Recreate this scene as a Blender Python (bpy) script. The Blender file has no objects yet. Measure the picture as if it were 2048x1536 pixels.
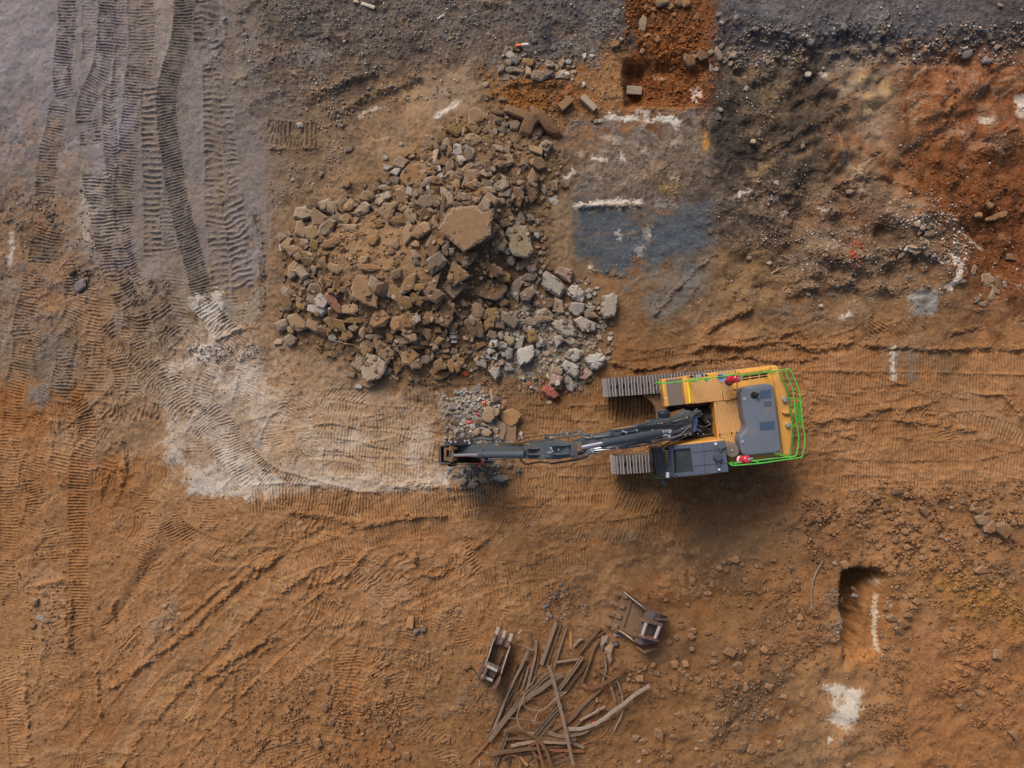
import bpy, bmesh, math, random
import numpy as np
from mathutils import Vector, Matrix
R = math.radians
# ---------------------------------------------------------------- camera, sky, sun, exposure
SC = bpy.context.scene
COLL = SC.collection
PX = 62.0            # photograph pixels (2048 wide) per metre on level ground
CH = 26.0            # camera height
cam = bpy.data.cameras.new('Camera'); camo = bpy.data.objects.new('Camera', cam); COLL.objects.link(camo)
camo.location = (0, 0, CH); camo.rotation_euler = (0, 0, 0)
cam.sensor_fit = 'HORIZONTAL'; cam.angle = 2 * math.atan(1024 / PX / CH); cam.clip_end = 2000; cam.clip_start = 0.1
SC.camera = camo
SUN_EL, SUN_AZ = 42.0, -27.0          # azimuth measured from +Y (top of the photograph), negative = towards the left
world = bpy.data.worlds.new("World"); SC.world = world; world.use_nodes = True
nt = world.node_tree; nt.nodes.clear()
sky = nt.nodes.new('ShaderNodeTexSky'); sky.sky_type = 'NISHITA'; sky.sun_disc = False
sky.sun_elevation = R(SUN_EL); sky.sun_rotation = R(SUN_AZ)
sky.air_density = 1.0; sky.dust_density = 6.0; sky.ozone_density = 1.0; sky.altitude = 0
bg = nt.nodes.new('ShaderNodeBackground'); bg.inputs[1].default_value = 0.10
wo = nt.nodes.new('ShaderNodeOutputWorld')
nt.links.new(sky.outputs[0], bg.inputs[0]); nt.links.new(bg.outputs[0], wo.inputs[0])
sl = bpy.data.lights.new('Sun', 'SUN'); sl.energy = 1.5; sl.angle = R(22); sl.color = (1.0, 0.93, 0.82)
so = bpy.data.objects.new('Sun', sl); COLL.objects.link(so)
d = Vector((math.sin(R(SUN_AZ)) * math.cos(R(SUN_EL)), math.cos(R(SUN_AZ)) * math.cos(R(SUN_EL)), math.sin(R(SUN_EL))))
so.rotation_euler = d.to_track_quat('Z', 'Y').to_euler(); so.location = (0, 0, 30)
SC.view_settings.view_transform = 'Standard'; SC.view_settings.look = 'None'
SC.view_settings.exposure = 0.56; SC.view_settings.gamma = 1.0; SC.view_settings.use_curve_mapping = False
SC.cycles.max_bounces = 5; SC.cycles.diffuse_bounces = 3; SC.cycles.glossy_bounces = 3; SC.cycles.transmission_bounces = 4

rnd = random.Random(11)
def lin(c):
    c = np.asarray(c, dtype=np.float64) / 255.0
    return np.where(c <= 0.04045, c / 12.92, ((c + 0.055) / 1.055) ** 2.4)
KA = 0.80            # ratio of surface colour to the brightness a surface shows
def alb(c): return tuple(float(v) for v in lin(c) * KA)

# ---------------------------------------------------------------- ground painter (arrays over the site, 1.5 px step)
ST = 1.25; X0, Y0 = -30.0, -30.0
GW, GH = 1688, 1279
gx = X0 + ST * np.arange(GW, dtype=np.float32); gy = Y0 + ST * np.arange(GH, dtype=np.float32)
GX, GY = np.meshgrid(gx, gy)
_fy = np.fft.fftfreq(GH, ST)[:, None]; _fx = np.fft.rfftfreq(GW, ST)[None, :]
def nz(seed, lo, hi, ang=0.0, asp=1.0, beta=1.3):
    """band limited noise with mean 0, deviation 1; ang in degrees = direction (image, clockwise) along which features stretch by asp"""
    rs = np.random.RandomState(seed)
    F = np.fft.rfft2(rs.standard_normal((GH, GW)).astype(np.float32))
    a = R(ang); u = _fx * math.cos(a) + _fy * math.sin(a); v = -_fx * math.sin(a) + _fy * math.cos(a)
    f = np.sqrt((u * asp) ** 2 + v ** 2) + 1e-6
    amp = f ** -beta * np.exp(-(f * lo) ** 2) * (1 - np.exp(-(f * hi) ** 2))
    n = np.fft.irfft2(F * amp, s=(GH, GW)).astype(np.float32)
    return (n - n.mean()) / n.std()
N_FINE = nz(1, 3, 14); N_MED = nz(2, 8, 60); N_BIG = nz(3, 40, 300); N_HUGE = nz(4, 150, 700)
N_WAVE = nz(55, 24, 140)
N_GRIT = nz(5, 2.0, 6, beta=0.4)
N_D45 = nz(6, 4, 60, -45, 6); N_V = nz(7, 4, 70, 90, 7); N_H = nz(8, 4, 70, 0, 7); N_D30 = nz(9, 4, 60, -25, 6)
N_D60 = nz(10, 4, 60, 55, 6)
STREAK = {'d45': N_D45, 'v': N_V, 'h': N_H, 'd30': N_D30, 'd60': N_D60}
def sstep(x): x = np.clip(x, 0, 1); return x * x * (3 - 2 * x)

# base colours on a coarse lattice (x = 64 + 128 i, y = 64 + 128 j), in display values
PAL = dict(L=(122,110,110), l=(108,96,94), G=(112,95,84), g=(98,82,72), D=(86,70,62), B=(90,82,84), b=(80,76,80), O=(150,104,68), o=(160,120,88),
           Q=(156,112,76), R=(130,78,46), r=(100,60,38), K=(68,55,48), P=(150,128,106), M=(124,92,66), N=(134,93,60), n=(118,84,57), T=(130,109,92),
           q=(142,110,86), E=(146,96,58), e=(156,104,64), F=(112,80,58), m=(116,92,72))
ROWS = """
L L T G g D g G D D r B B B B D
L l G G G m q m E E r K D q R R
l G l T m m M M M G G K D q R R
q T G T m q M M q G B D M D M R
q q T T M m M M m M F M M M M r
T q T q q q M T M N M Q O O M O
E q q q Q q M M N N O O O O O O
O E Q q Q Q Q Q Q N N n O O O O
O O O O O O O Q O O n n E O O O
Q O O O O O O O N Q E N E E O E
Q O O O O O N N M N N N Q Q E E
O O O O O E N N N N N N M Q E E
""".split('\n')
lat = np.array([[PAL[c] for c in r.split()] for r in ROWS if r.strip()], dtype=np.float32)
def up(lat):
    wx = GX + N_BIG * 26 + N_MED * 9; wy = GY + nz(21, 40, 300) * 26 + nz(22, 8, 60) * 9
    fx = np.clip((wx - 64) / 128, 0, 14.999); fy = np.clip((wy - 64) / 128, 0, 10.999)
    ix = fx.astype(int); iy = fy.astype(int); tx = sstep(fx - ix)[..., None]; ty = sstep(fy - iy)[..., None]
    return (lat[iy, ix] * (1 - tx) + lat[iy, ix + 1] * tx) * (1 - ty) + (lat[iy + 1, ix] * (1 - tx) + lat[iy + 1, ix + 1] * tx) * ty
COL = up(lat)
HB = np.zeros((GH, GW), np.float32)      # broad relief, metres
HC = np.zeros((GH, GW), np.float32)      # track cleats
RM = np.full((GH, GW), 0.012, np.float32)   # lumpiness amplitude
def win(x0, y0, x1, y1):
    a = max(0, int((x0 - X0) / ST)); b = min(GW, int((x1 - X0) / ST) + 2)
    c = max(0, int((y0 - Y0) / ST)); e = min(GH, int((y1 - Y0) / ST) + 2)
    return (slice(c, e), slice(a, b)) if (b > a and e > c) else None
def polymask(pts, soft=8.0, warp=6.0, fine=1.0):
    P = np.array(pts, np.float32); m = soft + warp * 4
    w = win(P[:, 0].min() - m, P[:, 1].min() - m, P[:, 0].max() + m, P[:, 1].max() + m)
    if w is None: return None, None
    x, y = GX[w], GY[w]; ins = np.zeros(x.shape, bool); best = np.full(x.shape, 1e9, np.float32)
    for i in range(len(P)):
        ax, ay = P[i]; bx, by = P[(i + 1) % len(P)]
        c = ((ay > y) != (by > y)) & (x < (bx - ax) * (y - ay) / ((by - ay) or 1e-6) + ax); ins ^= c
        dx, dy = bx - ax, by - ay; t = np.clip(((x - ax) * dx + (y - ay) * dy) / (dx * dx + dy * dy + 1e-6), 0, 1)
        best = np.minimum(best, (x - ax - t * dx) ** 2 + (y - ay - t * dy) ** 2)
    sd = np.sqrt(best); sd = np.where(ins, sd, -sd) + (N_MED[w] * 1.15 * (.3 + .7 * fine) + N_FINE[w] * .95 * fine + N_WAVE[w] * .7) * warp
    return w, sstep(sd / soft * .5 + .5)
def ell(cx, cy, rx, ry, ang=0, n=16):
    a = R(ang); return [(cx + rx * math.cos(t) * math.cos(a) - ry * math.sin(t) * math.sin(a), cy + rx * math.cos(t) * math.sin(a) + ry * math.sin(t) * math.cos(a)) for t in [2 * math.pi * k / n for k in range(n)]]
def paint(pts, col, soft=10, warp=7, a=1.0, streak=None, sa=0.5, h=0.0, rough=None):
    w, m = polymask(pts, soft, warp)
    if w is None: return
    k = m * a
    if streak: k = k * sstep(.5 + .5 * (1 - sa) + sa * STREAK[streak][w])
    COL[w] = COL[w] * (1 - k[..., None]) + np.array(PAL[col] if isinstance(col, str) else col, np.float32) * k[..., None]
    if h: HB[w] += m * h
    if rough is not None: RM[w] = RM[w] * (1 - m) + rough * m
def relief(pts, h, soft=20, warp=5, flat=0.0):
    w, m = polymask(pts, soft, warp, .12)
    if w is None: return
    if flat: HC[w] *= 1 - m * flat
    HB[w] += m * h
def cr(pts, step=10.0):
    P = [Vector((p[0], p[1])) for p in pts]; P = [P[0] * 2 - P[1]] + P + [P[-1] * 2 - P[-2]]; out = []
    for i in range(1, len(P) - 2):
        n = max(1, int((P[i + 1] - P[i]).length / step))
        for k in range(n):
            t = k / n; a, b, c, e = P[i - 1], P[i], P[i + 1], P[i + 2]
            out.append(0.5 * ((2 * b) + (c - a) * t + (2 * a - 5 * b + 4 * c - e) * t * t + (3 * b - a - 3 * c + e) * t ** 3))
    out.append(P[-2]); return out
def strip(pts, half):
    """signed offset D, arc length S and distance over the arrays for a smoothed polyline"""
    c = cr(pts); xs = [p.x for p in c]; ys = [p.y for p in c]; m = half + 6
    w = win(min(xs) - m, min(ys) - m, max(xs) + m, max(ys) + m)
    if w is None: return None
    ox = X0 + ST * w[1].start; oy = Y0 + ST * w[0].start
    shp = (w[0].stop - w[0].start, w[1].stop - w[1].start)
    B = np.full(shp, 1e9, np.float32); S = np.zeros(shp, np.float32); D = np.zeros(shp, np.float32); s0 = 0.0
    x, y = GX[w], GY[w]
    for i in range(len(c) - 1):
        ax, ay, bx, by = c[i].x, c[i].y, c[i + 1].x, c[i + 1].y; L = math.hypot(bx - ax, by - ay) or 1e-6
        i0 = max(0, int((min(ax, bx) - m - ox) / ST)); i1 = min(shp[1], int((max(ax, bx) + m - ox) / ST) + 2)
        j0 = max(0, int((min(ay, by) - m - oy) / ST)); j1 = min(shp[0], int((max(ay, by) + m - oy) / ST) + 2)
        if i1 > i0 and j1 > j0:
            q = (slice(j0, j1), slice(i0, i1)); xx = x[q] - ax; yy = y[q] - ay
            ux, uy = (bx - ax) / L, (by - ay) / L; t = xx * ux + yy * uy; tc = np.clip(t, 0, L); dd = -xx * uy + yy * ux
            d2 = dd * dd + (t - tc) ** 2; k = d2 < B[q]
            B[q] = np.where(k, d2, B[q]); S[q] = np.where(k, s0 + t, S[q]); D[q] = np.where(k, dd, D[q])
        s0 += L
    return w, np.sqrt(B), S, D, s0
_ts = [100]
def track(pts, wd, sp=6.2, dep=.022, chev=0.0, slant=0.0, var=.5, cov=.75, wav=.12, col=None, ca=.35, rut=.02, soft=3.0, pair=False):
    r = strip(pts, wd / 2 + 4)
    if r is None: return
    w, B, S, D, L = r
    m = sstep((wd / 2 - B + N_FINE[w] * 1.5) / soft + .3) * sstep((S + 6) / 14) * sstep((L - S + 6) / 14)
    ph = S / sp + chev * np.abs(D) / sp + slant * D / sp + (N_WAVE[w] * .8 + .2 * N_MED[w]) * wav
    t = ph - np.floor(ph)
    pr = np.exp(-((t - .5) / .23) ** 2) - .38
    if pair: pr = pr * (1 - .8 * np.exp(-((D) / 2.5) ** 2))
    _ts[0] += 1; rs = _ts[0] * 37 % 700
    nb = np.roll(N_MED, rs, 1)[w]
    st = np.clip(cov + var * nb, 0, 1)
    HC[w] = HC[w] * (1 - .88 * m) + m * dep * pr * st
    HB[w] += m * -rut + .022 * np.exp(-((B - wd / 2) / 3.0) ** 2) * np.clip(.5 + .5 * nb, 0, 1) * sstep((S + 3) / 10) * sstep((L - S) / 10)
    COL[w] *= 1 + (m * pr * st * .07)[..., None]
    if col is not None:
        k = (m * ca)[..., None]; COL[w] = COL[w] * (1 - k) + np.array(PAL[col] if isinstance(col, str) else col, np.float32) * k
def ridge(pts, wd=5, h=.06, side=0.0, col=None, ca=.3, jag=1.5):
    """a thrown up line of soil; side shifts a lower step to one side of it"""
    r = strip(pts, wd * 3 + 6)
    if r is None: return
    w, B, S, D, L = r; e = sstep(S / 15) * sstep((L - S) / 15); D = D + N_FINE[w] * jag; h *= 1.35; side *= 1.3
    HB[w] += h * np.exp(-(D / wd) ** 2) * e * (B < wd * 3 + 5) * np.clip(.8 + .35 * N_MED[w], 0.1, 1.6)
    if side: HB[w] += side * sstep(D / wd * .5 + .5) * sstep((wd * 3 - D) / (wd * 2)) * e * (B < wd * 3 + 5)
    if col is not None:
        k = (np.exp(-(D / wd) ** 2) * e * ca)[..., None]; COL[w] = COL[w] * (1 - k) + np.array(PAL[col] if isinstance(col, str) else col, np.float32) * k
def smear(pts, wd, col, a=.7, streak=None, soft=6.0, flat=0.0):
    r = strip(pts, wd / 2 + soft * 2)
    if r is None: return
    w, B, S, D, L = r
    k = sstep((wd / 2 - B + N_FINE[w] * 1.6 + N_MED[w] * wd * .12) / soft + .5) * a * sstep(S / 12 + .5) * sstep((L - S) / 12 + .5)
    if streak and (isinstance(col, str) or sum(col) < 500): k = k * sstep(.5 + .6 * STREAK[streak][w])
    if flat: HC[w] *= 1 - flat * k / a
    k = k[..., None]; COL[w] = COL[w] * (1 - k) + np.array(PAL[col] if isinstance(col, str) else col, np.float32) * k
# ---------------------------------------------------------------- the site, region by region
rr = random.Random(5)
# general mottling
COL += (N_BIG * 3.0 + N_MED * 2.6)[..., None]
COL += (np.clip(N_HUGE, -1.5, 1.5) * 2.0)[..., None]
HB += N_BIG * .022 + N_MED * .006
def inside(x, y, P):
    c = False
    for i in range(len(P)):
        (ax, ay), (bx, by) = P[i], P[(i + 1) % len(P)]
        if (ay > y) != (by > y) and x < (bx - ax) * (y - ay) / (by - ay) + ax: c = not c
    return c
def wander(poly, n, angs, lens=(60, 220), wds=(36, 52), sps=(6.0, 7.6), dep=(.014, .028)):
    xs = [p[0] for p in poly]; ys = [p[1] for p in poly]
    for k in range(n):
        while True:
            x, y = rr.uniform(min(xs), max(xs)), rr.uniform(min(ys), max(ys))
            if inside(x, y, poly): break
        a = R(rr.choice(angs) + rr.uniform(-14, 14)); L = rr.uniform(*lens); cv = R(rr.uniform(-25, 25)) if rr.random() < .6 else R(rr.uniform(-60, 60)); pts = []
        for i in range(5):
            pts.append((x, y)); x += L / 4 * math.cos(a); y += L / 4 * math.sin(a); a += cv / 4
        track(pts, rr.uniform(*wds), rr.uniform(*sps), rr.uniform(*dep), slant=rr.choice([0, 0, .25, -.25, .6]), wav=rr.uniform(.06, .2), var=.7, cov=.6)
wander([(-20,600),(300,700),(500,1020),(900,1050),(1100,1060),(960,1250),(820,1400),(400,1560),(-20,1560)], 60, [85, 95, 90, -25, -45, 60, 0], dep=(.018, .032))
wander([(620,780),(1200,780),(1230,1000),(900,1060),(560,1000)], 22, [0, 5, -8, 180])
wander([(1230,690),(2060,690),(2060,980),(1640,980),(1620,1060),(1200,1040)], 30, [0, 4, -4], (120, 400))
wander([(120,400),(520,560),(500,720),(300,760),(130,700)], 16, [90, 80, 100])
# ---- top left: grey haul road
paint([(-40,-40),(110,-40),(120,90),(118,250),(60,280),(-40,240)], (124,114,118), 14, 10, .85, 'd30', .35)
paint([(100,-40),(250,-40),(240,120),(150,170),(110,150)], (122,110,106), 16, 8, .6)
paint([(310,-40),(360,-40),(345,100),(320,170),(305,100)], (150,132,118), 12, 8, .8)
paint([(20,150),(110,150),(120,190),(40,235),(-30,230),(-30,170)], (84,74,74), 14, 10, .55, 'd30', .6)
paint(ell(40,190,60,22,-15), (78,68,68), 14, 10, .6)
paint([(35,205),(60,200),(100,235),(112,262),(95,290),(60,290),(30,250)], (136,96,70), 10, 6, .5, 'v', .5)
paint([(95,240),(112,235),(115,270),(92,272)], (146,98,48), 6, 4, .8)
paint([(118,268),(145,270),(145,320),(130,330),(118,300)], (128,118,118), 8, 6, .7)
paint([(160,170),(205,175),(205,215),(200,250),(170,240),(158,205)], (84,72,68), 10, 5, .75)
paint([(180,10),(240,10),(236,130),(200,140),(185,90)], (96,84,80), 16, 8, .5)
paint([(150,240),(205,260),(205,330),(160,300)], (100,92,94), 12, 8, .55)
paint([(155,370),(215,345),(225,400),(235,470),(200,480),(175,450)], (170,150,128), 14, 6, .75)
smear([(170,385),(180,420),(172,455),(178,490)], 16, (186,172,160), .7)
smear([(160,430),(172,470),(180,510)], 22, (160,142,124), .6)
smear([(20,455),(22,480),(21,510),(18,535)], 9, (190,184,180), .75, 'v')
smear([(395,110),(405,170),(408,240),(405,330),(415,420),(425,520)], 20, (124,114,108), .75, flat=.9)
paint([(380,140),(400,140),(405,200),(400,330),(382,380),(372,300),(378,200)], (122,112,108), 8, 4, .8)
smear([(345,300),(350,400),(372,500),(395,600),(400,680)], 12, (134,118,106), .55)
paint([(470,230),(520,215),(520,420),(500,600),(490,600)], (112,102,96), 12, 6, .6)
paint([(-40,-40),(540,-40),(545,300),(520,560),(180,560),(110,300),(-40,240)], (124,114,116), 50, 12, .5, rough=.008)
paint([(540,-40),(1260,-40),(1240,60),(900,60),(700,140),(560,160)], (98,90,94), 40, 14, .45)
# tracks of the haul road
dk = (88,76,70)
track([(137,-30),(133,60),(127,110),(124,150),(133,200)], 38, 6.0, .028, col=(96,84,84), ca=.45, cov=.75, var=.4)
track([(120,210),(112,260),(100,300),(96,340),(92,395)], 40, 6.2, .024, col='g', ca=.35, wav=.2)
track([(178,-30),(180,60),(178,120)], 30, 6.2, .012, cov=.5)
track([(218,-30),(213,60),(205,120),(198,150),(180,185),(170,235)], 38, 6.0, .028, col=(92,80,78), ca=.45, cov=.75, var=.4)
track([(243,-10),(240,100),(232,200)], 24, 6.0, .018)
track([(280,-30),(284,60),(282,120),(272,200)], 54, 6.4, .018, col='G', ca=.3, wav=.2)
track([(170,215),(175,250),(185,290)], 44, 7, .024, wav=.3, var=.8, col=dk, ca=.3)
track([(222,165),(220,240),(226,320),(236,400),(252,500),(268,560)], 30, 6.0, .026, chev=.3, cov=.9)
track([(275,130),(268,200),(262,260),(254,320),(246,390),(248,450)], 40, 6.0, .028, col=(104,90,84), ca=.4, cov=.75, var=.4)
track([(300,170),(302,250),(305,330),(306,410),(308,520)], 38, 11.5, .035, col=(122,104,90), ca=.5, cov=.8)
track([(190,345),(200,400),(215,470),(228,530),(236,570)], 52, 6.8, .032, slant=.12, wav=.3)
track([(232,540),(248,590),(272,625),(268,665)], 52, 7.2, .040, chev=.25, wav=.35, col=(114,92,72), ca=.4)
track([(332,380),(335,440),(338,520)], 32, 8, .018, wav=.3, var=.8)
track([(372,-30),(367,50),(357,100),(342,150),(333,200),(336,260),(345,320),(352,370),(362,420),(374,470),(386,515),(398,560),(404,592)], 42, 6.0, .024, col=(82,73,70), ca=.55, cov=.9, var=.3, slant=-.12)
track([(415,-20),(414,60),(416,105)], 52, 12, .028, wav=.4, var=.7, col=dk, ca=.35, pair=True)
track([(424,130),(426,200),(427,260),(428,330),(430,400),(434,470),(440,530),(442,585)], 38, 12.2, .028, pair=True, wav=.25, col=(112,96,82), ca=.3)
track([(452,190),(458,270),(466,340),(472,400)], 26, 12.2, .025, wav=.35, var=.8)
track([(466,400),(472,450),(480,510),(486,560),(488,590)], 46, 12.5, .03, slant=-.3, wav=.3, cov=.9)
ridge([(445,0),(447,90),(400,140)], 4, .03); ridge([(515,420),(525,500),(528,600),(530,640)], 3, .05, -.03, (92,78,68), .5)
smear([(510,430),(511,450)], 6, (60,52,48), .8); smear([(522,515),(524,565)], 7, (72,64,60), .7)
# ---- left middle: mottled shale, stains
paint([(-40,540),(60,530),(130,560),(130,640),(60,700),(-40,720)], (126,104,94), 16, 12, .6, 'd30', .5, rough=.02)
paint([(80,590),(118,590),(115,625),(78,615)], (150,112,76), 6, 4, .7)
paint([(60,770),(95,775),(110,795),(90,812),(55,805)], (116,108,108), 6, 5, .85, 'h', .3)
paint([(105,760),(125,755),(125,800),(108,806)], (112,106,106), 6, 4, .8)
paint([(90,640),(130,640),(128,740),(95,780),(85,720)], (112,100,94), 10, 7, .55)
paint([(60,455),(120,460),(125,520),(75,530),(45,490)], (88,72,60), 10, 8, .6, 'h', .4)
paint([(25,440),(90,442),(85,475),(40,470)], (78,66,58), 8, 8, .6)
paint([(-20,400),(100,395),(110,440),(60,440),(-20,445)], (106,90,78), 10, 9, .5, rough=.04)
paint([(140,530),(170,520),(185,560),(150,575)], (88,72,62), 8, 6, .5, rough=.05)
track([(100,450),(90,490),(85,530)], 60, 7, .026, wav=.3, col='D', ca=.2)
track([(66,545),(58,600),(45,650),(48,700)], 38, 6.4, .026, wav=.25, col=(132,96,76), ca=.25)
track([(50,680),(38,740),(30,780),(24,850),(20,950),(16,1050),(12,1130),(12,1190)], 40, 6.2, .026, col='O', ca=.25, wav=.25)
track([(205,600),(195,660),(190,720),(188,790)], 44, 6.6, .026, wav=.3)
track([(165,660),(135,690),(128,740),(118,800)], 42, 6.6, .028, wav=.35, col=(110,98,90), ca=.25)
track([(230,690),(246,740),(262,790)], 44, 6.8, .03, slant=.2, wav=.3)
track([(215,640),(222,690),(238,700)], 30, 8, .03, slant=-.5, wav=.4)
track([(318,610),(330,650),(345,690)], 44, 10, .035, slant=-.4, wav=.5, var=.8, col=(96,78,66), ca=.3)
track([(260,680),(285,720),(320,762),(352,800),(385,835),(410,855),(440,890),(470,930)], 58, 6.6, .022, chev=-.25, wav=.35, cov=.8)
track([(300,700),(330,690),(355,710)], 50, 8, .025, wav=.5, var=.8)
smear([(300,780),(330,760),(360,780),(400,830)], 26, (160,140,124), .45, 'd60')
# pale scraped spot below the road
paint([(375,600),(440,590),(520,595),(530,650),(450,660),(440,690),(410,690),(395,650)], (150,138,126), 10, 8, .55)
paint([(395,598),(440,590),(450,620),(415,640),(398,630)], (196,188,180), 8, 7, .7)
track([(405,605),(430,640),(462,672)], 46, 7.5, .034, wav=.3, slant=.1, cov=1)
smear([(395,620),(402,680)], 18, (150,132,116), .6); smear([(455,600),(462,640)], 18, (132,118,104), .5, flat=.8)
ridge([(430,680),(480,660),(530,648)], 4, .05)
paint(ell(440,700,70,10,5), (128,118,112), 8, 6, .6, rough=.035)
paint(ell(425,705,34,9), (150,148,148), 8, 6, .5)
# ---- white lime smears, mid left
paint([(330,810),(420,700),(560,750),(880,800),(905,965),(700,980),(500,985),(350,940)], (166,144,128), 40, 12, .7)
paint([(360,640),(440,650),(560,700),(540,800),(420,860),(340,800),(350,700)], (158,140,128), 36, 12, .55)
WH = (190,178,172)
for p, w_, a_ in [([(480,760),(520,800),(500,830)], 26, .6), ([(460,720),(490,740),(515,760)], 14, .5), ([(395,690),(420,720),(440,760)], 20, .35),
                  ([(330,880),(345,910),(352,930)], 26, .75), ([(440,900),(470,930),(520,950),(570,975),(620,980)], 30, .7), ([(365,950),(420,960),(470,965),(520,975)], 42, .6),
                  ([(378,975),(430,985),(480,990)], 16, .7), ([(515,960),(490,985),(510,995),(540,975)], 18, .6), ([(640,965),(700,975),(760,980),(830,975),(900,965)], 18, .55),
                  ([(700,868),(715,880),(708,900)], 26, .8), ([(735,880),(745,900)], 14, .6), ([(850,850),(835,880),(815,905),(830,925)], 24, .5), ([(790,830),(800,850)], 10, .4),
                  ([(600,930),(640,905),(660,890)], 20, .45), ([(510,870),(530,890),(540,920)], 16, .5), ([(560,820),(590,850),(640,890)], 24, .3), ([(660,960),(700,950),(760,945)], 10, .4),
                  ([(860,930),(880,950),(885,965)], 22, .35), ([(345,740),(420,700),(470,690)], 22, .3), ([(880,960),(930,965)], 26, .5), ([(640,820),(700,830),(760,835)], 14, .3), ([(330,740),(380,790),(420,800)], 20, .3)]:
    smear(p, w_, WH, a_ * .9, None, soft=11)
paint([(480,740),(640,720),(860,790),(900,900),(860,960),(620,950),(520,880)], (164,128,98), 30, 14, .55)
smear([(600,790),(760,800),(850,830)], 44, (160,128,102), .5)
paint([(590,700),(700,705),(720,760),(600,770)], (146,118,94), 16, 8, .8)
smear([(755,870),(757,882)], 8, (110,104,100), .8); smear([(512,868),(520,895)], 18, (136,132,132), .6)
track([(650,880),(720,885),(790,890),(880,900)], 70, 6.3, .020, wav=.25, cov=.8)
track([(660,820),(740,835),(850,840)], 50, 6.3, .016, wav=.3, cov=.6)
track([(640,930),(740,935),(860,940)], 44, 6.3, .016, wav=.3)
track([(480,720),(500,770),(490,830)], 60, 6.5, .018, slant=.6, wav=.5, var=.8)
track([(560,800),(600,850),(620,900),(610,940)], 50, 6.5, .020, slant=.5, wav=.6, var=.7)
track([(620,800),(560,850),(540,900)], 50, 7, .018, slant=-.4, wav=.7, var=.8)
# the long curved dozer track
track([(400,820),(430,850),(465,900),(500,940),(540,968),(590,985),(640,1000),(700,1012)], 70, 6.0, .024, wav=.3, cov=.8, slant=.25)
track([(500,1000),(560,995),(640,1000),(720,1012),(800,1010),(880,1000),(960,990),(1040,985),(1130,980),(1220,985)], 56, 6.0, .030, wav=.15, cov=.95, col=(146,102,66), ca=.4)
ridge([(570,1022),(620,1026),(680,1040),(720,1050),(780,1040),(840,1032),(900,1030)], 5, .06, .02, (118,80,52), .35)
ridge([(780,975),(860,970),(940,975)], 7, .06)
track([(590,1045),(660,1052),(720,1062)], 30, 6.4, .018, wav=.3)
# ---- lower left: braided tracks
track([(150,800),(168,830),(175,870),(165,910),(160,950),(155,1010),(156,1080),(158,1150),(158,1230),(162,1260)], 40, 6.2, .032, col='E', ca=.25, cov=1, var=.2)
track([(60,830),(100,820),(140,830)], 40, 7, .022, slant=-.7, wav=.5)
track([(50,860),(90,850),(140,860)], 50, 7, .02, slant=-.7, wav=.5)
track([(75,900),(60,960),(72,1010),(60,1060)], 42, 6.4, .026, wav=.35, var=.7)
track([(255,990),(300,950),(330,930),(360,900)], 50, 6.6, .026, slant=.3, wav=.4)
track([(280,985),(290,1040),(300,1080)], 44, 6.6, .022, wav=.5)
track([(210,950),(232,910),(260,890)], 40, 9, .02, wav=.4)
track([(200,820),(240,830),(290,820),(330,830)], 36, 11, .03, wav=.4, slant=.2)
track([(180,1060),(230,1040),(290,1060)], 60, 7, .018, wav=.6, var=.9)
track([(330,1040),(365,1070),(400,1090),(440,1105),(490,1110)], 50, 6.6, .032, slant=.5, wav=.35, cov=.95)
track([(400,1000),(420,1040),(440,1070)], 44, 6.4, .024, slant=.5, wav=.3)
track([(300,1120),(330,1160),(345,1190)], 44, 8, .03, wav=.5)
track([(225,1235),(250,1280),(275,1330)], 62, 7.6, .035, slant=-.2, chev=.2, wav=.4, cov=1)
track([(205,1270),(222,1310),(240,1340)], 40, 7, .026, slant=-.3, wav=.4)
track([(12,1330),(30,1400),(36,1460),(44,1560)], 44, 6.6, .026, wav=.4, var=.8)
track([(180,1300),(185,1380),(178,1450),(200,1560)], 46, 6.6, .024, wav=.4, var=.8)
track([(110,1310),(120,1370),(100,1420)], 60, 7, .018, wav=.7, var=.9)
ridge([(240,870),(252,930),(238,990),(225,1010)], 4, .05, .03); ridge([(195,1010),(215,950),(252,930)], 4, .06)
ridge([(240,1190),(225,1220),(240,1260)], 4, .07); ridge([(30,880),(45,960),(52,1010)], 4, .04)
ridge([(120,1175),(138,1200),(140,1290),(142,1310)], 6, .08, .04); ridge([(50,1310),(55,1400),(60,1500),(75,1560)], 5, .06)
ridge([(185,1310),(195,1360),(200,1440)], 4, .06); paint([(140,990),(160,1000),(120,1060),(60,1070),(50,1050)], 'N', 8, 6, .5)
paint([(40,1130),(110,1120),(135,1180),(140,1300),(90,1310),(60,1210)], (160,118,88), 12, 7, .7, rough=.012)
paint([(180,1230),(330,1040),(370,1060),(260,1190),(215,1240)], (120,80,52), 8, 8, .5, 'd45', .3)
relief([(215,1250),(300,1110),(330,1100),(240,1240)], -.10, 12, 4)
paint([(190,1240),(270,1110),(280,1130),(215,1235)], (162,114,74), 8, 6, .6, 'd45', .3)
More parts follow.
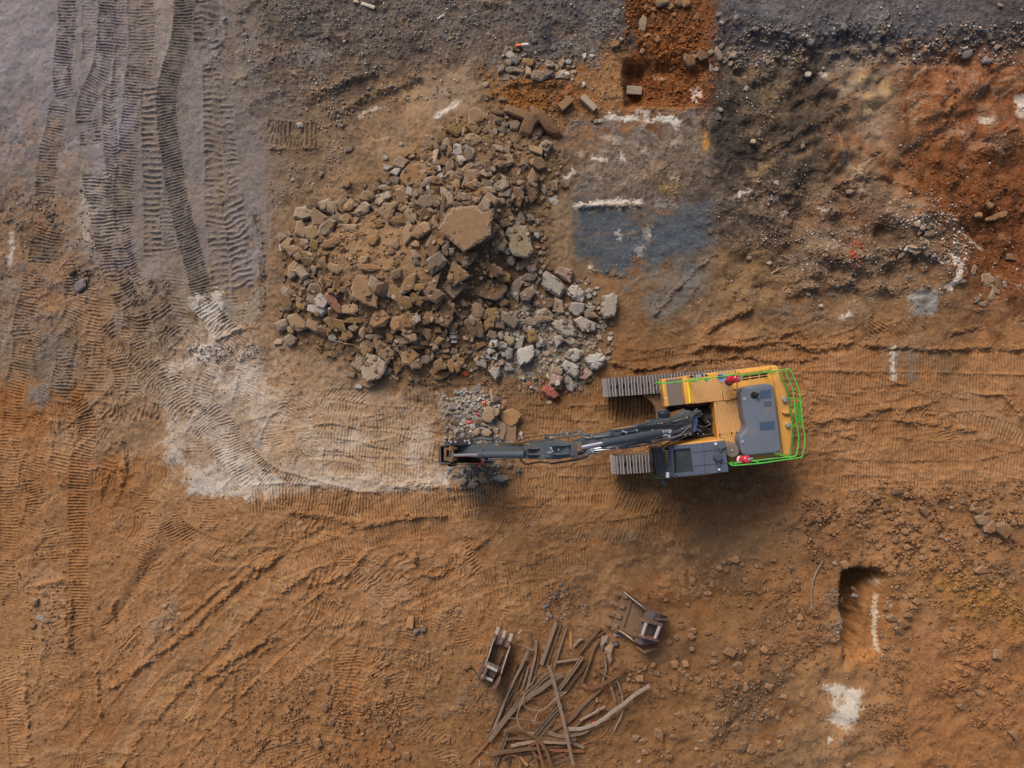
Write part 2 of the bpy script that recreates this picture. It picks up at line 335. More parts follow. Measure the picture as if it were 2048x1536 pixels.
# diagonal wheel lanes towards the bottom left
for k, (dx, w_, fl) in enumerate([(-150, 40, 0), (-95, 44, 0), (-48, 40, 0), (46, 44, 0), (92, 46, 0), (138, 46, 0), (184, 40, 0)]):
    o = dx
    track([(600 + o * .72, 1130 + o * .7), (500 + o * .72, 1215 + o * .7), (400 + o * .72, 1310 + o * .7), (300 + o * .72, 1420 + o * .7), (205 + o * .72, 1545 + o * .7)], w_, 5.2, .020, wav=.2, cov=.6, var=.7, rut=.01 * (k % 3))
smear([(620,1120),(540,1180),(470,1240),(400,1310),(330,1385),(270,1450),(215,1540)], 24, (160,116,80), .9, soft=4, flat=1)
ridge([(630,1138),(548,1197),(480,1257),(412,1327),(344,1402),(284,1467),(230,1556)], 4, .05, 0, (120,84,56), .35)
smear([(560,1180),(470,1260),(380,1340),(300,1400)], 10, (146,102,68), .5, flat=.5)
smear([(400,1060),(350,1180),(300,1260),(280,1300)], 18, (156,112,78), .8, soft=4, flat=.9)
smear([(350,1100),(300,1190),(240,1280),(190,1350)], 14, (156,112,78), .6, soft=4, flat=.8)
ridge([(540,1120),(500,1150),(450,1195),(370,1270),(290,1330),(210,1385)], 5, .07, .03, (118,80,52), .4)
ridge([(480,1160),(440,1175),(390,1220),(330,1260)], 5, .06, -.03, (110,76,50), .4)
ridge([(560,1270),(520,1290),(450,1330),(400,1370)], 6, .07, .03, (116,80,52), .45); ridge([(555,1290),(500,1320),(430,1370)], 5, .05)
smear([(340,1200),(300,1330),(250,1420)], 20, (140,112,92), .35)
paint(ell(330,1235,26,12,-40), (128,118,112), 8, 6, .4, rough=.03)
# centre bottom: arcs and lanes
track([(540,1145),(600,1122),(680,1095),(760,1070),(830,1056),(900,1052)], 44, 6.2, .030, wav=.2, cov=.95)
track([(860,1070),(900,1090),(890,1130),(850,1150)], 60, 6.0, .016, wav=.6, var=.7)
track([(880,1060),(880,1100),(870,1150)], 80, 6.0, .016, slant=1.2, wav=.3)
track([(560,1080),(600,1060),(640,1060)], 50, 13, .035, slant=.6, wav=.4)
track([(620,1160),(680,1150),(720,1160)], 44, 12, .035, slant=.5, wav=.5)
track([(700,1140),(760,1160),(820,1190),(870,1170),(940,1130)], 60, 8, .03, slant=.5, wav=.6, var=.8)
track([(780,1110),(800,1130),(820,1150)], 50, 13, .035, slant=.1, wav=.4)
track([(770,1240),(830,1215),(880,1200),(950,1170),(1010,1150),(1040,1140)], 44, 6.2, .030, wav=.2, cov=.95)
track([(560,1330),(640,1290),(700,1275),(780,1255)], 56, 6.4, .022, wav=.3)
track([(600,1200),(650,1230),(700,1250)], 60, 8, .028, slant=-.3, wav=.6, var=.8)
track([(900,1230),(930,1270),(960,1290),(1000,1220)], 50, 7.5, .02, slant=.5, wav=.5, var=.8)
track([(700,1300),(700,1370),(690,1430),(680,1480)], 60, 7.2, .026, wav=.4, var=.6)
track([(740,1330),(790,1370),(830,1420)], 60, 7.4, .026, slant=.5, wav=.5, var=.8)
track([(840,1440),(880,1490),(900,1550)], 50, 7, .02, wav=.4, var=.8)
ridge([(830,1080),(830,1120),(845,1145),(880,1150),(920,1120),(970,1080),(1010,1055)], 5, .07, 0, (126,86,56), .3)
ridge([(590,1160),(640,1168),(700,1140),(740,1100)], 5, .05); ridge([(560,1100),(540,1130),(500,1160)], 6, .07)
paint([(860,1240),(880,1180),(960,1160),(970,1200),(880,1260)], (160,118,84), 12, 6, .5)
paint(ell(770,1170,60,40), (158,122,98), 20, 12, .45)
paint(ell(880,1250,30,14,-30), (108,78,58), 10, 8, .4, rough=.05)
paint([(800,1290),(850,1250),(900,1300),(860,1380),(780,1370)], (120,88,64), 18, 12, .5, rough=.03)
paint([(930,1330),(980,1370),(900,1420),(830,1450),(820,1440),(900,1390)], (112,88,70), 12, 8, .6, 'd30', .4)
paint([(600,1340),(720,1420),(700,1560),(450,1560),(470,1420)], 'N', 30, 14, .4, rough=.016)
# ---- under the boom and around the excavator
track([(1040,790),(1100,785),(1160,780),(1220,778)], 60, 6.2, .022, wav=.25, col='N', ca=.3)
track([(1050,830),(1120,832),(1220,832)], 44, 6.2, .022, wav=.25)
track([(1150,880),(1200,850),(1260,845)], 60, 5.6, .016, slant=1.0, wav=.4)
track([(1215,815),(1270,812),(1330,808)], 60, 7.6, .040, slant=.12, wav=.15, cov=1, col='n', ca=.4)
track([(1020,960),(1100,965),(1180,960),(1230,955)], 60, 6.2, .020, wav=.3)
track([(1230,990),(1330,1000),(1450,1000),(1600,980)], 64, 7.5, .030, slant=.35, wav=.4, col='n', ca=.5)
track([(1330,1020),(1450,1035),(1570,1020)], 40, 7, .018, slant=.3, wav=.4, col='n', ca=.5)
track([(1060,1090),(1150,1080),(1230,1040)], 40, 7, .018, wav=.5, var=.9)
track([(1060,1125),(1100,1130)], 40, 7, .022, wav=.4); track([(1150,1070),(1250,1060),(1350,1040)], 44, 7, .018, slant=.3, wav=.5, var=.8)
paint([(1380,1060),(1640,1020),(1650,1110),(1560,1130),(1420,1110)], (122,92,68), 20, 10, .6)  # darker packed earth, with the excavator's soft shadow painted into its colour
paint([(1310,1080),(1400,1130),(1390,1170),(1330,1165),(1310,1120)], (172,126,84), 10, 12, .5, rough=.02)
smear([(1180,1140),(1220,1160),(1260,1180)], 10, (166,122,82), .6); paint(ell(1245,1068,50,9,8), (96,80,68), 8, 8, .5)
paint(ell(1130,1210,46,30,20), (104,76,60), 14, 12, .6, rough=.05)
# ---- right side: level run with fine cleats
smear([(1240,690),(1400,700),(1560,700)], 24, 'N', .5)
for y0, w_, a_, b_ in [(722, 44, 1560, 2090), (768, 40, 1600, 2090), (812, 44, 1630, 1960), (905, 56, 1780, 2000), (948, 52, 1650, 1960), (860, 46, 1640, 1800), (965, 30, 1680, 1780), (930, 50, 1580, 1700)]:
    track([(a_, y0 + rr.uniform(-6, 6)), ((a_ + b_) / 2, y0 + rr.uniform(-8, 8)), (b_, y0 + rr.uniform(-8, 8))], w_, 6.0, .024, wav=.2, cov=.75, var=.5)
track([(1250,712),(1330,716),(1420,704),(1560,712)], 26, 7, .022, wav=.4); track([(1240,735),(1330,722),(1450,712)], 22, 6, .02, wav=.3)
track([(1830,830),(1870,820),(1900,810)], 34, 7, .022, slant=.8, wav=.4)
ridge([(1210,722),(1280,738),(1400,722),(1480,712),(1560,722),(1640,715)], 5, .08, -.02, (112,76,50), .5)
ridge([(1410,690),(1480,694),(1560,682),(1600,690),(1640,700),(1700,688),(1800,695),(1880,700),(1960,695),(2060,700)], 5, .08, -.02, (112,78,52), .45)
ridge([(1600,845),(1680,838),(1760,818),(1830,815),(1870,805)], 5, .06, .02, (120,82,54), .4)
ridge([(1780,838),(1830,842),(1900,852),(1960,862)], 5, .07, .02, (126,86,56), .4)
ridge([(1950,790),(2000,790),(2040,830),(2060,860)], 4, .06); ridge([(1660,880),(1740,860),(1760,850)], 4, .05)
paint([(1860,800),(1980,785),(2050,850),(2060,880),(1980,870),(1900,830)], (156,116,84), 14, 8, .6, rough=.008)
paint([(1960,920),(2020,940),(2060,1000),(2060,1040),(1960,1010)], (154,112,78), 14, 8, .6, rough=.01)
smear([(1785,690),(1790,720),(1785,760)], 18, (170,158,152), .6, 'v'); smear([(1815,690),(1820,740),(1830,765)], 22, (120,106,98), .6, 'v')
paint([(1765,680),(1830,680),(1825,740),(1770,745)], (116,98,86), 10, 8, .6, 'v', .5)
# ---- upper middle: packed dark earth with scraped slabs
paint([(480,-40),(1240,-40),(1200,120),(900,110),(760,150),(640,200),(500,220)], (94,80,72), 30, 16, .55, 'd30', .3, rough=.028)
paint([(590,70),(650,60),(655,110),(635,150),(595,110)], (120,112,106), 12, 8, .7)
paint([(590,50),(640,55),(640,75),(600,75)], (76,72,74), 6, 5, .7)
paint([(690,20),(740,10),(745,60),(735,75),(690,60)], (104,94,86), 8, 6, .6, 'd45', .3)
paint([(840,0),(900,0),(880,30),(845,30)], (110,104,108), 10, 8, .5)
paint([(970,-10),(1010,-20),(1240,-20),(1260,30),(1200,70),(1120,120),(1060,140),(1050,70)], (88,84,88), 16, 12, .7, 'h', .3)
smear([(1085,65),(1105,80),(1100,110)], 24, (54,52,58), .7, soft=10); paint(ell(1180,85,36,22,-30), (116,116,120), 12, 8, .6)
paint(ell(1128,98,22,14,-15), (98,96,98), 5, 3, .7)
ridge([(600,205),(660,180),(700,160),(760,145)], 6, .08, .05, (84,70,60), .5); ridge([(660,235),(720,200),(790,170),(850,150)], 6, .08, .05, (92,76,64), .4)
paint([(840,160),(890,130),(930,125),(945,150),(1020,155),(1030,170),(960,185),(930,230),(850,240),(800,230),(810,200)], (146,120,98), 12, 7, .85, rough=.006)
paint([(810,180),(850,160),(860,240),(820,260),(800,240)], (156,124,94), 10, 6, .7, rough=.006)
smear([(870,238),(895,222),(918,200)], 12, (204,198,196), .9, 'd45'); smear([(880,190),(895,178)], 8, (184,170,160), .7, 'd45')
paint([(880,165),(950,190),(930,220),(870,245),(860,200)], (136,112,92), 8, 6, .5, 'd45', .5)
paint([(715,235),(790,215),(860,260),(850,310),(780,330),(730,300)], (142,112,86), 12, 8, .7, rough=.01)
smear([(715,235),(735,222),(762,215)], 7, (196,176,164), .8); smear([(740,278),(760,280),(775,275)], 6, (176,146,118), .6)
smear([(685,220),(692,228)], 5, (180,160,150), .7)
smear([(860,258),(890,255)], 8, (166,140,118), .6)
track([(530,262),(580,268),(640,272)], 50, 8.5, .035, wav=.4, cov=.9); ridge([(530,297),(600,298),(660,292)], 3, .04)
paint([(650,280),(690,300),(700,360),(680,330)], (150,122,100), 10, 6, .4)
paint([(540,300),(580,320),(560,400),(540,420)], (112,98,88), 12, 8, .4)
paint([(590,400),(700,340),(760,350),(680,400)], (134,102,72), 14, 8, .6)
# edge of the red soil, buried footing
paint([(960,150),(1080,160),(1160,180),(1200,220),(1130,260),(1060,240),(1000,230)], (126,84,50), 14, 9, .7, rough=.03)
paint([(1010,180),(1060,185),(1100,200),(1110,230),(1050,240),(1005,210)], (134,84,40), 10, 8, .8, rough=.03)
paint([(1180,130),(1260,110),(1255,200),(1240,215),(1190,210)], (148,110,74), 12, 7, .8, 'd60', .35, rough=.02)
ridge([(1000,172),(1060,168),(1120,172),(1150,190),(1160,210)], 5, .07); ridge([(1180,195),(1220,200),(1250,196)], 2, -.04)
paint([(1090,240),(1160,220),(1420,225),(1430,300),(1120,300)], (124,104,90), 14, 10, .6, 'h', .3)
for p in [[(1215,232),(1250,236),(1280,236)], [(1290,238),(1330,240),(1362,246)], [(1270,222),(1300,225)]]: smear(p, 9, (196,186,178), .9)
paint([(1110,300),(1440,290),(1440,400),(1130,400)], (112,94,82), 18, 10, .6, 'd45', .4, rough=.02)
paint([(1380,225),(1428,225),(1430,330),(1390,330)], (124,104,86), 10, 6, .7, 'v', .3)
smear([(1408,262),(1412,285),(1410,300)], 14, (196,132,66), .85)
paint([(1100,390),(1140,380),(1145,440),(1160,540),(1120,540),(1080,480)], (138,112,84), 10, 5, .85, rough=.006)
paint([(1090,380),(1150,300),(1130,380),(1110,440)], (122,104,88), 10, 6, .4)
smear([(1120,352),(1135,356),(1146,345),(1144,332)], 7, (206,200,196), .85, soft=3)
smear([(1095,400),(1108,402),(1112,410)], 14, (184,176,170), .6)
for p in [[(1200,302),(1215,300)], [(1205,322),(1212,320)], [(1240,305),(1245,320)], [(1285,300),(1300,310)], [(1290,240),(1270,290)]]: smear(p, 8, (180,172,166), .5, 'h')
# slate coloured slab ground
paint([(1150,425),(1180,405),(1290,415),(1380,420),(1425,385),(1432,470),(1415,495),(1390,520),(1350,520),(1290,545),(1240,553),(1160,525),(1148,490),(1155,450)], (76,81,90), 12, 7, .95, 'h', .2, rough=.008)
paint([(1160,500),(1290,510),(1285,545),(1240,550),(1160,525)], (66,72,82), 7, 6, .6, 'h', .3)
paint([(1148,398),(1200,402),(1210,420),(1160,425)], (74,82,92), 5, 4, .7)
paint([(1150,412),(1180,405),(1230,402),(1275,400),(1285,412),(1230,416),(1180,416)], (176,160,146), 4, 3, .9)
paint([(1195,405),(1285,402),(1290,414),(1200,415)], (128,114,104), 3, 2, .6)
ridge([(1148,414),(1180,412),(1230,410),(1290,410)], 5, .08, .0)
paint([(1290,400),(1355,395),(1360,415),(1300,420)], (150,140,128), 6, 6, .6, 'v', .4)
paint(ell(1335,370,26,20,10), (134,106,66), 8, 8, .7, rough=.03); smear([(1270,365),(1310,325),(1320,330)], 12, (160,138,116), .5)
paint(ell(1290,475,20,16,-30), (144,112,84), 6, 7, .8); paint(ell(1275,535,14,16,-40), (150,86,44), 6, 5, .8)
for c_, r_ in [((1238,470),6), ((1300,464),6), ((1278,500),5), ((1182,533),5), ((1298,465),7), ((1340,480),4)]: paint(ell(c_[0], c_[1], r_, r_ * 1.5), (196,184,170), 3, 3, .8)
paint(ell(1182,522,9,6), (110,80,54), 4, 3, .7); paint(ell(1290,435,34,12,8), (116,84,62), 8, 8, .5); paint(ell(1325,425,28,9), (118,78,54), 6, 6, .6)
paint([(1290,545),(1350,515),(1430,490),(1440,560),(1380,640),(1300,640),(1260,600)], (108,96,86), 20, 9, .8, 'd45', .3)
paint([(1360,540),(1410,510),(1395,570),(1350,590)], (104,98,98), 8, 8, .7, 'd45', .5)
ridge([(1170,535),(1220,548),(1270,556)], 3, .04); ridge([(1300,640),(1370,560),(1440,500)], 4, .05)
relief([(1140,400),(1430,390),(1430,560),(1160,560)], -.08, 14, 4)
def blotch(poly, n, cols, ws=(5, 26), ls=(12, 80), al=(.15, .5), angs=(0, 180), hh=0.0):
    xs = [p[0] for p in poly]; ys = [p[1] for p in poly]
    for k in range(n):
        while True:
            x, y = rr.uniform(min(xs), max(xs)), rr.uniform(min(ys), max(ys))
            if inside(x, y, poly): break
        a = R(rr.choice(angs) + rr.uniform(-15, 15)); l = rr.uniform(*ls); w_ = rr.uniform(*ws)
        P = [(x, y), (x + l * .5 * math.cos(a), y + l * .5 * math.sin(a)), (x + l * math.cos(a + .25), y + l * math.sin(a + .25))]
        smear(P, w_, rr.choice(cols), rr.uniform(*al), soft=max(5, w_ * .5))
        if hh and rr.random() < .5: ridge(P, w_ * .22 + 1.5, rr.uniform(-hh, hh), rr.uniform(-hh, hh) * .5)
SC1 = [(160,140,122),(150,124,100),(96,82,74),(80,68,62),(126,104,88),(118,110,108),(140,104,74)]
blotch([(480,-20),(1240,-20),(1180,140),(760,160),(620,230),(500,220)], 70, [(116,104,98),(104,98,100),(80,68,62),(124,100,80),(70,62,60),(134,112,92)], (6, 30), (15, 90), (.15, .5), (-30, 0, 150), .03)
blotch([(1100,230),(1430,230),(1430,400),(1130,400)], 46, SC1 + [(182,170,160),(104,100,104)], (4, 22), (12, 60), (.2, .6), (-45, 0, -60), .02)
blotch([(1150,415),(1425,410),(1410,540),(1200,540)], 40, [(70,74,84),(98,100,106),(112,96,82),(60,66,78),(124,104,84),(88,92,98)], (4, 20), (12, 70), (.2, .55), (0, -20, 10), .015)
blotch([(1250,560),(1440,480),(1600,620),(1500,700),(1250,680)], 30, [(124,106,90),(108,100,96),(144,110,76),(104,82,62)], (4, 20), (20, 90), (.15, .45), (-45, -35), .03)
blotch([(-20,-20),(120,-20),(110,260),(-20,300)], 34, [(132,124,126),(96,86,88),(112,104,108),(124,104,92),(140,130,130)], (6, 26), (20, 110), (.2, .5), (80, -35, 95), .012)
blotch([(-20,250),(130,250),(140,700),(-20,760)], 60, [(134,112,98),(104,88,78),(120,100,90),(146,104,74),(116,108,106),(90,76,68)], (5, 26), (12, 70), (.2, .5), (80, -40, 0), .025)
blotch([(540,200),(860,240),(600,400),(540,440)], 30, [(146,120,94),(112,94,82),(130,104,80)], (6, 26), (15, 70), (.15, .4), (0, 90, 45), .015)
blotch([(120,-20),(520,-20),(520,600),(180,560)], 50, [(132,120,112),(100,90,84),(142,124,108),(112,102,98),(120,100,82)], (6, 22), (40, 160), (.12, .35), (88, 95, 80))
# ---- the trench with red soil, top
paint([(1265,-40),(1430,-40),(1430,60),(1420,200),(1410,215),(1255,212),(1250,130),(1290,90),(1265,40)], (122,72,38), 10, 6, 1, rough=.035)
paint([(1300,-20),(1420,-20),(1420,60),(1300,70)], (98,60,40), 20, 12, .6); paint([(1255,140),(1300,150),(1390,150),(1400,205),(1260,205)], (112,64,32), 12, 6, .6)
paint(ell(1335,85,34,14,15), (140,80,36), 10, 8, .8, rough=.05); smear([(1300,66),(1340,70),(1365,78)], 10, (70,46,34), .7)
smear([(1395,165),(1400,185),(1398,200)], 18, (206,190,180), .85, 'v', soft=4); smear([(1310,145),(1335,147)], 6, (186,170,156), .7, 'v')
smear([(1380,90),(1390,105)], 10, (160,140,124), .5)
relief([(1252,125),(1300,125),(1420,130),(1418,208),(1256,208)], -.42, 15, 2.5)
relief([(1275,-40),(1422,-40),(1424,128),(1300,124),(1280,70)], -.35, 22, 5)
relief([(1250,130),(1290,132),(1290,208),(1252,206)], -.2, 8, 3)
relief([(1260,70),(1340,62),(1390,100),(1300,112)], .2, 16, 5)
ridge([(1256,212),(1340,216),(1410,214)], 4, .05, 0, (160,112,66), .4)
# ---- right, dug over ground
paint([(1430,-40),(2080,-40),(2080,40),(2020,90),(1900,100),(1640,92),(1440,60)], (90,83,86), 14, 10, .85, 'd45', .25, rough=.018)
paint([(1440,30),(1520,40),(1640,90),(1600,100),(1440,75)], (70,66,72), 14, 10, .6)
paint([(1640,60),(1900,70),(2010,60),(2000,95),(1880,105),(1660,105)], (70,66,68), 10, 9, .8, rough=.05)
paint([(1990,30),(2080,20),(2080,80),(2010,80)], (64,56,54), 12, 8, .7)
relief([(1420,-60),(2100,-60),(2100,70),(1990,85),(1900,98),(1650,95),(1430,70)], .30, 34, 5)
ridge([(1440,45),(1540,70),(1640,95)], 7, .08, 0, (100,84,76), .3)
paint([(1430,90),(1640,100),(1650,150),(1560,200),(1440,190)], (98,82,70), 14, 9, .7, rough=.04)
paint([(1428,160),(1510,170),(1540,230),(1540,330),(1480,380),(1430,370)], (66,55,50), 14, 9, .9, 'd45', .15, rough=.02)
paint([(1530,170),(1600,180),(1600,240),(1570,310),(1550,290),(1525,220)], (122,96,68), 10, 9, .85, 'd60', .5, rough=.02)
paint([(1600,130),(1660,180),(1670,250),(1600,300),(1570,310),(1600,230)], (72,58,50), 10, 9, .85, rough=.02)
paint([(1570,300),(1650,250),(1700,200),(1705,215),(1640,280),(1580,320)], (136,100,70), 6, 7, .7, 'd45', .4)
paint([(1560,320),(1650,280),(1660,370),(1600,390),(1560,350)], (70,58,50), 12, 8, .85, rough=.02)
paint([(1430,370),(1560,340),(1600,400),(1500,470),(1440,450)], (88,76,68), 14, 10, .7, rough=.03)
paint([(1660,115),(1810,112),(1815,200),(1790,240),(1730,220),(1690,180)], (140,122,106), 10, 8, .9, 'd45', .2, rough=.012)
paint([(1720,135),(1790,150),(1790,225),(1730,215)], (168,134,88), 12, 9, .8, 'd60', .3)
paint([(1700,230),(1790,220),(1790,330),(1740,310),(1700,260)], (136,116,102), 12, 9, .7, 'v', .35)
paint([(1810,115),(2080,110),(2080,420),(1860,430),(1780,360),(1800,260),(1790,200)], (134,80,48), 40, 12, .85, rough=.018)
paint([(1830,120),(1960,120),(1960,200),(1880,260),(1820,200)], (150,98,66), 14, 10, .7, 'd60', .5)
paint([(1930,160),(1980,170),(1985,215),(1945,200)], (128,106,92), 8, 6, .8, 'd60', .4)
paint([(1860,220),(1930,230),(1900,280),(1870,270)], (152,108,82), 10, 8, .5, 'v', .4)
paint([(1920,260),(1955,260),(1950,290),(1930,290)], (160,128,110), 8, 6, .8, 'v', .3)
for p in [[(1960,232),(1985,240),(1980,248)], [(1900,262),(1930,262)], [(2000,270),(2015,360)]]: smear(p, 14, (170,148,132), .6)
smear([(2040,190),(2050,230)], 26, (196,180,168), .8, 'v'); smear([(2046,270),(2056,290)], 16, (180,160,144), .7, 'v')
smear([(2010,340),(2030,370)], 20, (170,130,104), .5, 'd45')
paint([(1650,275),(1710,270),(1720,330),(1690,360),(1650,330)], (126,76,46), 8, 7, .85)
paint([(1675,310),(1700,300),(1715,350),(1695,355)], (146,122,102), 4, 3, .9)
paint([(1750,310),(1840,290),(1830,370),(1770,360)], (128,76,44), 12, 8, .8)
paint([(1830,320),(1960,290),(2080,330),(2080,560),(1960,570),(1940,480),(1850,430)], (112,64,34), 22, 12, .85, rough=.045)
relief([(1800,300),(1960,290),(2080,340),(2080,420),(1900,400)], -.25, 50, 10); relief([(1920,440),(2080,430),(2080,560),(1980,560)], -.45, 40, 10)
paint([(1500,400),(1640,360),(1760,380),(1800,440),(1700,480),(1560,470)], (118,92,74), 16, 12, .75, rough=.04)
paint([(1640,420),(1760,430),(1790,480),(1680,500),(1620,480)], (108,72,50), 14, 12, .7, 'd30', .4, rough=.03)
paint([(1690,450),(1770,440),(1780,470),(1700,490)], (134,104,80), 10, 8, .6, 'h', .4)
paint([(1430,450),(1530,450),(1640,470),(1630,510),(1520,505),(1440,490)], (78,64,54), 12, 10, .8, 'd30', .3, rough=.03)
paint([(1540,490),(1660,500),(1840,470),(1900,560),(1760,590),(1600,580)], (112,88,68), 20, 12, .6, 'd30', .3, rough=.035)
paint(ell(1702,512,14,9,-10), (160,50,28), 7, 8, .85); paint(ell(1660,520,20,14), (96,60,46), 8, 8, .6)
smear([(1640,480),(1650,500),(1655,470)], 14, (150,122,100), .6)
paint([(1440,500),(1540,500),(1560,600),(1500,640),(1430,620)], (126,98,68), 18, 10, .7)
paint([(1600,620),(1720,590),(1760,610),(1680,640),(1620,660)], (128,104,86), 14, 10, .6, 'd30', .4); smear([(1680,640),(1700,625)], 8, (196,186,178), .7, 'd45')
paint([(1810,600),(1850,575),(1870,580),(1872,625),(1812,622)], (138,130,124), 5, 4, .8, 'v', .3)
smear([(1905,500),(1915,540),(1905,570),(1895,578)], 14, (200,180,170), .7, 'v'); smear([(1895,570),(1905,575)], 12, (206,184,172), .8)
smear([(1930,460),(1960,475),(1985,495)], 10, (184,160,146), .6); smear([(2010,480),(2025,470)], 14, (150,110,88), .5)
paint([(1800,640),(1870,630),(1880,690),(1780,690)], (140,98,66), 12, 8, .6, 'v', .3)
ridge([(1880,675),(1930,660),(1970,655)], 5, .06, -.03, (104,74,54), .5); ridge([(1560,585),(1680,570),(1800,580),(1860,570)], 6, .08, .05, (98,76,60), .4)
ridge([(1410,670),(1450,640),(1510,618)], 6, .10, -.04, (104,74,50), .5); ridge([(1520,680),(1570,668),(1600,665),(1620,690)], 5, .08, -.03, (112,78,50), .4)
ridge([(1440,560),(1470,590),(1500,600)], 6, .07); ridge([(1380,700),(1440,690),(1500,700)], 6, .06)
ridge([(1660,530),(1760,500),(1860,490)], 7, .10, .05, (92,72,56), .4); ridge([(1520,310),(1600,260),(1700,200)], 6, .10, .06, (80,62,50), .3)
ridge([(1660,370),(1740,350),(1790,360),(1850,400)], 6, .08, -.05); ridge([(1830,100),(1900,160),(1880,260)], 8, .08)
for k in range(26): # tooth scrapes
    x = rr.uniform(1460, 2030); y = rr.uniform(130, 560); a = rr.choice([-40, -35, 50, 60, -25]); l = rr.uniform(20, 60)
    ridge([(x, y), (x + l * math.cos(R(a)), y + l * math.sin(R(a)))], rr.uniform(2.5, 5), rr.choice([-.05, .05, .04]), 0)
blotch([(1440,150),(1660,120),(1660,390),(1440,400)], 90, [(58,48,44),(90,74,62),(120,96,70),(76,62,54),(104,84,66),(140,110,78)], (4, 22), (14, 80), (.2, .6), (-45, 60, -30), .05)
blotch([(1650,110),(1830,110),(1830,370),(1660,370)], 70, [(160,134,108),(128,96,72),(150,116,84),(104,72,52),(170,146,120),(134,82,52),(96,78,68)], (4, 22), (12, 70), (.2, .6), (-45, 55, 80), .045)
blotch([(1810,110),(2060,110),(2060,330),(1830,330)], 80, [(156,106,74),(118,72,46),(140,88,56),(96,62,44),(164,128,104),(126,98,82)], (4, 24), (14, 80), (.2, .55), (-50, 55, 0), .05)
blotch([(1480,370),(1840,350),(1900,560),(1560,600),(1440,480)], 90, [(134,108,88),(96,76,62),(82,66,56),(120,84,58),(146,120,98),(104,88,78)], (4, 22), (14, 90), (.2, .55), (-20, -10, 20), .05)
blotch([(1830,320),(2060,330),(2060,570),(1940,560)], 40, [(96,56,32),(130,78,44),(84,50,32),(146,94,60)], (6, 26), (14, 70), (.2, .5), (20, -30, 60), .06)
blotch([(1430,-20),(2060,-20),(2060,80),(1640,90),(1440,60)], 60, [(104,98,102),(76,72,76),(116,110,112),(96,84,78),(124,116,114)], (6, 24), (16, 90), (.2, .5), (-30, 0, 20), .025)
blotch([(1440,560),(2060,590),(2060,690),(1440,700)], 50, [(152,114,80),(112,84,62),(134,112,94),(124,92,64)], (5, 22), (20, 110), (.15, .45), (0, -25, -10), .04)
blotch([(-20,780),(560,980),(1180,1060),(1180,1300),(700,1560),(-20,1560)], 170, [(160,116,80),(134,94,62),(124,86,58),(166,126,92),(142,104,76)], (5, 26), (30, 200), (.12, .38), (85, -45, -40, -20), .035)
blotch([(1180,1000),(2060,980),(2060,1560),(1180,1560)], 120, [(158,114,78),(128,90,60),(116,82,56),(150,112,82),(140,96,56)], (8, 40), (20, 120), (.12, .35), (0, 45, -30), .035)
for p_, w_, c_, a_ in [([(1450,250),(1480,330)], 70, (62,52,48), .5), ([(1600,190),(1570,290)], 60, (64,54,48), .55), ([(1540,350),(1620,350)], 60, (64,54,48), .5), ([(1450,180),(1520,200)], 40, (70,60,54), .4), ([(1440,470),(1600,480)], 34, (74,60,52), .45),
    ([(1780,200),(1800,170)], 26, (72,58,50), .3), ([(1700,430),(1780,460)], 24, (90,60,44), .5), ([(1850,440),(1950,470)], 40, (92,60,40), .4)]: smear(p_, w_, c_, a_, soft=18)
for p_, w_ in [([(1905,505),(1916,540),(1908,565),(1896,578)], 13), ([(1683,640),(1700,626)], 7), ([(2040,190),(2050,235)], 18), ([(1935,462),(1985,495)], 8), ([(1960,238),(1985,243)], 10), ([(1640,150),(1655,145)], 8), ([(1540,395),(1560,400)], 8), ([(1470,390),(1500,385)], 10), ([(1560,430),(1575,425)], 8), ([(1635,415),(1650,425)], 8), ([(1785,690),(1788,760)], 9)]: smear(p_, w_, (196,180,168), .8, soft=5)
smear([(1815,595),(1862,590),(1862,615),(1825,618)], 20, (138,134,132), .8, soft=6)
# ---- hole lower right
paint([(1655,1180),(1690,1145),(1760,1140),(1790,1170),(1780,1260),(1770,1330),(1690,1330),(1680,1260)], (146,96,56), 8, 5, .9, rough=.02)
paint([(1690,1150),(1755,1145),(1735,1200),(1712,1260),(1690,1290),(1690,1190)], (94,64,42), 7, 3, .9, rough=.02)  # shade at the pit's top and left side painted into the soil colour
relief([(1690,1168),(1700,1150),(1722,1141),(1748,1143),(1762,1156),(1748,1182),(1728,1215),(1722,1255),(1712,1288),(1698,1300),(1686,1282),(1692,1245),(1684,1215),(1692,1190)], -1.0, 13, 3)
relief([(1690,1150),(1760,1146),(1765,1200),(1752,1300),(1690,1330),(1688,1200)], -.30, 14, 3)
smear([(1757,1192),(1756,1230),(1754,1270),(1758,1305)], 7, (198,180,162), .85, 'v', soft=3); smear([(1781,1203),(1783,1218)], 7, (184,160,136), .7)
smear([(1768,1162),(1758,1175)], 7, (190,176,164), .7); smear([(1676,1200),(1680,1230),(1676,1265)], 12, (150,136,122), .6, 'v')
paint([(1632,1235),(1640,1225),(1684,1290),(1680,1298)], (140,118,100), 4, 3, .7); relief([(1632,1235),(1665,1190),(1685,1185),(1684,1290)], .08, 5, 2)
paint([(1690,1300),(1760,1310),(1765,1345),(1690,1338)], (172,114,64), 8, 5, .7, 'v', .4)
smear([(1630,1240),(1650,1200),(1680,1170)], 7, (84,60,48), .6)
paint([(1640,1340),(1760,1350),(1770,1470),(1700,1500),(1640,1440)], (148,106,74), 16, 8, .7, rough=.008)
paint([(1645,1376),(1672,1372),(1700,1372),(1726,1378),(1724,1400),(1706,1425),(1708,1442),(1690,1460),(1668,1450),(1652,1440),(1672,1420),(1660,1405),(1668,1392)], (194,184,174), 7, 2.2, .9, rough=.003)
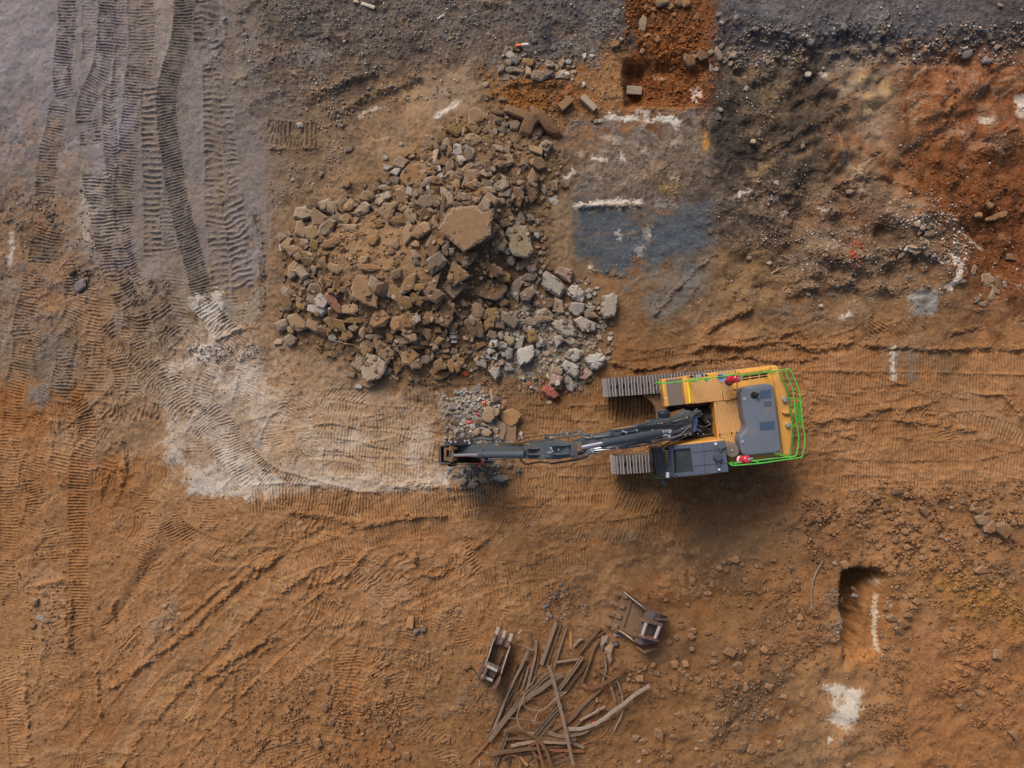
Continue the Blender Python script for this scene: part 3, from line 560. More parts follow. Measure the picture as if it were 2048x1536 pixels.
paint(ell(1684,1403,10,9), (150,112,78), 4, 3, .9); smear([(1655,1484),(1666,1472)], 7, (188,180,172), .9, soft=2); smear([(1680,1476),(1684,1484)], 6, (180,172,164), .8, soft=2); smear([(1629,1487),(1634,1491)], 5, (184,176,168), .8, soft=2)
paint([(1820,1120),(1940,1130),(2040,1200),(2040,1260),(1960,1240),(1860,1180)], (156,106,52), 18, 10, .75, rough=.035)
paint([(1900,1100),(2000,1120),(2060,1140),(2060,1180),(1960,1160)], (112,90,76), 14, 10, .5, rough=.05)
paint([(1560,1080),(1700,1000),(2060,990),(2060,1120),(1800,1130),(1640,1110)], (140,98,66), 30, 14, .5, rough=.04)
paint([(1620,1090),(1700,1080),(1720,1140),(1650,1180),(1620,1150)], (118,80,52), 14, 9, .6, rough=.04)
paint([(1520,1230),(1620,1200),(1650,1260),(1560,1340),(1500,1320)], (116,82,58), 22, 12, .6, rough=.04)  # shading of the broad relief painted as a darker diagonal band
paint([(1440,1380),(1560,1340),(1580,1400),(1480,1480),(1420,1480)], (102,78,60), 14, 8, .75, rough=.03)
paint([(1320,1290),(1440,1290),(1420,1330),(1320,1330)], (112,80,62), 16, 8, .5)
relief([(1420,1130),(1620,1120),(1600,1240),(1480,1260),(1360,1220)], -.15, 40, 8)
for k in range(22):
    x = rr.uniform(1860, 1990); y = 1250 + (x - 1860) * .9 + rr.uniform(-40, 130)
    ridge([(x, y), (x + 20, y + 8), (x + rr.uniform(35, 60), y + rr.uniform(14, 26))], 3, .07, -.02, jag=3)
paint([(1840,1250),(2040,1300),(2060,1560),(1860,1560),(1790,1440)], (150,100,64), 40, 14, .45, rough=.02)
# ---- rubble heap floor
HEAP = [(560,560),(575,470),(620,410),(700,380),(790,330),(860,265),(960,215),(1100,260),(1130,330),(1090,430),(1090,520),(1180,560),(1230,620),(1215,730),(1150,790),(1085,790),(990,760),(890,765),(760,770),(690,720),(600,690),(555,650)]
paint(HEAP, (118,92,68), 16, 8, .85, rough=.010)
paint([(640,480),(720,440),(840,470),(860,560),(800,590),(700,580),(650,540)], (140,108,80), 18, 6, .95, rough=.009)
paint([(880,500),(1010,500),(1040,600),(1000,680),(900,680),(890,600)], (84,64,50), 16, 8, .8)
paint([(1000,640),(1090,600),(1180,700),(1150,770),(1020,750)], (146,134,122), 14, 9, .75, rough=.04)
paint([(1010,700),(1110,690),(1120,750),(1010,760)], (140,126,112), 10, 6, .8)
paint([(860,270),(980,230),(1080,270),(1080,420),(880,400)], (120,94,70), 14, 8, .7)
w_, m_ = polymask([(620,480),(700,430),(840,350),(980,280),(1070,330),(1060,460),(1010,600),(950,690),(830,720),(700,680),(610,600)], 110, 6, 0)
HB[w_] += m_ * .75
w_, m_ = polymask([(720,510),(800,480),(920,400),(990,430),(950,560),(860,640),(760,600)], 70, 5, 0); HB[w_] += m_ * .45
relief([(900,560),(1010,560),(1000,650),(900,650)], -.25, 40, 5)
# small pile under the stick
paint([(890,800),(930,780),(990,790),(1010,850),(1000,960),(960,985),(905,970),(890,920)], (134,128,124), 8, 7, .9, rough=.04)
relief([(905,810),(990,800),(1000,940),(920,950)], .28, 40, 4)
paint([(960,930),(1020,920),(1010,975),(940,985)], (100,82,68), 10, 7, .7)
smear([(990,935),(1000,958)], 14, (70,64,64), .6)
# scrap yard floor
paint([(1000,1240),(1180,1230),(1300,1320),(1240,1540),(960,1540),(980,1400)], (128,88,58), 30, 12, .6, rough=.02)
# ---- assemble
for p_, w_, a_ in [([(345,900),(380,850),(420,860),(500,930)], 50, .40), ([(380,960),(470,965),(560,975)], 44, .5), ([(440,780),(500,760),(540,820),(500,840)], 54, .40), ([(480,700),(500,740),(470,790)], 34, .35), ([(600,860),(640,900),(700,880)], 44, .3), ([(700,860),(720,890)], 36, .35),
    ([(830,850),(840,900),(820,940)], 40, .35), ([(600,960),(700,965),(880,960)], 26, .4), ([(390,600),(420,640),(440,680)], 44, .35), ([(330,740),(380,720),(440,690)], 30, .3), ([(560,930),(620,950),(660,940)], 30, .35)]: smear(p_, w_, (190,178,170), a_, soft=22, flat=.35)
blotch([(-20,-20),(530,-20),(520,520),(180,500),(110,260),(-20,240)], 36, [(138,130,136),(126,118,124),(112,104,108)], (10, 30), (60, 200), (.15, .4), (86, 92, 80))
ll_ = sstep((1000 - GX) / 200) * sstep((GY - 1000) / 80); HC *= 1 - .28 * ll_
lr_ = sstep((GX - 1150) / 120) * sstep((GY - 950) / 60); RM *= 1 - .45 * lr_
for P_, h_, s_ in (([(1430,120),(2060,110),(2060,600),(1440,600)], .12, 60), ([(1180,980),(2060,980),(2060,1560),(1180,1560)], .05, 60), ([(480,-30),(1240,-30),(1200,140),(520,240)], .035, 60)):
    w, m = polymask(P_, s_, 4, 0); HB[w] += m * (N_WAVE[w] * .6 + N_BIG[w] * .5) * h_
w, m = polymask([(1840,300),(2060,330),(2060,570),(1940,560)], 30, 6, 0); RM[w] *= 1 - .4 * m; COL[w] *= (1 - .06 * m)[..., None]
blotch([(1120,225),(1420,228),(1415,345),(1130,345)], 26, [(112,106,108),(98,94,98),(140,128,118),(176,166,158)], (4, 16), (12, 60), (.25, .6), (0, -40, 10), .02)
for p_, w_ in [([(1180,315),(1215,322)], 6), ([(1210,236),(1262,235)], 9), ([(1288,238),(1340,240),(1362,248)], 11), ([(1100,395),(1112,410)], 12), ([(1150,413),(1210,404),(1285,402)], 9), ([(1240,300),(1248,325)], 8), ([(1345,232),(1352,262)], 6)]: smear(p_, w_, (200,190,180), .8, soft=4)
smear([(1150,470),(1240,480),(1400,470)], 60, (70,77,88), .45, 'h', soft=16); smear([(1360,440),(1420,420)], 40, (74,82,94), .6, 'h', soft=14); smear([(1290,560),(1350,600),(1380,560)], 50, (104,98,96), .6, 'd45', soft=16); smear([(1240,545),(1300,590),(1330,640)], 44, (104,96,92), .5, 'd45', soft=18)
for k in range(60):
    x, y = rr.uniform(330, 900), rr.uniform(700, 980); a = rr.uniform(0, 3.14); l = rr.uniform(8, 50)
    if inside(x, y, [(320,860),(430,690),(560,740),(880,800),(910,970),(520,985),(380,975)]):
        smear([(x, y), (x + l * .5 * math.cos(a), y + l * .5 * math.sin(a)), (x + l * math.cos(a + .4), y + l * math.sin(a + .4))], rr.uniform(4, 18), rr.choice([WH, (176,152,134), (160,138,120)]), rr.uniform(.15, .6), None, soft=9)
lowl = sstep((GY - 650) / 400) * sstep((1200 - GX) / 500); 
lum_ = COL.mean(2, keepdims=True); COL = lum_ + (COL - lum_) * (.95 - .05 * sstep((GY - 600) / 300))[..., None]; COL[..., 1] += 1.5; COL[..., 2] -= 1.5 * sstep((GY - 500) / 400)
tl_ = sstep((420 - GX) / 300) * sstep((520 - GY) / 400); COL += (tl_ * 10)[..., None] * np.array([1, 1, 1.15], np.float32)
COL += (nz(34, 5, 22, beta=.8) * 3.0 + np.clip(nz(35, 10, 40) - .9, 0, 2) * -9)[..., None] * np.clip(.35 + RM / .03, .4, 1.6)[..., None]
COL += (N_FINE * 4.2 + N_GRIT * 4.0)[..., None] * np.clip(RM / .02, .6, 1.5)[..., None]
sp_ = nz(31, 2.0, 5, beta=0.2); COL += (np.clip(sp_ - 2.1, 0, 2) * 30)[..., None] * np.clip(RM / .02, .5, 2)[..., None]
HT = HB + HC * 2.0 + RM * (N_FINE * .24 + N_MED * .38) + RM * .16 * nz(32, 2.5, 7, beta=.5)
ccl = np.clip(nz(33, 5, 16, beta=.3) - 1.2, 0, 1.2) * RM * 1.0
HT += ccl
def gz(px, py):
    """ground height under photograph position (parallax solved by iteration)"""
    z = 0.0
    for _ in range(3):
        k = (CH - z) / CH; u = 1024 + (px - 1024) * k; v = 768 + (py - 768) * k
        i = min(GW - 1, max(0, int(round((u - X0) / ST)))); j = min(GH - 1, max(0, int(round((v - Y0) / ST)))); z = float(HT[j, i])
    return z
def W(px, py, z=0.0):
    k = (CH - z) / CH / PX
    return Vector(((px - 1024) * k, -(py - 768) * k, z))
def G(px, py, dz=0.0):
    z = gz(px, py) + dz; return W(px, py, z)
# ground mesh: dense over the site, growing cells outside it out to the horizon
def axis(lo, hi, n):
    core = lo + ST * np.arange(n); o = []; x = hi; s = ST
    while x < 26000: s *= 1.045 if s < 40 else 1.3; x += s; o.append(x)
    b = []; x = lo; s = ST
    while x > -24000: s *= 1.045 if s < 40 else 1.3; x -= s; b.append(x)
    return np.concatenate([np.array(b[::-1]), core, np.array(o)])
ax_ = axis(X0, X0 + ST * (GW - 1), GW); ay_ = axis(Y0, Y0 + ST * (GH - 1), GH)
def refl(v, o, n):
    i = np.rint((v - o) / ST).astype(np.int64); p = 2 * (n - 1); i = np.mod(i, p); return np.where(i >= n, p - i, i)
ix = refl(ax_, X0, GW); iy = refl(ay_, Y0, GH)
Z = HT[iy][:, ix]; C = COL[iy][:, ix]
far = np.clip((np.maximum(np.abs(ax_[None, :] - 1024) - 1100, np.abs(ay_[:, None] - 768) - 850)) / 1500, 0, 1).astype(np.float32)
Z = Z * (1 - far)
nx, ny = len(ax_), len(ay_)
V = np.empty((ny, nx, 3), np.float32); V[..., 0] = (ax_[None, :] - 1024) / PX; V[..., 1] = -(ay_[:, None] - 768) / PX; V[..., 2] = Z
me = bpy.data.meshes.new('ground'); me.vertices.add(nx * ny); me.vertices.foreach_set('co', V.ravel())
a = (np.arange(ny - 1)[:, None] * nx + np.arange(nx - 1)[None, :]).astype(np.int32)
q = np.stack([a, a + nx, a + nx + 1, a + 1], -1).reshape(-1)
nf = (nx - 1) * (ny - 1); me.loops.add(nf * 4); me.loops.foreach_set('vertex_index', q)
me.polygons.add(nf); me.polygons.foreach_set('loop_start', np.arange(0, nf * 4, 4, dtype=np.int32))
me.polygons.foreach_set('use_smooth', np.ones(nf, bool))
ca_ = me.color_attributes.new('Col', 'FLOAT_COLOR', 'POINT')
cc = np.ones((ny * nx, 4), np.float32); cc[:, :3] = lin(np.clip(C, 20, 235)).reshape(-1, 3) * KA; ca_.data.foreach_set('color', cc.ravel())
me.update(calc_edges=True)
ground = bpy.data.objects.new('ground', me); COLL.objects.link(ground); ground['kind'] = 'structure'
del V, q, cc, C, a
# ---------------------------------------------------------------- materials
def mat(name, col=None, rough=.8, metal=0.0, attr=None, objcol=False, nscale=20., namp=.25, bump=0.0, bscale=60., dust=None, dscale=4., damt=.4, spec=.3, coat=0.0, edge=None):
    m = bpy.data.materials.new(name); m.use_nodes = True; n = m.node_tree; b = n.nodes['Principled BSDF']; L = n.links
    b.inputs['Roughness'].default_value = rough; b.inputs['Metallic'].default_value = metal; b.inputs['Specular IOR Level'].default_value = spec
    if coat: b.inputs['Coat Weight'].default_value = coat
    tc = n.nodes.new('ShaderNodeTexCoord')
    if attr: c = n.nodes.new('ShaderNodeAttribute'); c.attribute_name = attr; src = c.outputs['Color']
    elif objcol: c = n.nodes.new('ShaderNodeObjectInfo'); src = c.outputs['Color']
    else: c = n.nodes.new('ShaderNodeRGB'); c.outputs[0].default_value = (*alb(col), 1); src = c.outputs[0]
    if namp:
        t = n.nodes.new('ShaderNodeTexNoise'); t.inputs['Scale'].default_value = nscale; t.inputs['Detail'].default_value = 6; t.inputs['Roughness'].default_value = .7
        L.new(tc.outputs['Object'], t.inputs['Vector'])
        mr = n.nodes.new('ShaderNodeMapRange'); mr.inputs[1].default_value = .3; mr.inputs[2].default_value = .7; mr.inputs[3].default_value = 1 - namp; mr.inputs[4].default_value = 1 + namp
        L.new(t.outputs[0], mr.inputs[0])
        mx = n.nodes.new('ShaderNodeVectorMath'); mx.operation = 'SCALE'; L.new(src, mx.inputs[0]); L.new(mr.outputs[0], mx.inputs['Scale']); src = mx.outputs[0]
    if dust:
        t = n.nodes.new('ShaderNodeTexNoise'); t.inputs['Scale'].default_value = dscale; t.inputs['Detail'].default_value = 8; t.inputs['Roughness'].default_value = .65
        L.new(tc.outputs['Object'], t.inputs['Vector'])
        mr = n.nodes.new('ShaderNodeMapRange'); mr.inputs[1].default_value = .62 - damt * .35; mr.inputs[2].default_value = .72; mr.inputs[3].default_value = damt * .25; mr.inputs[4].default_value = min(1, damt + .3)
        L.new(t.outputs[0], mr.inputs[0])
        mx = n.nodes.new('ShaderNodeMix'); mx.data_type = 'RGBA'; L.new(mr.outputs[0], mx.inputs[0]); L.new(src, mx.inputs[6]); mx.inputs[7].default_value = (*alb(dust), 1); src = mx.outputs[2]
    L.new(src, b.inputs['Base Color'])
    if bump:
        t = n.nodes.new('ShaderNodeTexNoise'); t.inputs['Scale'].default_value = bscale; t.inputs['Detail'].default_value = 5; t.inputs['Roughness'].default_value = .65
        L.new(tc.outputs['Object'], t.inputs['Vector'])
        bu = n.nodes.new('ShaderNodeBump'); bu.inputs['Strength'].default_value = 1.0; bu.inputs['Distance'].default_value = bump
        L.new(t.outputs[0], bu.inputs['Height']); L.new(bu.outputs[0], b.inputs['Normal'])
    return m
me.materials.append(mat('earth', attr='Col', rough=.95, spec=.15, nscale=14, namp=.10, bump=.008, bscale=16))
# ---------------------------------------------------------------- object helpers
def tag(o, label=None, cat=None, group=None, kind=None):
    if label: o['label'] = label
    if cat: o['category'] = cat
    if group: o['group'] = group
    if kind: o['kind'] = kind
    return o
def empty(name, loc, label=None, cat=None, group=None):
    o = bpy.data.objects.new(name, None); COLL.objects.link(o); o.location = loc; o.empty_display_size = .2
    return tag(o, label, cat, group)
def absloc(o):
    v = Vector(o.location)
    while o.parent: o = o.parent; v += o.location
    return v
def mk(name, V, F, m, parent=None, org=None, smooth=False, mats=None, mi=None, bevel=0.0, seg=1, ang=40):
    """one mesh object from world coordinates"""
    org = Vector(org) if org is not None else (Vector((0, 0, 0)) if parent is None else absloc(parent))
    me = bpy.data.meshes.new(name); me.from_pydata([tuple(Vector(v) - org) for v in V], [], [tuple(f) for f in F])
    if mi: me.polygons.foreach_set('material_index', mi)
    bm = bmesh.new(); bm.from_mesh(me); bmesh.ops.recalc_face_normals(bm, faces=bm.faces)
    if bevel: bmesh.ops.bevel(bm, geom=[e for e in bm.edges if len(e.link_faces) == 2 and e.calc_face_angle(0) > R(28)], offset=bevel, segments=seg, profile=.6, affect='EDGES')
    bm.to_mesh(me); bm.free()
    for q in (mats or [m]): me.materials.append(q)
    if smooth:
        me.polygons.foreach_set('use_smooth', [True] * len(me.polygons))
        try: me.set_sharp_from_angle(angle=R(ang))
        except Exception: pass
    o = bpy.data.objects.new(name, me); COLL.objects.link(o)
    if parent is not None: o.parent = parent; o.location = org - absloc(parent)
    else: o.location = org
    return o
class B:
    """collects world-space pieces into one mesh"""
    def __init__(s): s.V, s.F, s.M, s.cm = [], [], [], 0
    def m(s, i): s.cm = i; return s
    def add(s, V, F): n = len(s.V); s.V += [Vector(v) for v in V]; s.F += [tuple(i + n for i in f) for f in F]; s.M += [s.cm] * len(F); return s
    def prism(s, P, z0, z1=None):
        """P: world points of the top outline (z ignored if z1 given); walls drop to z0"""
        n = len(P); T = [Vector((p[0], p[1], p[2] if z1 is None else z1)) for p in P]; Bt = [Vector((p[0], p[1], z0)) for p in P]
        return s.add(T + Bt, [tuple(range(n)), tuple(range(2 * n - 1, n - 1, -1))] + [(i, i + n, (i + 1) % n + n, (i + 1) % n) for i in range(n)])
    def box(s, c, sz, rz=0.0, ry=0.0, rx=0.0):
        M = Matrix.Rotation(rz, 3, 'Z') @ Matrix.Rotation(ry, 3, 'Y') @ Matrix.Rotation(rx, 3, 'X'); h = Vector(sz) / 2
        V = [Vector(c) + M @ Vector((x * h.x, y * h.y, z * h.z)) for x in (-1, 1) for y in (-1, 1) for z in (-1, 1)]
        return s.add(V, [(0, 1, 3, 2), (4, 6, 7, 5), (0, 4, 5, 1), (2, 3, 7, 6), (0, 2, 6, 4), (1, 5, 7, 3)])
    def tube(s, P, r, n=8, r2=None, cap=True):
        P = [Vector(p) for p in P]; rings = []; up = None
        for i, p in enumerate(P):
            t = (P[min(i + 1, len(P) - 1)] - P[max(i - 1, 0)]).normalized()
            if up is None: up = t.orthogonal().normalized()
            up = (up - t * up.dot(t)).normalized(); w = t.cross(up)
            rad = r if r2 is None else r + (r2 - r) * i / max(1, len(P) - 1)
            rings.append([p + (up * math.cos(2 * math.pi * k / n) + w * math.sin(2 * math.pi * k / n)) * rad for k in range(n)])
        V = [v for g in rings for v in g]; F = []
        for i in range(len(P) - 1):
            for k in range(n): F.append((i * n + k, i * n + (k + 1) % n, (i + 1) * n + (k + 1) % n, (i + 1) * n + k))
        if cap: F += [tuple(range(n - 1, -1, -1)), tuple((len(P) - 1) * n + k for k in range(n))]
        return s.add(V, F)
    def sweep(s, P, prof, up=Vector((0, 0, 1))):
        """prof: closed section [(side, height)] swept along P"""
        P = [Vector(p) for p in P]; n = len(prof); V = []
        for i, p in enumerate(P):
            t = (P[min(i + 1, len(P) - 1)] - P[max(i - 1, 0)]).normalized(); sd = t.cross(up)
            sd = sd.normalized() if sd.length > 1e-4 else Vector((1, 0, 0)); u = sd.cross(t)
            V += [p + sd * a + u * b for a, b in prof]
        F = [(i * n + k, i * n + (k + 1) % n, (i + 1) * n + (k + 1) % n, (i + 1) * n + k) for i in range(len(P) - 1) for k in range(n)]
        F += [tuple(range(n - 1, -1, -1)), tuple((len(P) - 1) * n + k for k in range(n))]
        return s.add(V, F)
    def disc(s, c, r, h, n=20, axis=None, r2=None):
        ax = Vector(axis or (0, 0, 1)).normalized(); return s.tube([Vector(c) - ax * h / 2, Vector(c) + ax * h / 2], r, n, r2)
    def make(s, name, m, parent=None, **k):
        if k.get('mats'): k['mi'] = s.M
        return mk(name, s.V, s.F, m, parent, **k)
def cr3(P, n=6):
    P = [Vector(p) for p in P]; Q = [P[0] * 2 - P[1]] + P + [P[-1] * 2 - P[-2]]; out = []
    for i in range(1, len(Q) - 2):
        for k in range(n):
            t = k / n; a, b, c, e = Q[i - 1:i + 3]
            out.append(0.5 * ((2 * b) + (c - a) * t + (2 * a - 5 * b + 4 * c - e) * t * t + (3 * b - a - 3 * c + e) * t ** 3))
    return out + [Q[-2]]
# ---------------------------------------------------------------- rock materials: tops take the object's colour, broken faces are paler
M_TOP = mat('dusty_stone', objcol=True, rough=.92, nscale=6, namp=.22, bump=.02, bscale=16, spec=.2, dust=(146,114,80), dscale=2.6, damt=.3)
M_EDGE = mat('broken_concrete', objcol=True, rough=.9, nscale=22, namp=.35, bump=.03, bscale=40, spec=.2)
M_MOT = mat('exposed_aggregate', objcol=True, rough=.9, nscale=26, namp=.45, bump=.04, bscale=30, spec=.2)
nn = M_EDGE.node_tree
for b_ in [x for x in nn.nodes if x.type == 'VECT_MATH']:   # broken edges a little lighter than the dusty top
    mm = nn.nodes.new('ShaderNodeMix'); mm.data_type = 'RGBA'; mm.inputs[0].default_value = .22; mm.inputs[7].default_value = (*alb((190, 176, 160)), 1)
    nn.links.new(b_.outputs[0], mm.inputs[6]); nn.links.new(mm.outputs[2], nn.nodes['Principled BSDF'].inputs['Base Color'])
RC = dict(a=(164,142,120), b=(136,104,70), c=(108,84,66), d=(170,162,154), e=(130,114,100), f=(144,118,92), W=(196,190,182), m=(150,120,80), M=(172,160,146),
          p=(168,138,126), q=(150,104,80), R=(168,78,48), k=(122,118,120), s=(140,102,70), S=(152,112,78), o=(128,116,88), Y=(150,108,58))
RN = dict(a='tan', b='ochre', c='dark brown', d='pale grey', e='grey-brown', f='dusty brown', W='whitish', m='mottled brown', M='speckled grey',
          p='pinkish', q='brick-coloured', R='brick-red', k='slate-grey', s='soil-brown', S='light earthy', o='olive-grey', Y='yellowish')
def rock_mesh(out, h, rs, tilt=.10, inset=.80, ragged=0.0, sink=.25):
    """out: outline [(x, y)] about the origin in metres; returns V, F, mi"""
    P = [Vector((p[0], p[1])) for p in out]
    if ragged:
        Q = []
        for i in range(len(P)):
            a, b = P[i], P[(i + 1) % len(P)]; L = (b - a).length; n = max(1, int(L / ragged)); pn = Vector((-(b - a).y, (b - a).x)).normalized()
            for k in range(n): Q.append(a.lerp(b, k / n) + pn * rs.uniform(-.18, .18) * min(ragged, L) * (k > 0) * .7)
        P = Q
    n = len(P); c = sum(P, Vector((0, 0))) / n; rad = sum((p - c).length for p in P) / n
    tx, ty = rs.uniform(-tilt, tilt), rs.uniform(-tilt, tilt); ch = min(.22 * rad, .3 * h + .012)
    V, F, mi = [], [], []
    def zz(p, z): return z + tx * (p.x - c.x) + ty * (p.y - c.y)
    ins = []
    for p in P:
        d = p - c; k = max(.3, 1 - ch * rs.uniform(.5, 1.7) / max(d.length, .01)); ins.append(c + d * k)
    for p in P: V.append(Vector((p.x * .93, p.y * .93, -sink * h)))
    for p in P: V.append(Vector((p.x, p.y, zz(p, h * rs.uniform(.55, .8)))))
    jj = .06 if rad < .3 else .012
    for p in ins: V.append(Vector((p.x, p.y, zz(p, h * (1 + rs.uniform(-jj, jj))))))
    V.append(Vector((c.x + rs.uniform(-.2, .2) * rad, c.y + rs.uniform(-.2, .2) * rad, zz(c, h * (1.0 + rs.uniform(0, 2 * jj))))))
    for i in range(n):
        j = (i + 1) % n
        F += [(i, j, n + j, n + i), (n + i, n + j, 2 * n + j), (n + i, 2 * n + j, 2 * n + i), (2 * n + i, 2 * n + j, 3 * n)]; mi += [1, 1, 1, 0]
    F.append(tuple(range(n - 1, -1, -1))); mi.append(1)
    return V, F, mi
HR = HT.copy()     # running top surface, for stacking
def idx(x, y): return (min(GH - 1, max(0, int(round((-y * PX + 768 - Y0) / ST)))), min(GW - 1, max(0, int(round((x * PX + 1024 - X0) / ST)))))
THINGS = []
REST = dict(V=[], F=[], C=[])
def put_rock(name, outline_px, cx, cy, h, col, cat, mot=False, lift=0.0, seed=0, ragged=0.0, tilt=.12, flat=False, label=None, group=None, jit=8, rest=False):
    """outline in photograph pixels about (cx, cy); sits on whatever is already there"""
    rs = random.Random(seed * 7919 + 13); g = G(cx, cy); s = 1 / PX * (CH - g.z - h * .6) / CH
    r = sum(math.hypot(p[0], p[1]) for p in outline_px) / len(outline_px) / PX
    j, i = idx(g.x, g.y); k = max(1, int(r * PX / ST * .5)); sub = HR[max(0, j - k):j + k + 1, max(0, i - k):i + k + 1]
    base = min(float(sub.mean()), float(HT[j, i]) + .30) if not flat else float(HT[j, i]); base += lift
    c = W(cx, cy, base + h * .6); c.z = base
    V, F, mi = rock_mesh([(p[0] * s, -p[1] * s) for p in outline_px], h, rs, tilt=tilt if not flat else tilt * .4, ragged=ragged)
    if rest:
        f_ = rs.uniform(.78, 1.04); q = [v * f_ for v in (RC[col] if isinstance(col, str) else col)]; n0 = len(REST['V'])
        REST['V'] += [v + c for v in V]; REST['F'] += [tuple(i + n0 for i in f) for f in F]; REST['C'] += [(*alb(q), 1)] * len(V); return None
    o = mk(name, [v + c for v in V], F, None, None, org=c, mats=[M_MOT, M_MOT] if mot else [M_TOP, M_EDGE], mi=None)
    o.data.polygons.foreach_set('material_index', mi)
    f_ = .95 + rs.uniform(-jit, jit) / 70; q = [min(250, max(10, v * f_ + rs.uniform(-1.5, 1.5))) for v in (RC[col] if isinstance(col, str) else col)]
    o.color = (*alb(q), 1)
    j0, j1, i0, i1 = max(0, j - 2 * k), min(GH, j + 2 * k), max(0, i - 2 * k), min(GW, i + 2 * k)
    yy, xx = np.mgrid[j0:j1, i0:i1]; mk_ = ((yy - j) ** 2 + (xx - i) ** 2) < (1.6 * k) ** 2
    HR[j0:j1, i0:i1] = np.where(mk_, np.maximum(HR[j0:j1, i0:i1], base + h * .9), HR[j0:j1, i0:i1])
    o['category'] = cat; THINGS.append(dict(o=o, x=cx, y=cy, L=2 * r * PX, col=col, label=label, group=group, kind=name, asp=1.0))
    return o
def blob(L, Wd, ang, rs):
    n = rs.choice([4, 5, 5, 6, 7]); a = R(ang); t0 = rs.uniform(0, 6.28); out = []
    for k in range(n):
        t = t0 + 2 * math.pi * (k + rs.uniform(-.36, .36)) / n; u, v = math.cos(t), math.sin(t)
        q = rs.uniform(.95, 1.35); u *= q * L / 2; v *= q * Wd / 2
        out.append((u * math.cos(a) - v * math.sin(a), u * math.sin(a) + v * math.cos(a)))
    return out
_placed = []
SMALL = 205.0
_rid = [0]
def chunks(ox, oy, sc, rows, name='concrete_chunk', cat='concrete chunk', group='broken concrete pieces of the rubble heap', hk=.55, dedupe=True, mn=0):
    for r in rows:
        zx, zy, L, Wd, ang, c = r[:6]; x, y, L, Wd = ox + zx / sc, oy + zy / sc, L * 1.17 / sc, Wd * 1.17 / sc
        if dedupe and any((x - a) ** 2 + (y - b) ** 2 < (.30 * (min(L, Wd) + q) / 2 + 1.5) ** 2 for a, b, q in _placed): continue
        if L < mn: continue
        _placed.append((x, y, min(L, Wd))); _rid[0] += 1; rs = random.Random(_rid[0])
        sm = name == 'concrete_chunk' and L * Wd < SMALL
        put_rock(name, blob(L, Wd, ang, rs), x, y, hk * min(L, Wd) / PX * rs.uniform(.8, 1.15), c, cat, mot=c in 'mMW' or (c == 'd' and rs.random() < .45), seed=_rid[0], tilt=.28, group=group, rest=sm)
        if sm: continue
        THINGS[-1]['asp'] = max(L, Wd) / max(1, min(L, Wd)); THINGS[-1]['L'] = max(L, Wd)
def slab(ox, oy, sc, pts, c, label, h=.16, lift=0.0, name='concrete_slab', cat='concrete slab', mot=False, tilt=.10, flat=False, ragged=.07):
    P = [(ox + a / sc, oy + b / sc) for a, b in pts]; cx = sum(p[0] for p in P) / len(P); cy = sum(p[1] for p in P) / len(P)
    _rid[0] += 1; w = min(max(p[0] for p in P) - min(p[0] for p in P), max(p[1] for p in P) - min(p[1] for p in P))
    _placed.append((cx, cy, w * .8))
    return put_rock(name, [(p[0] - cx, p[1] - cy) for p in P], cx, cy, h, c, cat, mot=mot, lift=lift, seed=_rid[0], tilt=tilt, ragged=ragged, flat=flat, label=label, jit=4)
A1, A2, A3, A4, A5, A6, A7, A8 = (540,200,6.827), (840,200,6.827), (540,400,6.827), (820,400,6.827), (1020,500,8.533), (540,580,6.827), (820,580,8.533), (1000,640,8.533)
slab(*A4, [(840,1080),(1000,1040),(1180,1060),(1330,1180),(1320,1250),(1180,1380),(960,1330),(820,1250)], 'c', 'dark earth-smeared slab in the hollow below the big pentagonal slab', h=.12)
slab(*A4, [(1150,160),(1350,120),(1440,250),(1400,340),(1270,380),(1150,300)], 'c', 'dark gritty slab half buried beside the big pentagonal slab', h=.10)
slab(*A4, [(385,400),(500,190),(545,170),(560,110),(880,70),(1000,170),(1160,100),(1110,300),(1100,480),(1000,560),(850,650),(740,720),(560,560)], (148,120,90), 'biggest concrete slab of the heap, pentagonal and dusted with brown soil', h=.20, lift=.22, tilt=.05)
slab(*A4, [(1130,280),(1225,365),(1110,510),(1010,590),(1040,450),(1100,330)], 'c', 'dark wedge leaning on the broken edge of the biggest slab', h=.18, lift=.05)
slab(*A4, [(1310,380),(1390,330),(1395,270),(1490,300),(1490,340),(1590,345),(1640,480),(1650,600),(1700,700),(1600,800),(1400,760),(1360,690),(1350,590),(1370,560),(1310,480)], (142,130,108), 'olive-grey mossy slab with pale crumbling rim, beyond the biggest slab', h=.18, lift=.1)
slab(*A4, [(1120,500),(1180,450),(1250,425),(1290,460),(1290,510),(1335,590),(1270,700),(1200,690),(1140,600)], 'o', 'smaller olive-stained slab between the biggest slab and the mossy one', h=.15, lift=.05)
slab(*A4, [(550,800),(620,720),(920,715),(870,830),(770,940),(700,870)], 'c', 'brown slab with scalloped edge tucked under the biggest slab tip', h=.12, lift=.05)
slab(*A4, [(390,1130),(500,1080),(540,1150),(600,1185),(740,1110),(750,1180),(660,1290),(590,1355),(480,1240)], 'e', 'grey pointed slab lying under the brown arrowhead slab', h=.12, lift=.02)
slab(*A4, [(500,1060),(590,820),(830,1040),(700,1110),(600,1185),(530,1140)], (134,104,76), 'brown arrowhead-shaped slab resting on a grey pointed one', h=.13, lift=.15)
slab(*A4, [(1380,1150),(1470,1060),(1560,1120),(1510,1200),(1490,1310),(1480,1400),(1410,1330),(1380,1230)], 'e', 'boot-shaped grey-brown slab with pale chalky toe', h=.14)
slab(*A2, [(655,140),(760,90),(860,160),(948,210),(900,345),(660,345)], 'f', 'flat pentagon slab at the very top of the heap', h=.12, flat=True)
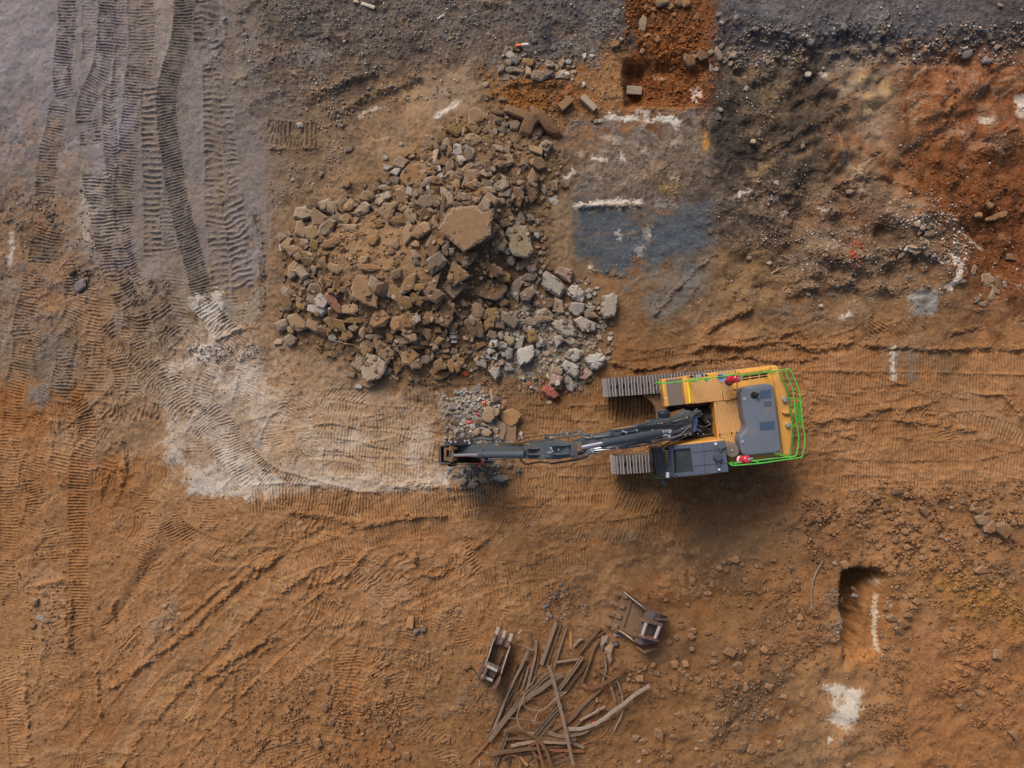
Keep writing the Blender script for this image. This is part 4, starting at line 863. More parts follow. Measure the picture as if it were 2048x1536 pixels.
slab(*A2, [(5,490),(120,465),(270,540),(285,680),(60,700)], 'f', 'dusty slab with a dark wet triangle near the top of the heap', h=.14)
slab(*A2, [(560,600),(640,470),(730,450),(800,490),(850,560),(720,640),(620,610)], 'f', 'half-round slab with a smooth grey belly below the top pentagon slab', h=.14)
slab(*A2, [(1000,830),(1060,790),(1220,725),(1265,760),(1300,860),(1150,930),(1020,905)], 'f', 'thick brick-shaped slab on the upper ridge of the heap', h=.22, lift=.1)
slab(*A2, [(1230,910),(1300,900),(1400,1050),(1445,1180),(1400,1250),(1340,1150),(1250,1080)], 'c', 'long dark slab on edge along the upper ridge', h=.2)
slab(*A2, [(560,1180),(630,980),(700,945),(800,950),(825,1010),(770,1100),(660,1150),(590,1200)], 'f', 'big leaning slab like an axe blade in the upper heap', h=.15, lift=.1)
slab(*A2, [(270,1180),(340,1200),(440,1290),(475,1370),(430,1470),(370,1460),(300,1380)], 'a', 'pale leaf-shaped slab standing above the biggest slab', h=.14, lift=.1)
slab(*A2, [(470,1010),(690,840),(740,900),(620,1040),(540,1090)], 'f', 'long plank-like slab slanting through the upper heap', h=.12, lift=.05)
slab(*A2, [(1420,1250),(1460,1130),(1620,1210),(1600,1330),(1520,1420),(1440,1330)], 'c', 'fluted dark slab with parallel ribs at the upper rim', h=.18)
slab(*A2, [(1460,1070),(1540,915),(1590,1030),(1615,1170),(1590,1205),(1480,1140)], 'f', 'kite-shaped brown slab above the fluted dark slab', h=.14, lift=.08)
slab(*A2, [(1000,200),(1120,290),(1230,340),(1180,390),(1080,340),(1000,290)], 'e', 'narrow grey-topped slab lying beside the cross-shaped footing', h=.2)
slab(540,200,6.827, [(1765,1080),(1800,980),(1900,870),(2050,855),(2170,960),(2130,1170),(1880,1190)], 'b', 'broad rusty-brown slab at the upper roadward shoulder of the heap', h=.10)
slab(*A1, [(1420,1310),(1640,1240),(1670,1320),(1580,1390),(1490,1450),(1440,1350)], (178,160,140), 'pale box-shaped block on the upper roadward slope', h=.26)
slab(*A3, [(410,700),(530,700),(560,740),(600,740),(665,860),(560,890),(480,800)], 'b', 'cracked ochre slab on the roadward flank', h=.13)
slab(*A3, [(1105,1190),(1180,1010),(1330,1020),(1370,1150),(1480,1260),(1465,1480),(1290,1420),(1130,1330)], (142,114,88), 'wide dusty slab in the lower roadward half carrying small chunks', h=.14, lift=.1)
slab(*A3, [(1490,140),(1560,30),(1640,45),(1700,10),(1740,50),(1660,240),(1590,300),(1510,200)], 'f', 'saddle-shaped slab above the earth saddle of the heap', h=.14, lift=.06)
slab(*A3, [(670,640),(740,570),(900,480),(990,500),(980,570),(870,640),(760,665)], 'b', 'long ochre slab sunk in the earth of the roadward flank', h=.14)
slab(*A3, [(745,1290),(800,1240),(850,1260),(985,1480),(960,1560),(900,1530),(790,1400)], 'q', 'rust-streaked bark-like slab on the lower roadward flank', h=.16, lift=.05)
slab(*A3, [(770,900),(820,860),(950,880),(1010,950),(920,1015),(830,980)], 'f', 'low mud-coated slab in the middle of the roadward flank', h=.12)
slab(*A6, [(1205,810),(1240,730),(1340,645),(1395,660),(1410,860),(1290,910)], 'f', 'rounded brown slab behind the pale jagged slab', h=.12)
slab(*A6, [(1405,690),(1440,665),(1530,690),(1705,850),(1700,890),(1640,960),(1620,1010),(1480,900)], 'f', 'rough-edged brown slab leaning on the pale jagged slab', h=.16, lift=.04)
slab(*A6, [(1095,1020),(1190,885),(1240,880),(1300,960),(1280,1010),(1230,1110)], 'a', 'tan slab tucked under the pale jagged slab on its roadward side', h=.10, flat=True)
slab(*A6, [(1330,840),(1300,930),(1300,1010),(1235,1060),(1270,1220),(1330,1255),(1500,1210),(1570,1110),(1615,980),(1500,920),(1400,880)], (168,150,132), 'pale jagged slab with scratched face at the foot of the heap', h=.17, lift=.14, tilt=.06)
slab(*A6, [(1665,950),(1740,880),(1800,960),(1870,1020),(1790,1100),(1715,1165),(1690,1080)], 'b', 'ochre spearhead slab at the foot of the heap', h=.13)
slab(*A7, [(410,560),(450,420),(540,240),(660,195),(770,240),(720,540),(640,640)], (128,102,78), 'smooth oval brown slab in the lower heap', h=.15, lift=.08)
slab(*A7, [(915,540),(960,490),(1200,480),(1265,720),(1230,810),(1100,805),(990,690)], 'c', 'dark stained slab with a pale rim below the hollow', h=.13, lift=.06)
slab(*A7, [(1250,640),(1300,330),(1480,290),(1530,400),(1440,640),(1300,710)], 'm', 'brown boulder of coarse glittering aggregate below the hollow', h=.26, mot=True)
slab(*A7, [(1460,500),(1570,420),(1615,500),(1610,660),(1450,650)], 'e', 'clean grey sheet-like slab beside the glittering aggregate boulder', h=.10)
slab(*A7, [(1080,1190),(1130,1120),(1230,1110),(1290,1180),(1305,1340),(1140,1290)], (148,136,126), 'smooth grey five-sided slab on the lower rim', h=.12)
slab(*A7, [(400,1230),(530,1155),(640,1300),(620,1350),(450,1385),(400,1300)], 'b', 'ochre block lying on a larger ochre slab at the bottom rim', h=.16, lift=.16)
slab(*A7, [(325,1400),(400,1270),(480,1380),(720,1400),(640,1480),(500,1540),(420,1520)], 'b', 'wide ochre slab at the bottom rim under an ochre block', h=.12, flat=True)
slab(*A7, [(0,60),(60,30),(190,110),(270,120),(190,300),(20,230)], 'b', 'ochre wedge-topped slab above the smooth oval slab', h=.18)
slab(*A7, [(1060,950),(1130,900),(1260,880),(1300,940),(1200,990),(1120,1030)], 's', 'red-brown slab smeared with mud near the lower rim', h=.08)
slab(*A5, [(760,400),(820,270),(1080,330),(1060,450),(1040,580),(900,500)], 'p', 'pink-stained masonry block with red brick still in it', h=.26, mot=True)
slab(*A5, [(550,430),(610,350),(830,480),(940,620),(930,680),(860,820),(700,740),(570,650)], 'M', 'large speckled grey boulder next to the pink-stained masonry block', h=.34, mot=True)
slab(*A5, [(980,680),(1060,590),(1160,600),(1280,720),(1270,850),(1230,910),(1060,830)], 'd', 'split pale grey boulder below the pink-stained masonry block', h=.30)
slab(*A5, [(1560,900),(1620,780),(1760,730),(1835,790),(1845,900),(1800,1140),(1600,1180),(1545,1080)], 'M', 'lone pebbly concrete block standing apart beyond the heap', h=.42, mot=True)
slab(*A5, [(390,740),(500,770),(800,850),(740,950),(660,1020),(400,950)], 'c', 'brown slab with a straight edge among the pale boulders', h=.14, lift=.06)
slab(*A5, [(395,1160),(500,1010),(600,980),(710,1070),(740,1200),(600,1230),(450,1240)], (146,124,104), 'tan slab with a white scraped edge among the pale boulders', h=.16, lift=.08)
slab(*A5, [(700,1260),(780,1190),(900,1200),(1000,1200),(1070,1280),(1140,1370),(1130,1480),(960,1500),(800,1400)], 'M', 'broad speckled boulder above the white boulder', h=.32, mot=True)
slab(*A5, [(200,1220),(330,1130),(480,1230),(460,1320),(330,1290)], 'e', 'thin grey slab beneath the white-edged tan slab', h=.1)
slab(*A8, [(285,550),(310,490),(560,420),(600,500),(590,620),(520,720),(400,760),(330,800),(290,680)], 'W', 'white boulder with a drilled hole', h=.36)
slab(*A8, [(1100,635),(1180,500),(1290,470),(1390,530),(1370,660),(1280,730),(1150,670)], 'd', 'pale boulder with a smooth brown patch on one face', h=.26)
slab(*A8, [(1440,680),(1520,590),(1750,560),(1810,650),(1770,770),(1660,860),(1560,850)], 'W', 'whitish layered boulder at the machine-facing corner of the heap', h=.34, mot=True)
slab(*A8, [(1045,790),(1110,680),(1250,730),(1355,800),(1340,950),(1290,1000),(1150,920)], 'd', 'pale slab-sided boulder below the brown-patched one', h=.28, lift=.04)
slab(*A8, [(845,1090),(860,950),(940,920),(1080,970),(1060,1050),(890,1110)], 'p', 'pink and white masonry lump at the lowest spur', h=.24, lift=.06)
slab(*A8, [(700,1210),(780,1090),(900,1120),(1020,1290),(930,1345),(800,1310)], (170,104,90), 'red-crusted masonry lump at the lowest spur', h=.24, mot=True)
chunks(*A2, [(490,400,190,140,0,'m'),(620,400,100,70,-50,'m'),(750,400,180,130,20,'m'),(300,520,120,120,0,'c'),(375,650,190,110,80,'f'),(505,680,140,110,60,'d'),(665,750,180,120,100,'e'),(650,650,80,50,20,'d'),
(200,800,190,120,110,'a'),(270,850,170,80,10,'f'),(405,900,170,110,95,'f'),(555,815,120,100,0,'d'),(245,940,90,90,0,'d'),(285,1040,90,70,70,'d'),(40,920,110,100,0,'a'),(30,990,90,70,0,'a'),(50,1050,90,90,0,'b'),
(110,1110,190,80,-40,'e'),(140,970,120,90,0,'b'),(400,1020,140,70,-20,'a'),(800,900,130,60,30,'a'),(870,1000,110,90,60,'a'),(970,950,120,100,0,'e'),(950,1010,70,80,0,'e'),(1075,660,150,90,15,'a'),(1000,750,110,100,20,'f'),
(1200,680,120,110,0,'f'),(1110,935,150,60,10,'c'),(920,890,110,110,0,'c'),(1410,890,110,90,-50,'a'),(1610,870,180,140,0,'f'),(1590,690,200,140,50,'f'),(1715,640,150,140,20,'e'),(1840,1175,120,120,0,'a'),(1960,1150,110,70,30,'c'),
(1690,1220,110,60,85,'a'),(1090,1130,220,190,50,'e'),(925,1240,220,100,0,'a'),(935,1150,170,80,0,'e'),(740,1180,200,130,0,'b'),(980,1350,190,160,60,'f'),(790,1280,110,80,15,'b'),(1160,1275,170,120,-35,'e'),(1275,1160,120,60,0,'b'),
(1365,1125,80,60,0,'a'),(1330,1310,230,140,85,'c'),(1215,1380,150,100,90,'e'),(1105,1390,110,80,0,'e'),(1255,1305,90,60,60,'a'),(880,1450,180,170,30,'a'),(1420,1380,120,90,90,'c'),(780,1360,110,80,-35,'a'),(640,1400,100,60,10,'f'),
(560,1330,140,100,0,'e'),(630,1320,100,80,60,'e'),(515,1255,140,70,0,'f'),(690,1290,60,70,0,'f'),(700,1350,60,50,0,'f'),(410,1195,90,60,0,'a'),(500,1150,110,110,45,'f'),(240,1400,95,85,0,'e'),(325,1440,160,75,90,'f'),(100,1400,190,190,60,'e'),
(240,1110,150,120,60,'b'),(150,1260,100,60,0,'e'),(225,1230,70,60,0,'c'),(30,1260,80,70,-30,'e'),(105,1200,70,50,90,'d'),(970,270,120,50,90,'q'),(1110,410,110,100,50,'e'),(1290,330,130,130,60,'e'),(1150,180,100,60,20,'c'),(900,420,60,60,0,'e'),
(1060,160,110,90,0,'f'),(1025,430,90,70,80,'e'),(1120,470,60,50,0,'e'),(1330,540,80,50,90,'f'),(1570,520,70,60,0,'e'),(1600,420,180,160,60,'c'),(860,375,50,40,0,'e')])
chunks(*A1, [(1785,870,180,150,0,'a'),(1610,920,100,70,0,'d'),(1740,980,130,100,-20,'d'),(1710,1090,100,90,0,'e'),(2000,980,110,90,80,'a'),(1440,1130,170,120,40,'b'),(1430,1210,150,80,40,'f'),(1560,1200,120,80,10,'a'),(1780,1220,160,110,30,'b'),
(1330,1320,170,130,-10,'f'),(1905,1260,120,90,60,'d'),(1800,1330,180,140,70,'f'),(1980,1280,110,110,0,'e'),(1240,1370,140,70,10,'f'),(640,1400,190,120,30,'c'),(790,1345,60,50,0,'b')])
chunks(*A3, [(480,180,270,150,0,'a'),(780,100,190,180,60,'a'),(870,100,150,100,80,'f'),(660,270,220,190,60,'f'),(765,395,290,150,-58,'a'),(430,410,240,150,100,'f'),(570,440,190,190,20,'f'),(920,240,130,120,0,'e'),(1030,270,120,110,30,'f'),
(1170,280,90,80,0,'f'),(1260,130,250,110,-35,'a'),(1180,200,150,90,0,'f'),(1090,370,200,90,10,'a'),(220,600,190,130,-45,'f'),(320,690,220,120,-25,'f'),(160,500,120,120,0,'e'),(465,590,120,100,60,'f'),(610,620,140,100,80,'b'),(690,550,80,60,80,'c'),
(530,590,60,60,0,'c'),(390,780,110,100,0,'b'),(720,720,180,90,0,'b'),(520,850,150,90,30,'c'),(720,870,180,120,110,'b'),(300,930,160,100,-60,'f'),(465,990,180,170,10,'a'),(585,965,110,90,80,'e'),(300,1020,130,120,0,'e'),(290,1240,200,110,-50,'a'),
(195,1240,120,100,60,'e'),(520,1130,150,110,80,'e'),(620,1220,150,140,0,'e'),(780,1090,180,110,20,'b'),(760,1170,130,90,0,'b'),(905,1210,270,90,97,'b'),(1000,1230,100,80,0,'e'),(1070,1340,130,120,0,'f'),(830,1230,90,90,0,'b'),(750,1245,90,60,0,'b'),
(590,1340,160,130,-50,'e'),(710,1370,170,150,60,'d'),(1090,1490,200,110,0,'f'),(240,1400,200,130,80,'b'),(390,1370,80,70,0,'e'),(420,1440,120,100,60,'b'),(350,1430,60,50,0,'c'),(640,1500,250,140,20,'d'),(170,1490,80,60,0,'a'),(420,1280,60,50,0,'f'),
(1430,1160,180,140,70,'a'),(1390,1040,90,60,0,'f'),(1495,1045,100,60,10,'f'),(1535,1165,60,60,0,'f'),(1350,1285,80,70,-50,'f'),(1530,1230,170,150,50,'c'),(1610,1270,110,50,80,'d'),(1715,1280,200,130,65,'b'),(1830,1410,180,170,0,'b'),
(1890,1150,270,120,-62,'b'),(1720,1010,140,110,-60,'f'),(1370,920,350,80,2,'b'),(1575,940,80,50,30,'f'),(1760,300,250,110,-15,'b'),(1880,440,250,110,100,'f'),(1920,220,200,110,50,'a'),(1810,100,130,90,20,'f'),(1970,60,160,70,90,'e'),
(1930,90,120,90,60,'a'),(2000,450,170,150,0,'f'),(1990,600,110,90,0,'f'),(1990,750,130,90,20,'a'),(2000,850,120,80,80,'e'),(1710,600,120,90,70,'f'),(1665,710,70,60,0,'f'),(1500,300,120,60,0,'b'),(1490,350,90,60,0,'b'),(1400,540,150,130,0,'b'),
(1270,820,130,90,-20,'f'),(1840,40,90,60,0,'f'),(650,40,200,140,30,'c'),(985,20,230,120,-60,'f'),(1080,60,170,90,-55,'f'),(1090,100,80,70,90,'f'),(1175,70,80,70,0,'f'),(1000,130,90,60,90,'b')])
chunks(*A4, [(1160,600,80,70,0,'a'),(1170,655,60,50,0,'d'),(1310,700,110,80,90,'d'),(1380,830,110,110,0,'e'),(1650,890,180,140,60,'e'),(1500,890,110,100,0,'e'),(1570,850,150,40,65,'q'),(1520,250,150,100,80,'e'),(1640,240,110,70,20,'e'),
(1640,310,90,60,0,'c'),(1680,410,120,60,-5,'e'),(1730,475,80,60,70,'d'),(1740,640,60,50,0,'a'),(1780,720,60,50,0,'e'),(80,460,170,150,-60,'f'),(190,390,180,140,30,'f'),(105,740,160,90,10,'a'),(300,640,250,150,90,'c'),(360,860,240,190,-50,'e'),
(500,680,140,90,90,'e'),(570,700,110,70,90,'e'),(210,200,150,150,-40,'c'),(360,240,210,80,-75,'f'),(450,130,300,80,95,'f'),(330,1130,270,110,-65,'f'),(120,1190,140,120,0,'b'),(310,1290,250,170,20,'c'),(420,570,90,90,0,'b'),(515,575,60,60,0,'e'),
(1290,1050,180,140,20,'m'),(1600,1290,170,160,-40,'e'),(1580,1160,80,60,0,'e'),(1750,1100,110,60,90,'e'),(1640,1050,180,100,0,'e'),(1120,940,260,150,40,'c'),(1270,1390,130,110,0,'c')])
chunks(*A5, [(1150,1010,220,210,30,'d'),(820,970,230,180,70,'a'),(980,970,160,100,-35,'q'),(1300,1270,320,220,30,'M'),(1370,1080,220,180,0,'e'),(880,1160,180,90,20,'e'),(980,1090,90,60,-20,'d'),(150,1290,100,100,60,'e'),(270,1360,100,90,30,'e'),
(780,1140,90,90,0,'e'),(1140,1170,90,70,90,'e'),(120,1420,150,100,80,'d'),(1030,1200,90,60,0,'e'),(510,385,80,80,0,'d'),(1500,1300,60,60,0,'d')])
chunks(*A6, [(165,480,170,120,-20,'a'),(355,440,230,170,30,'f'),(575,490,200,140,35,'f'),(150,570,80,60,0,'e'),(285,550,90,80,60,'f'),(275,680,130,120,60,'a'),(120,710,110,70,-10,'a'),(845,620,150,90,70,'d'),(670,780,60,50,0,'b'),
(900,470,280,140,30,'b'),(1130,420,240,90,-5,'m'),(1140,520,100,80,0,'e'),(1265,570,150,80,95,'f'),(1050,620,140,130,-50,'b'),(740,560,180,110,20,'c'),(1490,400,220,210,60,'b'),(1715,460,190,140,100,'b'),(1700,570,110,70,0,'e'),
(1880,400,250,170,50,'b'),(1975,400,150,130,90,'M'),(1920,530,300,100,5,'b'),(1630,610,160,70,70,'b'),(1620,690,80,60,0,'b'),(1810,670,200,110,25,'f'),(1900,630,170,60,25,'a'),(1960,710,150,50,0,'f'),(1440,630,260,80,0,'e'),
(1610,1100,110,80,0,'e'),(1320,1280,180,80,10,'f'),(1220,1320,80,60,0,'d'),(1100,1160,140,80,10,'e'),(1090,930,60,60,0,'b'),(1715,770,150,70,60,'e'),(1820,770,110,90,0,'e'),(1840,850,140,120,-45,'b'),(1910,910,190,190,0,'b'),
(1990,1010,150,140,0,'f'),(990,760,80,60,90,'b')])
chunks(*A7, [(730,630,150,140,0,'b'),(745,720,120,60,0,'d'),(740,790,130,80,0,'d'),(765,870,110,80,0,'d'),(1160,360,230,170,80,'f'),(1070,500,150,80,90,'a'),(1590,230,170,150,0,'c'),(1610,360,120,100,30,'e'),(1700,500,300,200,60,'e'),
(1400,780,170,150,50,'e'),(1420,910,140,120,-50,'d'),(1540,930,150,100,-35,'d'),(1700,860,150,130,40,'a'),(1370,1040,130,120,0,'d'),(1690,1080,210,150,70,'d'),(1450,1140,130,120,0,'d'),(1350,1150,110,80,60,'d'),(1270,1080,80,70,60,'e'),
(1480,1260,210,100,-15,'a'),(1680,1310,170,120,40,'d'),(1440,1410,190,180,60,'M'),(960,1420,90,80,-20,'R'),(1040,1370,80,50,0,'d'),(700,1290,200,120,90,'b'),(800,1310,180,110,60,'b'),(880,1250,170,150,45,'b'),(580,1120,220,80,3,'b'),
(780,1140,130,90,-35,'f'),(260,1180,180,130,10,'e'),(330,1060,230,100,60,'e'),(100,1290,180,130,10,'f'),(60,1130,200,140,90,'b'),(250,890,200,120,10,'b'),(440,880,280,110,-15,'b'),(580,930,180,100,0,'c'),(430,970,130,100,-40,'e'),
(620,850,90,90,0,'e'),(580,740,150,90,60,'c'),(480,680,120,120,-40,'b'),(270,720,230,180,60,'f'),(150,800,130,110,30,'e'),(40,800,120,110,30,'f'),(330,460,190,170,30,'b'),(220,560,180,100,90,'b'),(90,500,220,170,60,'m'),
(460,250,210,90,-45,'b'),(170,340,120,60,-50,'b'),(130,960,230,80,10,'b'),(470,1030,150,80,20,'f'),(600,1030,110,100,0,'f'),(730,1050,150,90,20,'e'),(60,900,170,50,0,'f'),(190,1080,110,60,-30,'c')])
chunks(*A8, [(345,390,290,190,-25,'M'),(550,280,240,160,70,'m'),(660,370,210,130,60,'d'),(140,580,230,140,70,'d'),(60,430,120,120,-20,'d'),(60,590,90,60,60,'d'),(630,540,170,80,90,'d'),(980,360,180,180,0,'d'),(1250,380,220,160,20,'e'),
(1010,500,80,70,60,'d'),(790,570,110,80,0,'a'),(1430,920,210,170,-10,'p'),(1510,1035,100,80,0,'b'),(1180,1080,240,130,60,'d'),(1010,1110,210,130,20,'e'),(1000,870,130,110,60,'a'),(920,850,130,90,-60,'a'),(1110,1250,110,60,-20,'q'),
(490,1090,120,60,-25,'q'),(710,1330,50,40,0,'R'),(990,1370,80,60,50,'R'),(840,1410,70,50,0,'a'),(1340,740,90,80,0,'e')])
GH_ = 'broken pieces beside the stick of the excavator'
S1 = (860,750,10.24)
slab(*S1, [(1500,1000),(1560,960),(1770,960),(1770,1110),(1760,1260),(1770,1340),(1700,1400),(1520,1330),(1540,1150)], (150,122,100), 'lowest of the buff flagstones beside the stick, running under it', h=.05, name='flagstone', cat='flagstone', flat=True)
slab(*S1, [(1350,940),(1430,930),(1560,1010),(1560,1140),(1500,1340),(1330,1280),(1310,1100)], (144,122,102), 'grey-brown flagstone between the boulder and the buff flagstones', h=.05, name='flagstone', cat='flagstone', flat=True, lift=.04)
slab(*S1, [(1430,880),(1460,740),(1700,680),(1890,810),(1770,990),(1660,1060),(1570,1010)], (164,124,84), 'square ochre flagstone with two light corners, topmost of the flags', h=.06, name='flagstone', cat='flagstone', flat=True, lift=.12)
slab(*S1, [(1060,900),(1130,680),(1180,630),(1290,690),(1330,790),(1320,890),(1240,970),(1160,960)], (162,134,108), 'smooth buff slab over grey rubble beside the stick', h=.10, lift=.12)
slab(*S1, [(1250,640),(1330,690),(1450,650),(1420,820),(1330,860),(1310,740)], 'a', 'rough whitish broken lump behind the smooth buff slab', h=.2, lift=.05)
chunks(*S1, [(510,960,150,130,-50,'f'),(860,1060,140,120,50,'d'),(940,1160,150,130,-30,'a'),(1150,1180,180,140,20,'a'),(1000,950,130,140,60,'f'),(1105,1000,140,90,30,'a'),(1350,1130,150,110,90,'a'),(1190,570,100,90,0,'a'),(1070,340,120,60,-35,'a'),
(920,480,150,90,-55,'d'),(790,450,100,80,20,'a'),(1060,610,90,70,0,'a'),(740,620,90,80,0,'k'),(850,650,80,70,0,'d'),(400,700,110,80,-70,'a'),(470,640,150,120,0,'k'),(600,840,110,80,0,'d'),(690,840,110,90,0,'k'),(450,780,140,60,10,'e'),(580,770,140,70,-10,'e'),
(700,950,80,90,0,'d'),(540,1140,120,90,-50,'d'),(480,1080,110,80,0,'k'),(820,730,80,60,0,'k'),(1320,400,110,70,0,'f'),(1340,500,130,120,0,'k'),(960,300,140,110,20,'k'),(1860,1210,90,100,60,'d')], group=GH_, name='stone', cat='stone', hk=.5)
chunks(860,830,10.24, [(670,1350,180,120,-20,'a'),(860,1420,190,150,-25,'a'),(1070,1310,150,130,0,'f'),(930,1300,110,80,-40,'a'),(550,1200,140,110,30,'f'),(600,1030,100,90,0,'a'),(700,1080,90,70,0,'e'),(870,1000,90,60,0,'e'),(1050,1210,110,90,0,'f'),(1440,1300,140,200,90,'k'),(770,1110,60,50,0,'d'),(1620,1030,100,80,0,'e')], group=GH_, name='stone', cat='stone', hk=.5)
U1 = (960,60,7.314); GU = 'broken pieces around the red soil trench'
slab(*U1, [(740,680),(780,600),(960,600),(1080,600),(1050,660),(980,700),(900,760),(760,720)], (134,116,98), 'long grey-brown block lying below the slate-dark gully', h=.22)
slab(*U1, [(620,460),(640,410),(800,430),(790,510),(730,545),(630,500)], (156,122,84), 'block with a rusty top below the lane marker post', h=.2)
slab(*U1, [(260,640),(270,560),(330,490),(370,540),(350,600)], 'e', 'upright grey shard at the edge of the pale scraped ground', h=.16)
slab(*U1, [(370,560),(430,530),(515,550),(480,620),(420,640),(360,600)], 'e', 'grey slab next to the upright grey shard', h=.12)
slab(*U1, [(265,740),(275,650),(330,610),(440,660),(430,740)], (142,120,98), 'cracked paving piece flush with the pale scraped ground', h=.05, flat=True)
slab(*U1, [(1140,480),(1220,395),(1260,470),(1180,560)], 'a', 'small tan roof-like slab above the plank of timber', h=.14)
chunks(*U1, [(440,370,150,90,40,'d'),(520,440,120,90,60,'M'),(420,470,90,90,0,'e'),(380,300,120,70,-70,'e'),(450,290,90,60,-60,'e'),(690,610,140,120,60,'a'),(560,600,130,100,20,'f'),(490,690,110,60,30,'e'),(755,70,110,60,60,'k'),(800,160,70,60,0,'k'),
(1020,510,80,60,0,'a'),(970,490,90,40,-70,'a'),(1120,550,70,70,0,'a'),(1160,680,110,70,-5,'d'),(1210,620,110,50,-50,'d'),(1300,460,90,70,0,'W'),(1260,690,90,60,0,'s'),(1290,540,70,50,0,'s'),(1060,510,60,60,0,'e'),(1380,620,80,50,0,'a'),(1270,640,70,50,0,'W'),
(1530,370,80,60,90,'W'),(1640,375,60,50,0,'W'),(1970,210,130,110,-20,'s'),(1520,790,60,60,-50,'W'),(130,60,60,80,0,'k'),(1080,260,130,60,-70,'k'),(340,1010,90,60,0,'e'),(35,960,60,40,-50,'e'),(90,1010,50,40,0,'e'),(160,970,60,40,0,'e'),(80,800,80,60,-50,'a'),
(1660,1290,90,50,-50,'s'),(250,790,40,40,0,'e'),(1700,1340,60,60,0,'e'),(1760,1330,70,50,0,'d')], group=GU, name='stone', cat='stone')
T1 = (1200,0,6.98)
chunks(*T1, [(850,30,170,110,0,'f'),(590,350,170,110,95,'a'),(1260,850,160,130,40,'s'),(1420,770,130,120,0,'c'),(1650,740,170,80,70,'e'),(1700,640,100,60,-50,'e'),(1560,950,130,60,80,'k'),(635,90,80,60,90,'s'),(750,130,70,60,0,'s'),(1350,240,90,70,-60,'s'),
(740,240,60,50,0,'s'),(1030,200,60,50,0,'s'),(800,550,80,70,0,'s'),(600,710,80,50,-40,'s'),(215,620,130,70,-30,'e'),(1850,760,90,70,0,'a'),(1660,200,80,60,-40,'k'),(1700,320,60,60,0,'d'),(1900,240,70,50,-50,'d'),(1830,890,60,60,0,'a'),(1620,970,70,50,0,'a'),
(1550,730,70,70,0,'a'),(245,170,60,70,0,'k'),(300,545,60,50,0,'a'),(1210,40,120,100,0,'s'),(1100,40,110,90,0,'s'),(980,90,90,80,0,'s'),(1310,790,80,60,0,'s')], group=GU, name='stone', cat='stone')
V1 = (1400,0,3.16)
chunks(*V1, [(700,265,36,34,0,'k'),(355,180,36,30,0,'k'),(685,470,30,30,0,'d'),(290,558,34,26,0,'d'),(482,1160,36,30,30,'d'),(380,845,26,40,0,'e'),(128,690,36,22,60,'k'),(112,740,46,30,90,'k'),(975,320,50,34,0,'e'),(1205,320,60,40,0,'e'),(1160,170,36,26,0,'e'),(1155,205,30,26,0,'e'),
(1835,230,42,30,20,'e'),(1880,295,50,34,0,'e'),(205,345,30,26,0,'a'),(95,440,36,30,0,'a'),(430,390,34,30,0,'a'),(910,165,30,40,0,'k'),(950,1210,26,50,90,'a'),(1690,340,40,60,60,'k'),(1815,380,50,40,0,'k'),(335,895,30,26,0,'a'),(650,920,24,36,0,'e'),(1100,300,30,26,0,'e'),(1900,30,30,26,0,'e')], group='stones on the dug over ground', name='stone', cat='stone')
X1 = (1740,420,9.064)
chunks(*X1, [(850,250,110,90,0,'a'),(960,310,110,100,0,'a'),(1090,420,160,110,-20,'f'),(905,400,90,80,-40,'a'),(1080,310,130,70,-20,'e'),(1170,270,150,50,70,'f'),(1110,250,80,60,80,'e'),(780,670,110,80,20,'a'),(760,730,150,60,5,'d'),(860,760,130,80,-25,'f'),
(1040,610,120,80,80,'a'),(960,600,90,40,30,'e'),(890,670,110,40,15,'a'),(600,800,180,60,-45,'a'),(660,700,130,50,-60,'W'),(990,500,90,60,60,'a'),(930,520,80,60,30,'a'),(915,545,60,50,0,'R'),(900,640,90,40,0,'Y'),(1020,790,120,90,0,'f'),(940,105,60,50,0,'a'),(790,40,50,40,0,'a')],
 group='broken tiles and stones on the dug over slope', name='stone', cat='stone')
Y1 = (1900,520,9.064)
slab(*Y1, [(515,350),(600,240),(730,235),(750,290),(820,320),(810,420),(720,440),(650,485),(590,450),(520,400)], 'f', 'large six-sided slab at the foot of the red earth bank', h=.14)
slab(*Y1, [(370,210),(430,80),(450,75),(495,160),(440,280),(390,270)], 'f', 'kite-shaped slab above the large six-sided slab', h=.09)
slab(*Y1, [(820,300),(895,290),(900,390),(960,500),(970,590),(900,560),(830,490),(820,390)], 's', 'long brown slab leaning on the large six-sided slab', h=.12)
slab(*Y1, [(690,690),(740,590),(780,510),(810,540),(820,640),(790,700),(740,740),(700,730)], 'f', 'pointed slab below the large six-sided slab', h=.10)
chunks(*Y1, [(640,790,110,80,0,'s'),(510,730,110,60,-40,'e'),(580,810,120,60,20,'f'),(990,410,60,50,0,'d'),(730,465,120,50,-20,'f'),(800,510,110,60,60,'f'),(860,570,80,60,50,'f'),(250,390,90,40,-10,'e'),(1000,470,60,90,0,'e'),(1250,470,70,60,0,'e')], group='stones at the foot of the red earth bank', name='stone', cat='stone')
slab(1400,380,3.16, [(1800,180),(1850,160),(1930,125),(1948,140),(1940,165),(1850,195),(1805,195)], 's', 'long mud-coated slab lying in the red earth hollow', h=.12)
chunks(1400,380,3.16, [(1830,95,50,34,0,'s'),(1965,425,70,34,20,'s'),(310,430,26,26,0,'f'),(548,430,40,28,10,'e'),(62,712,26,36,0,'e'),(1730,505,40,70,70,'f'),(765,730,26,20,0,'d'),(560,640,36,26,0,'f'),(1090,605,24,18,0,'f'),(1760,155,40,30,0,'s'),(685,655,24,22,0,'d'),(438,460,26,18,0,'d'),(65,260,30,26,0,'f'),(965,570,30,20,0,'e')], group='stones on the dug over ground', name='stone', cat='stone')
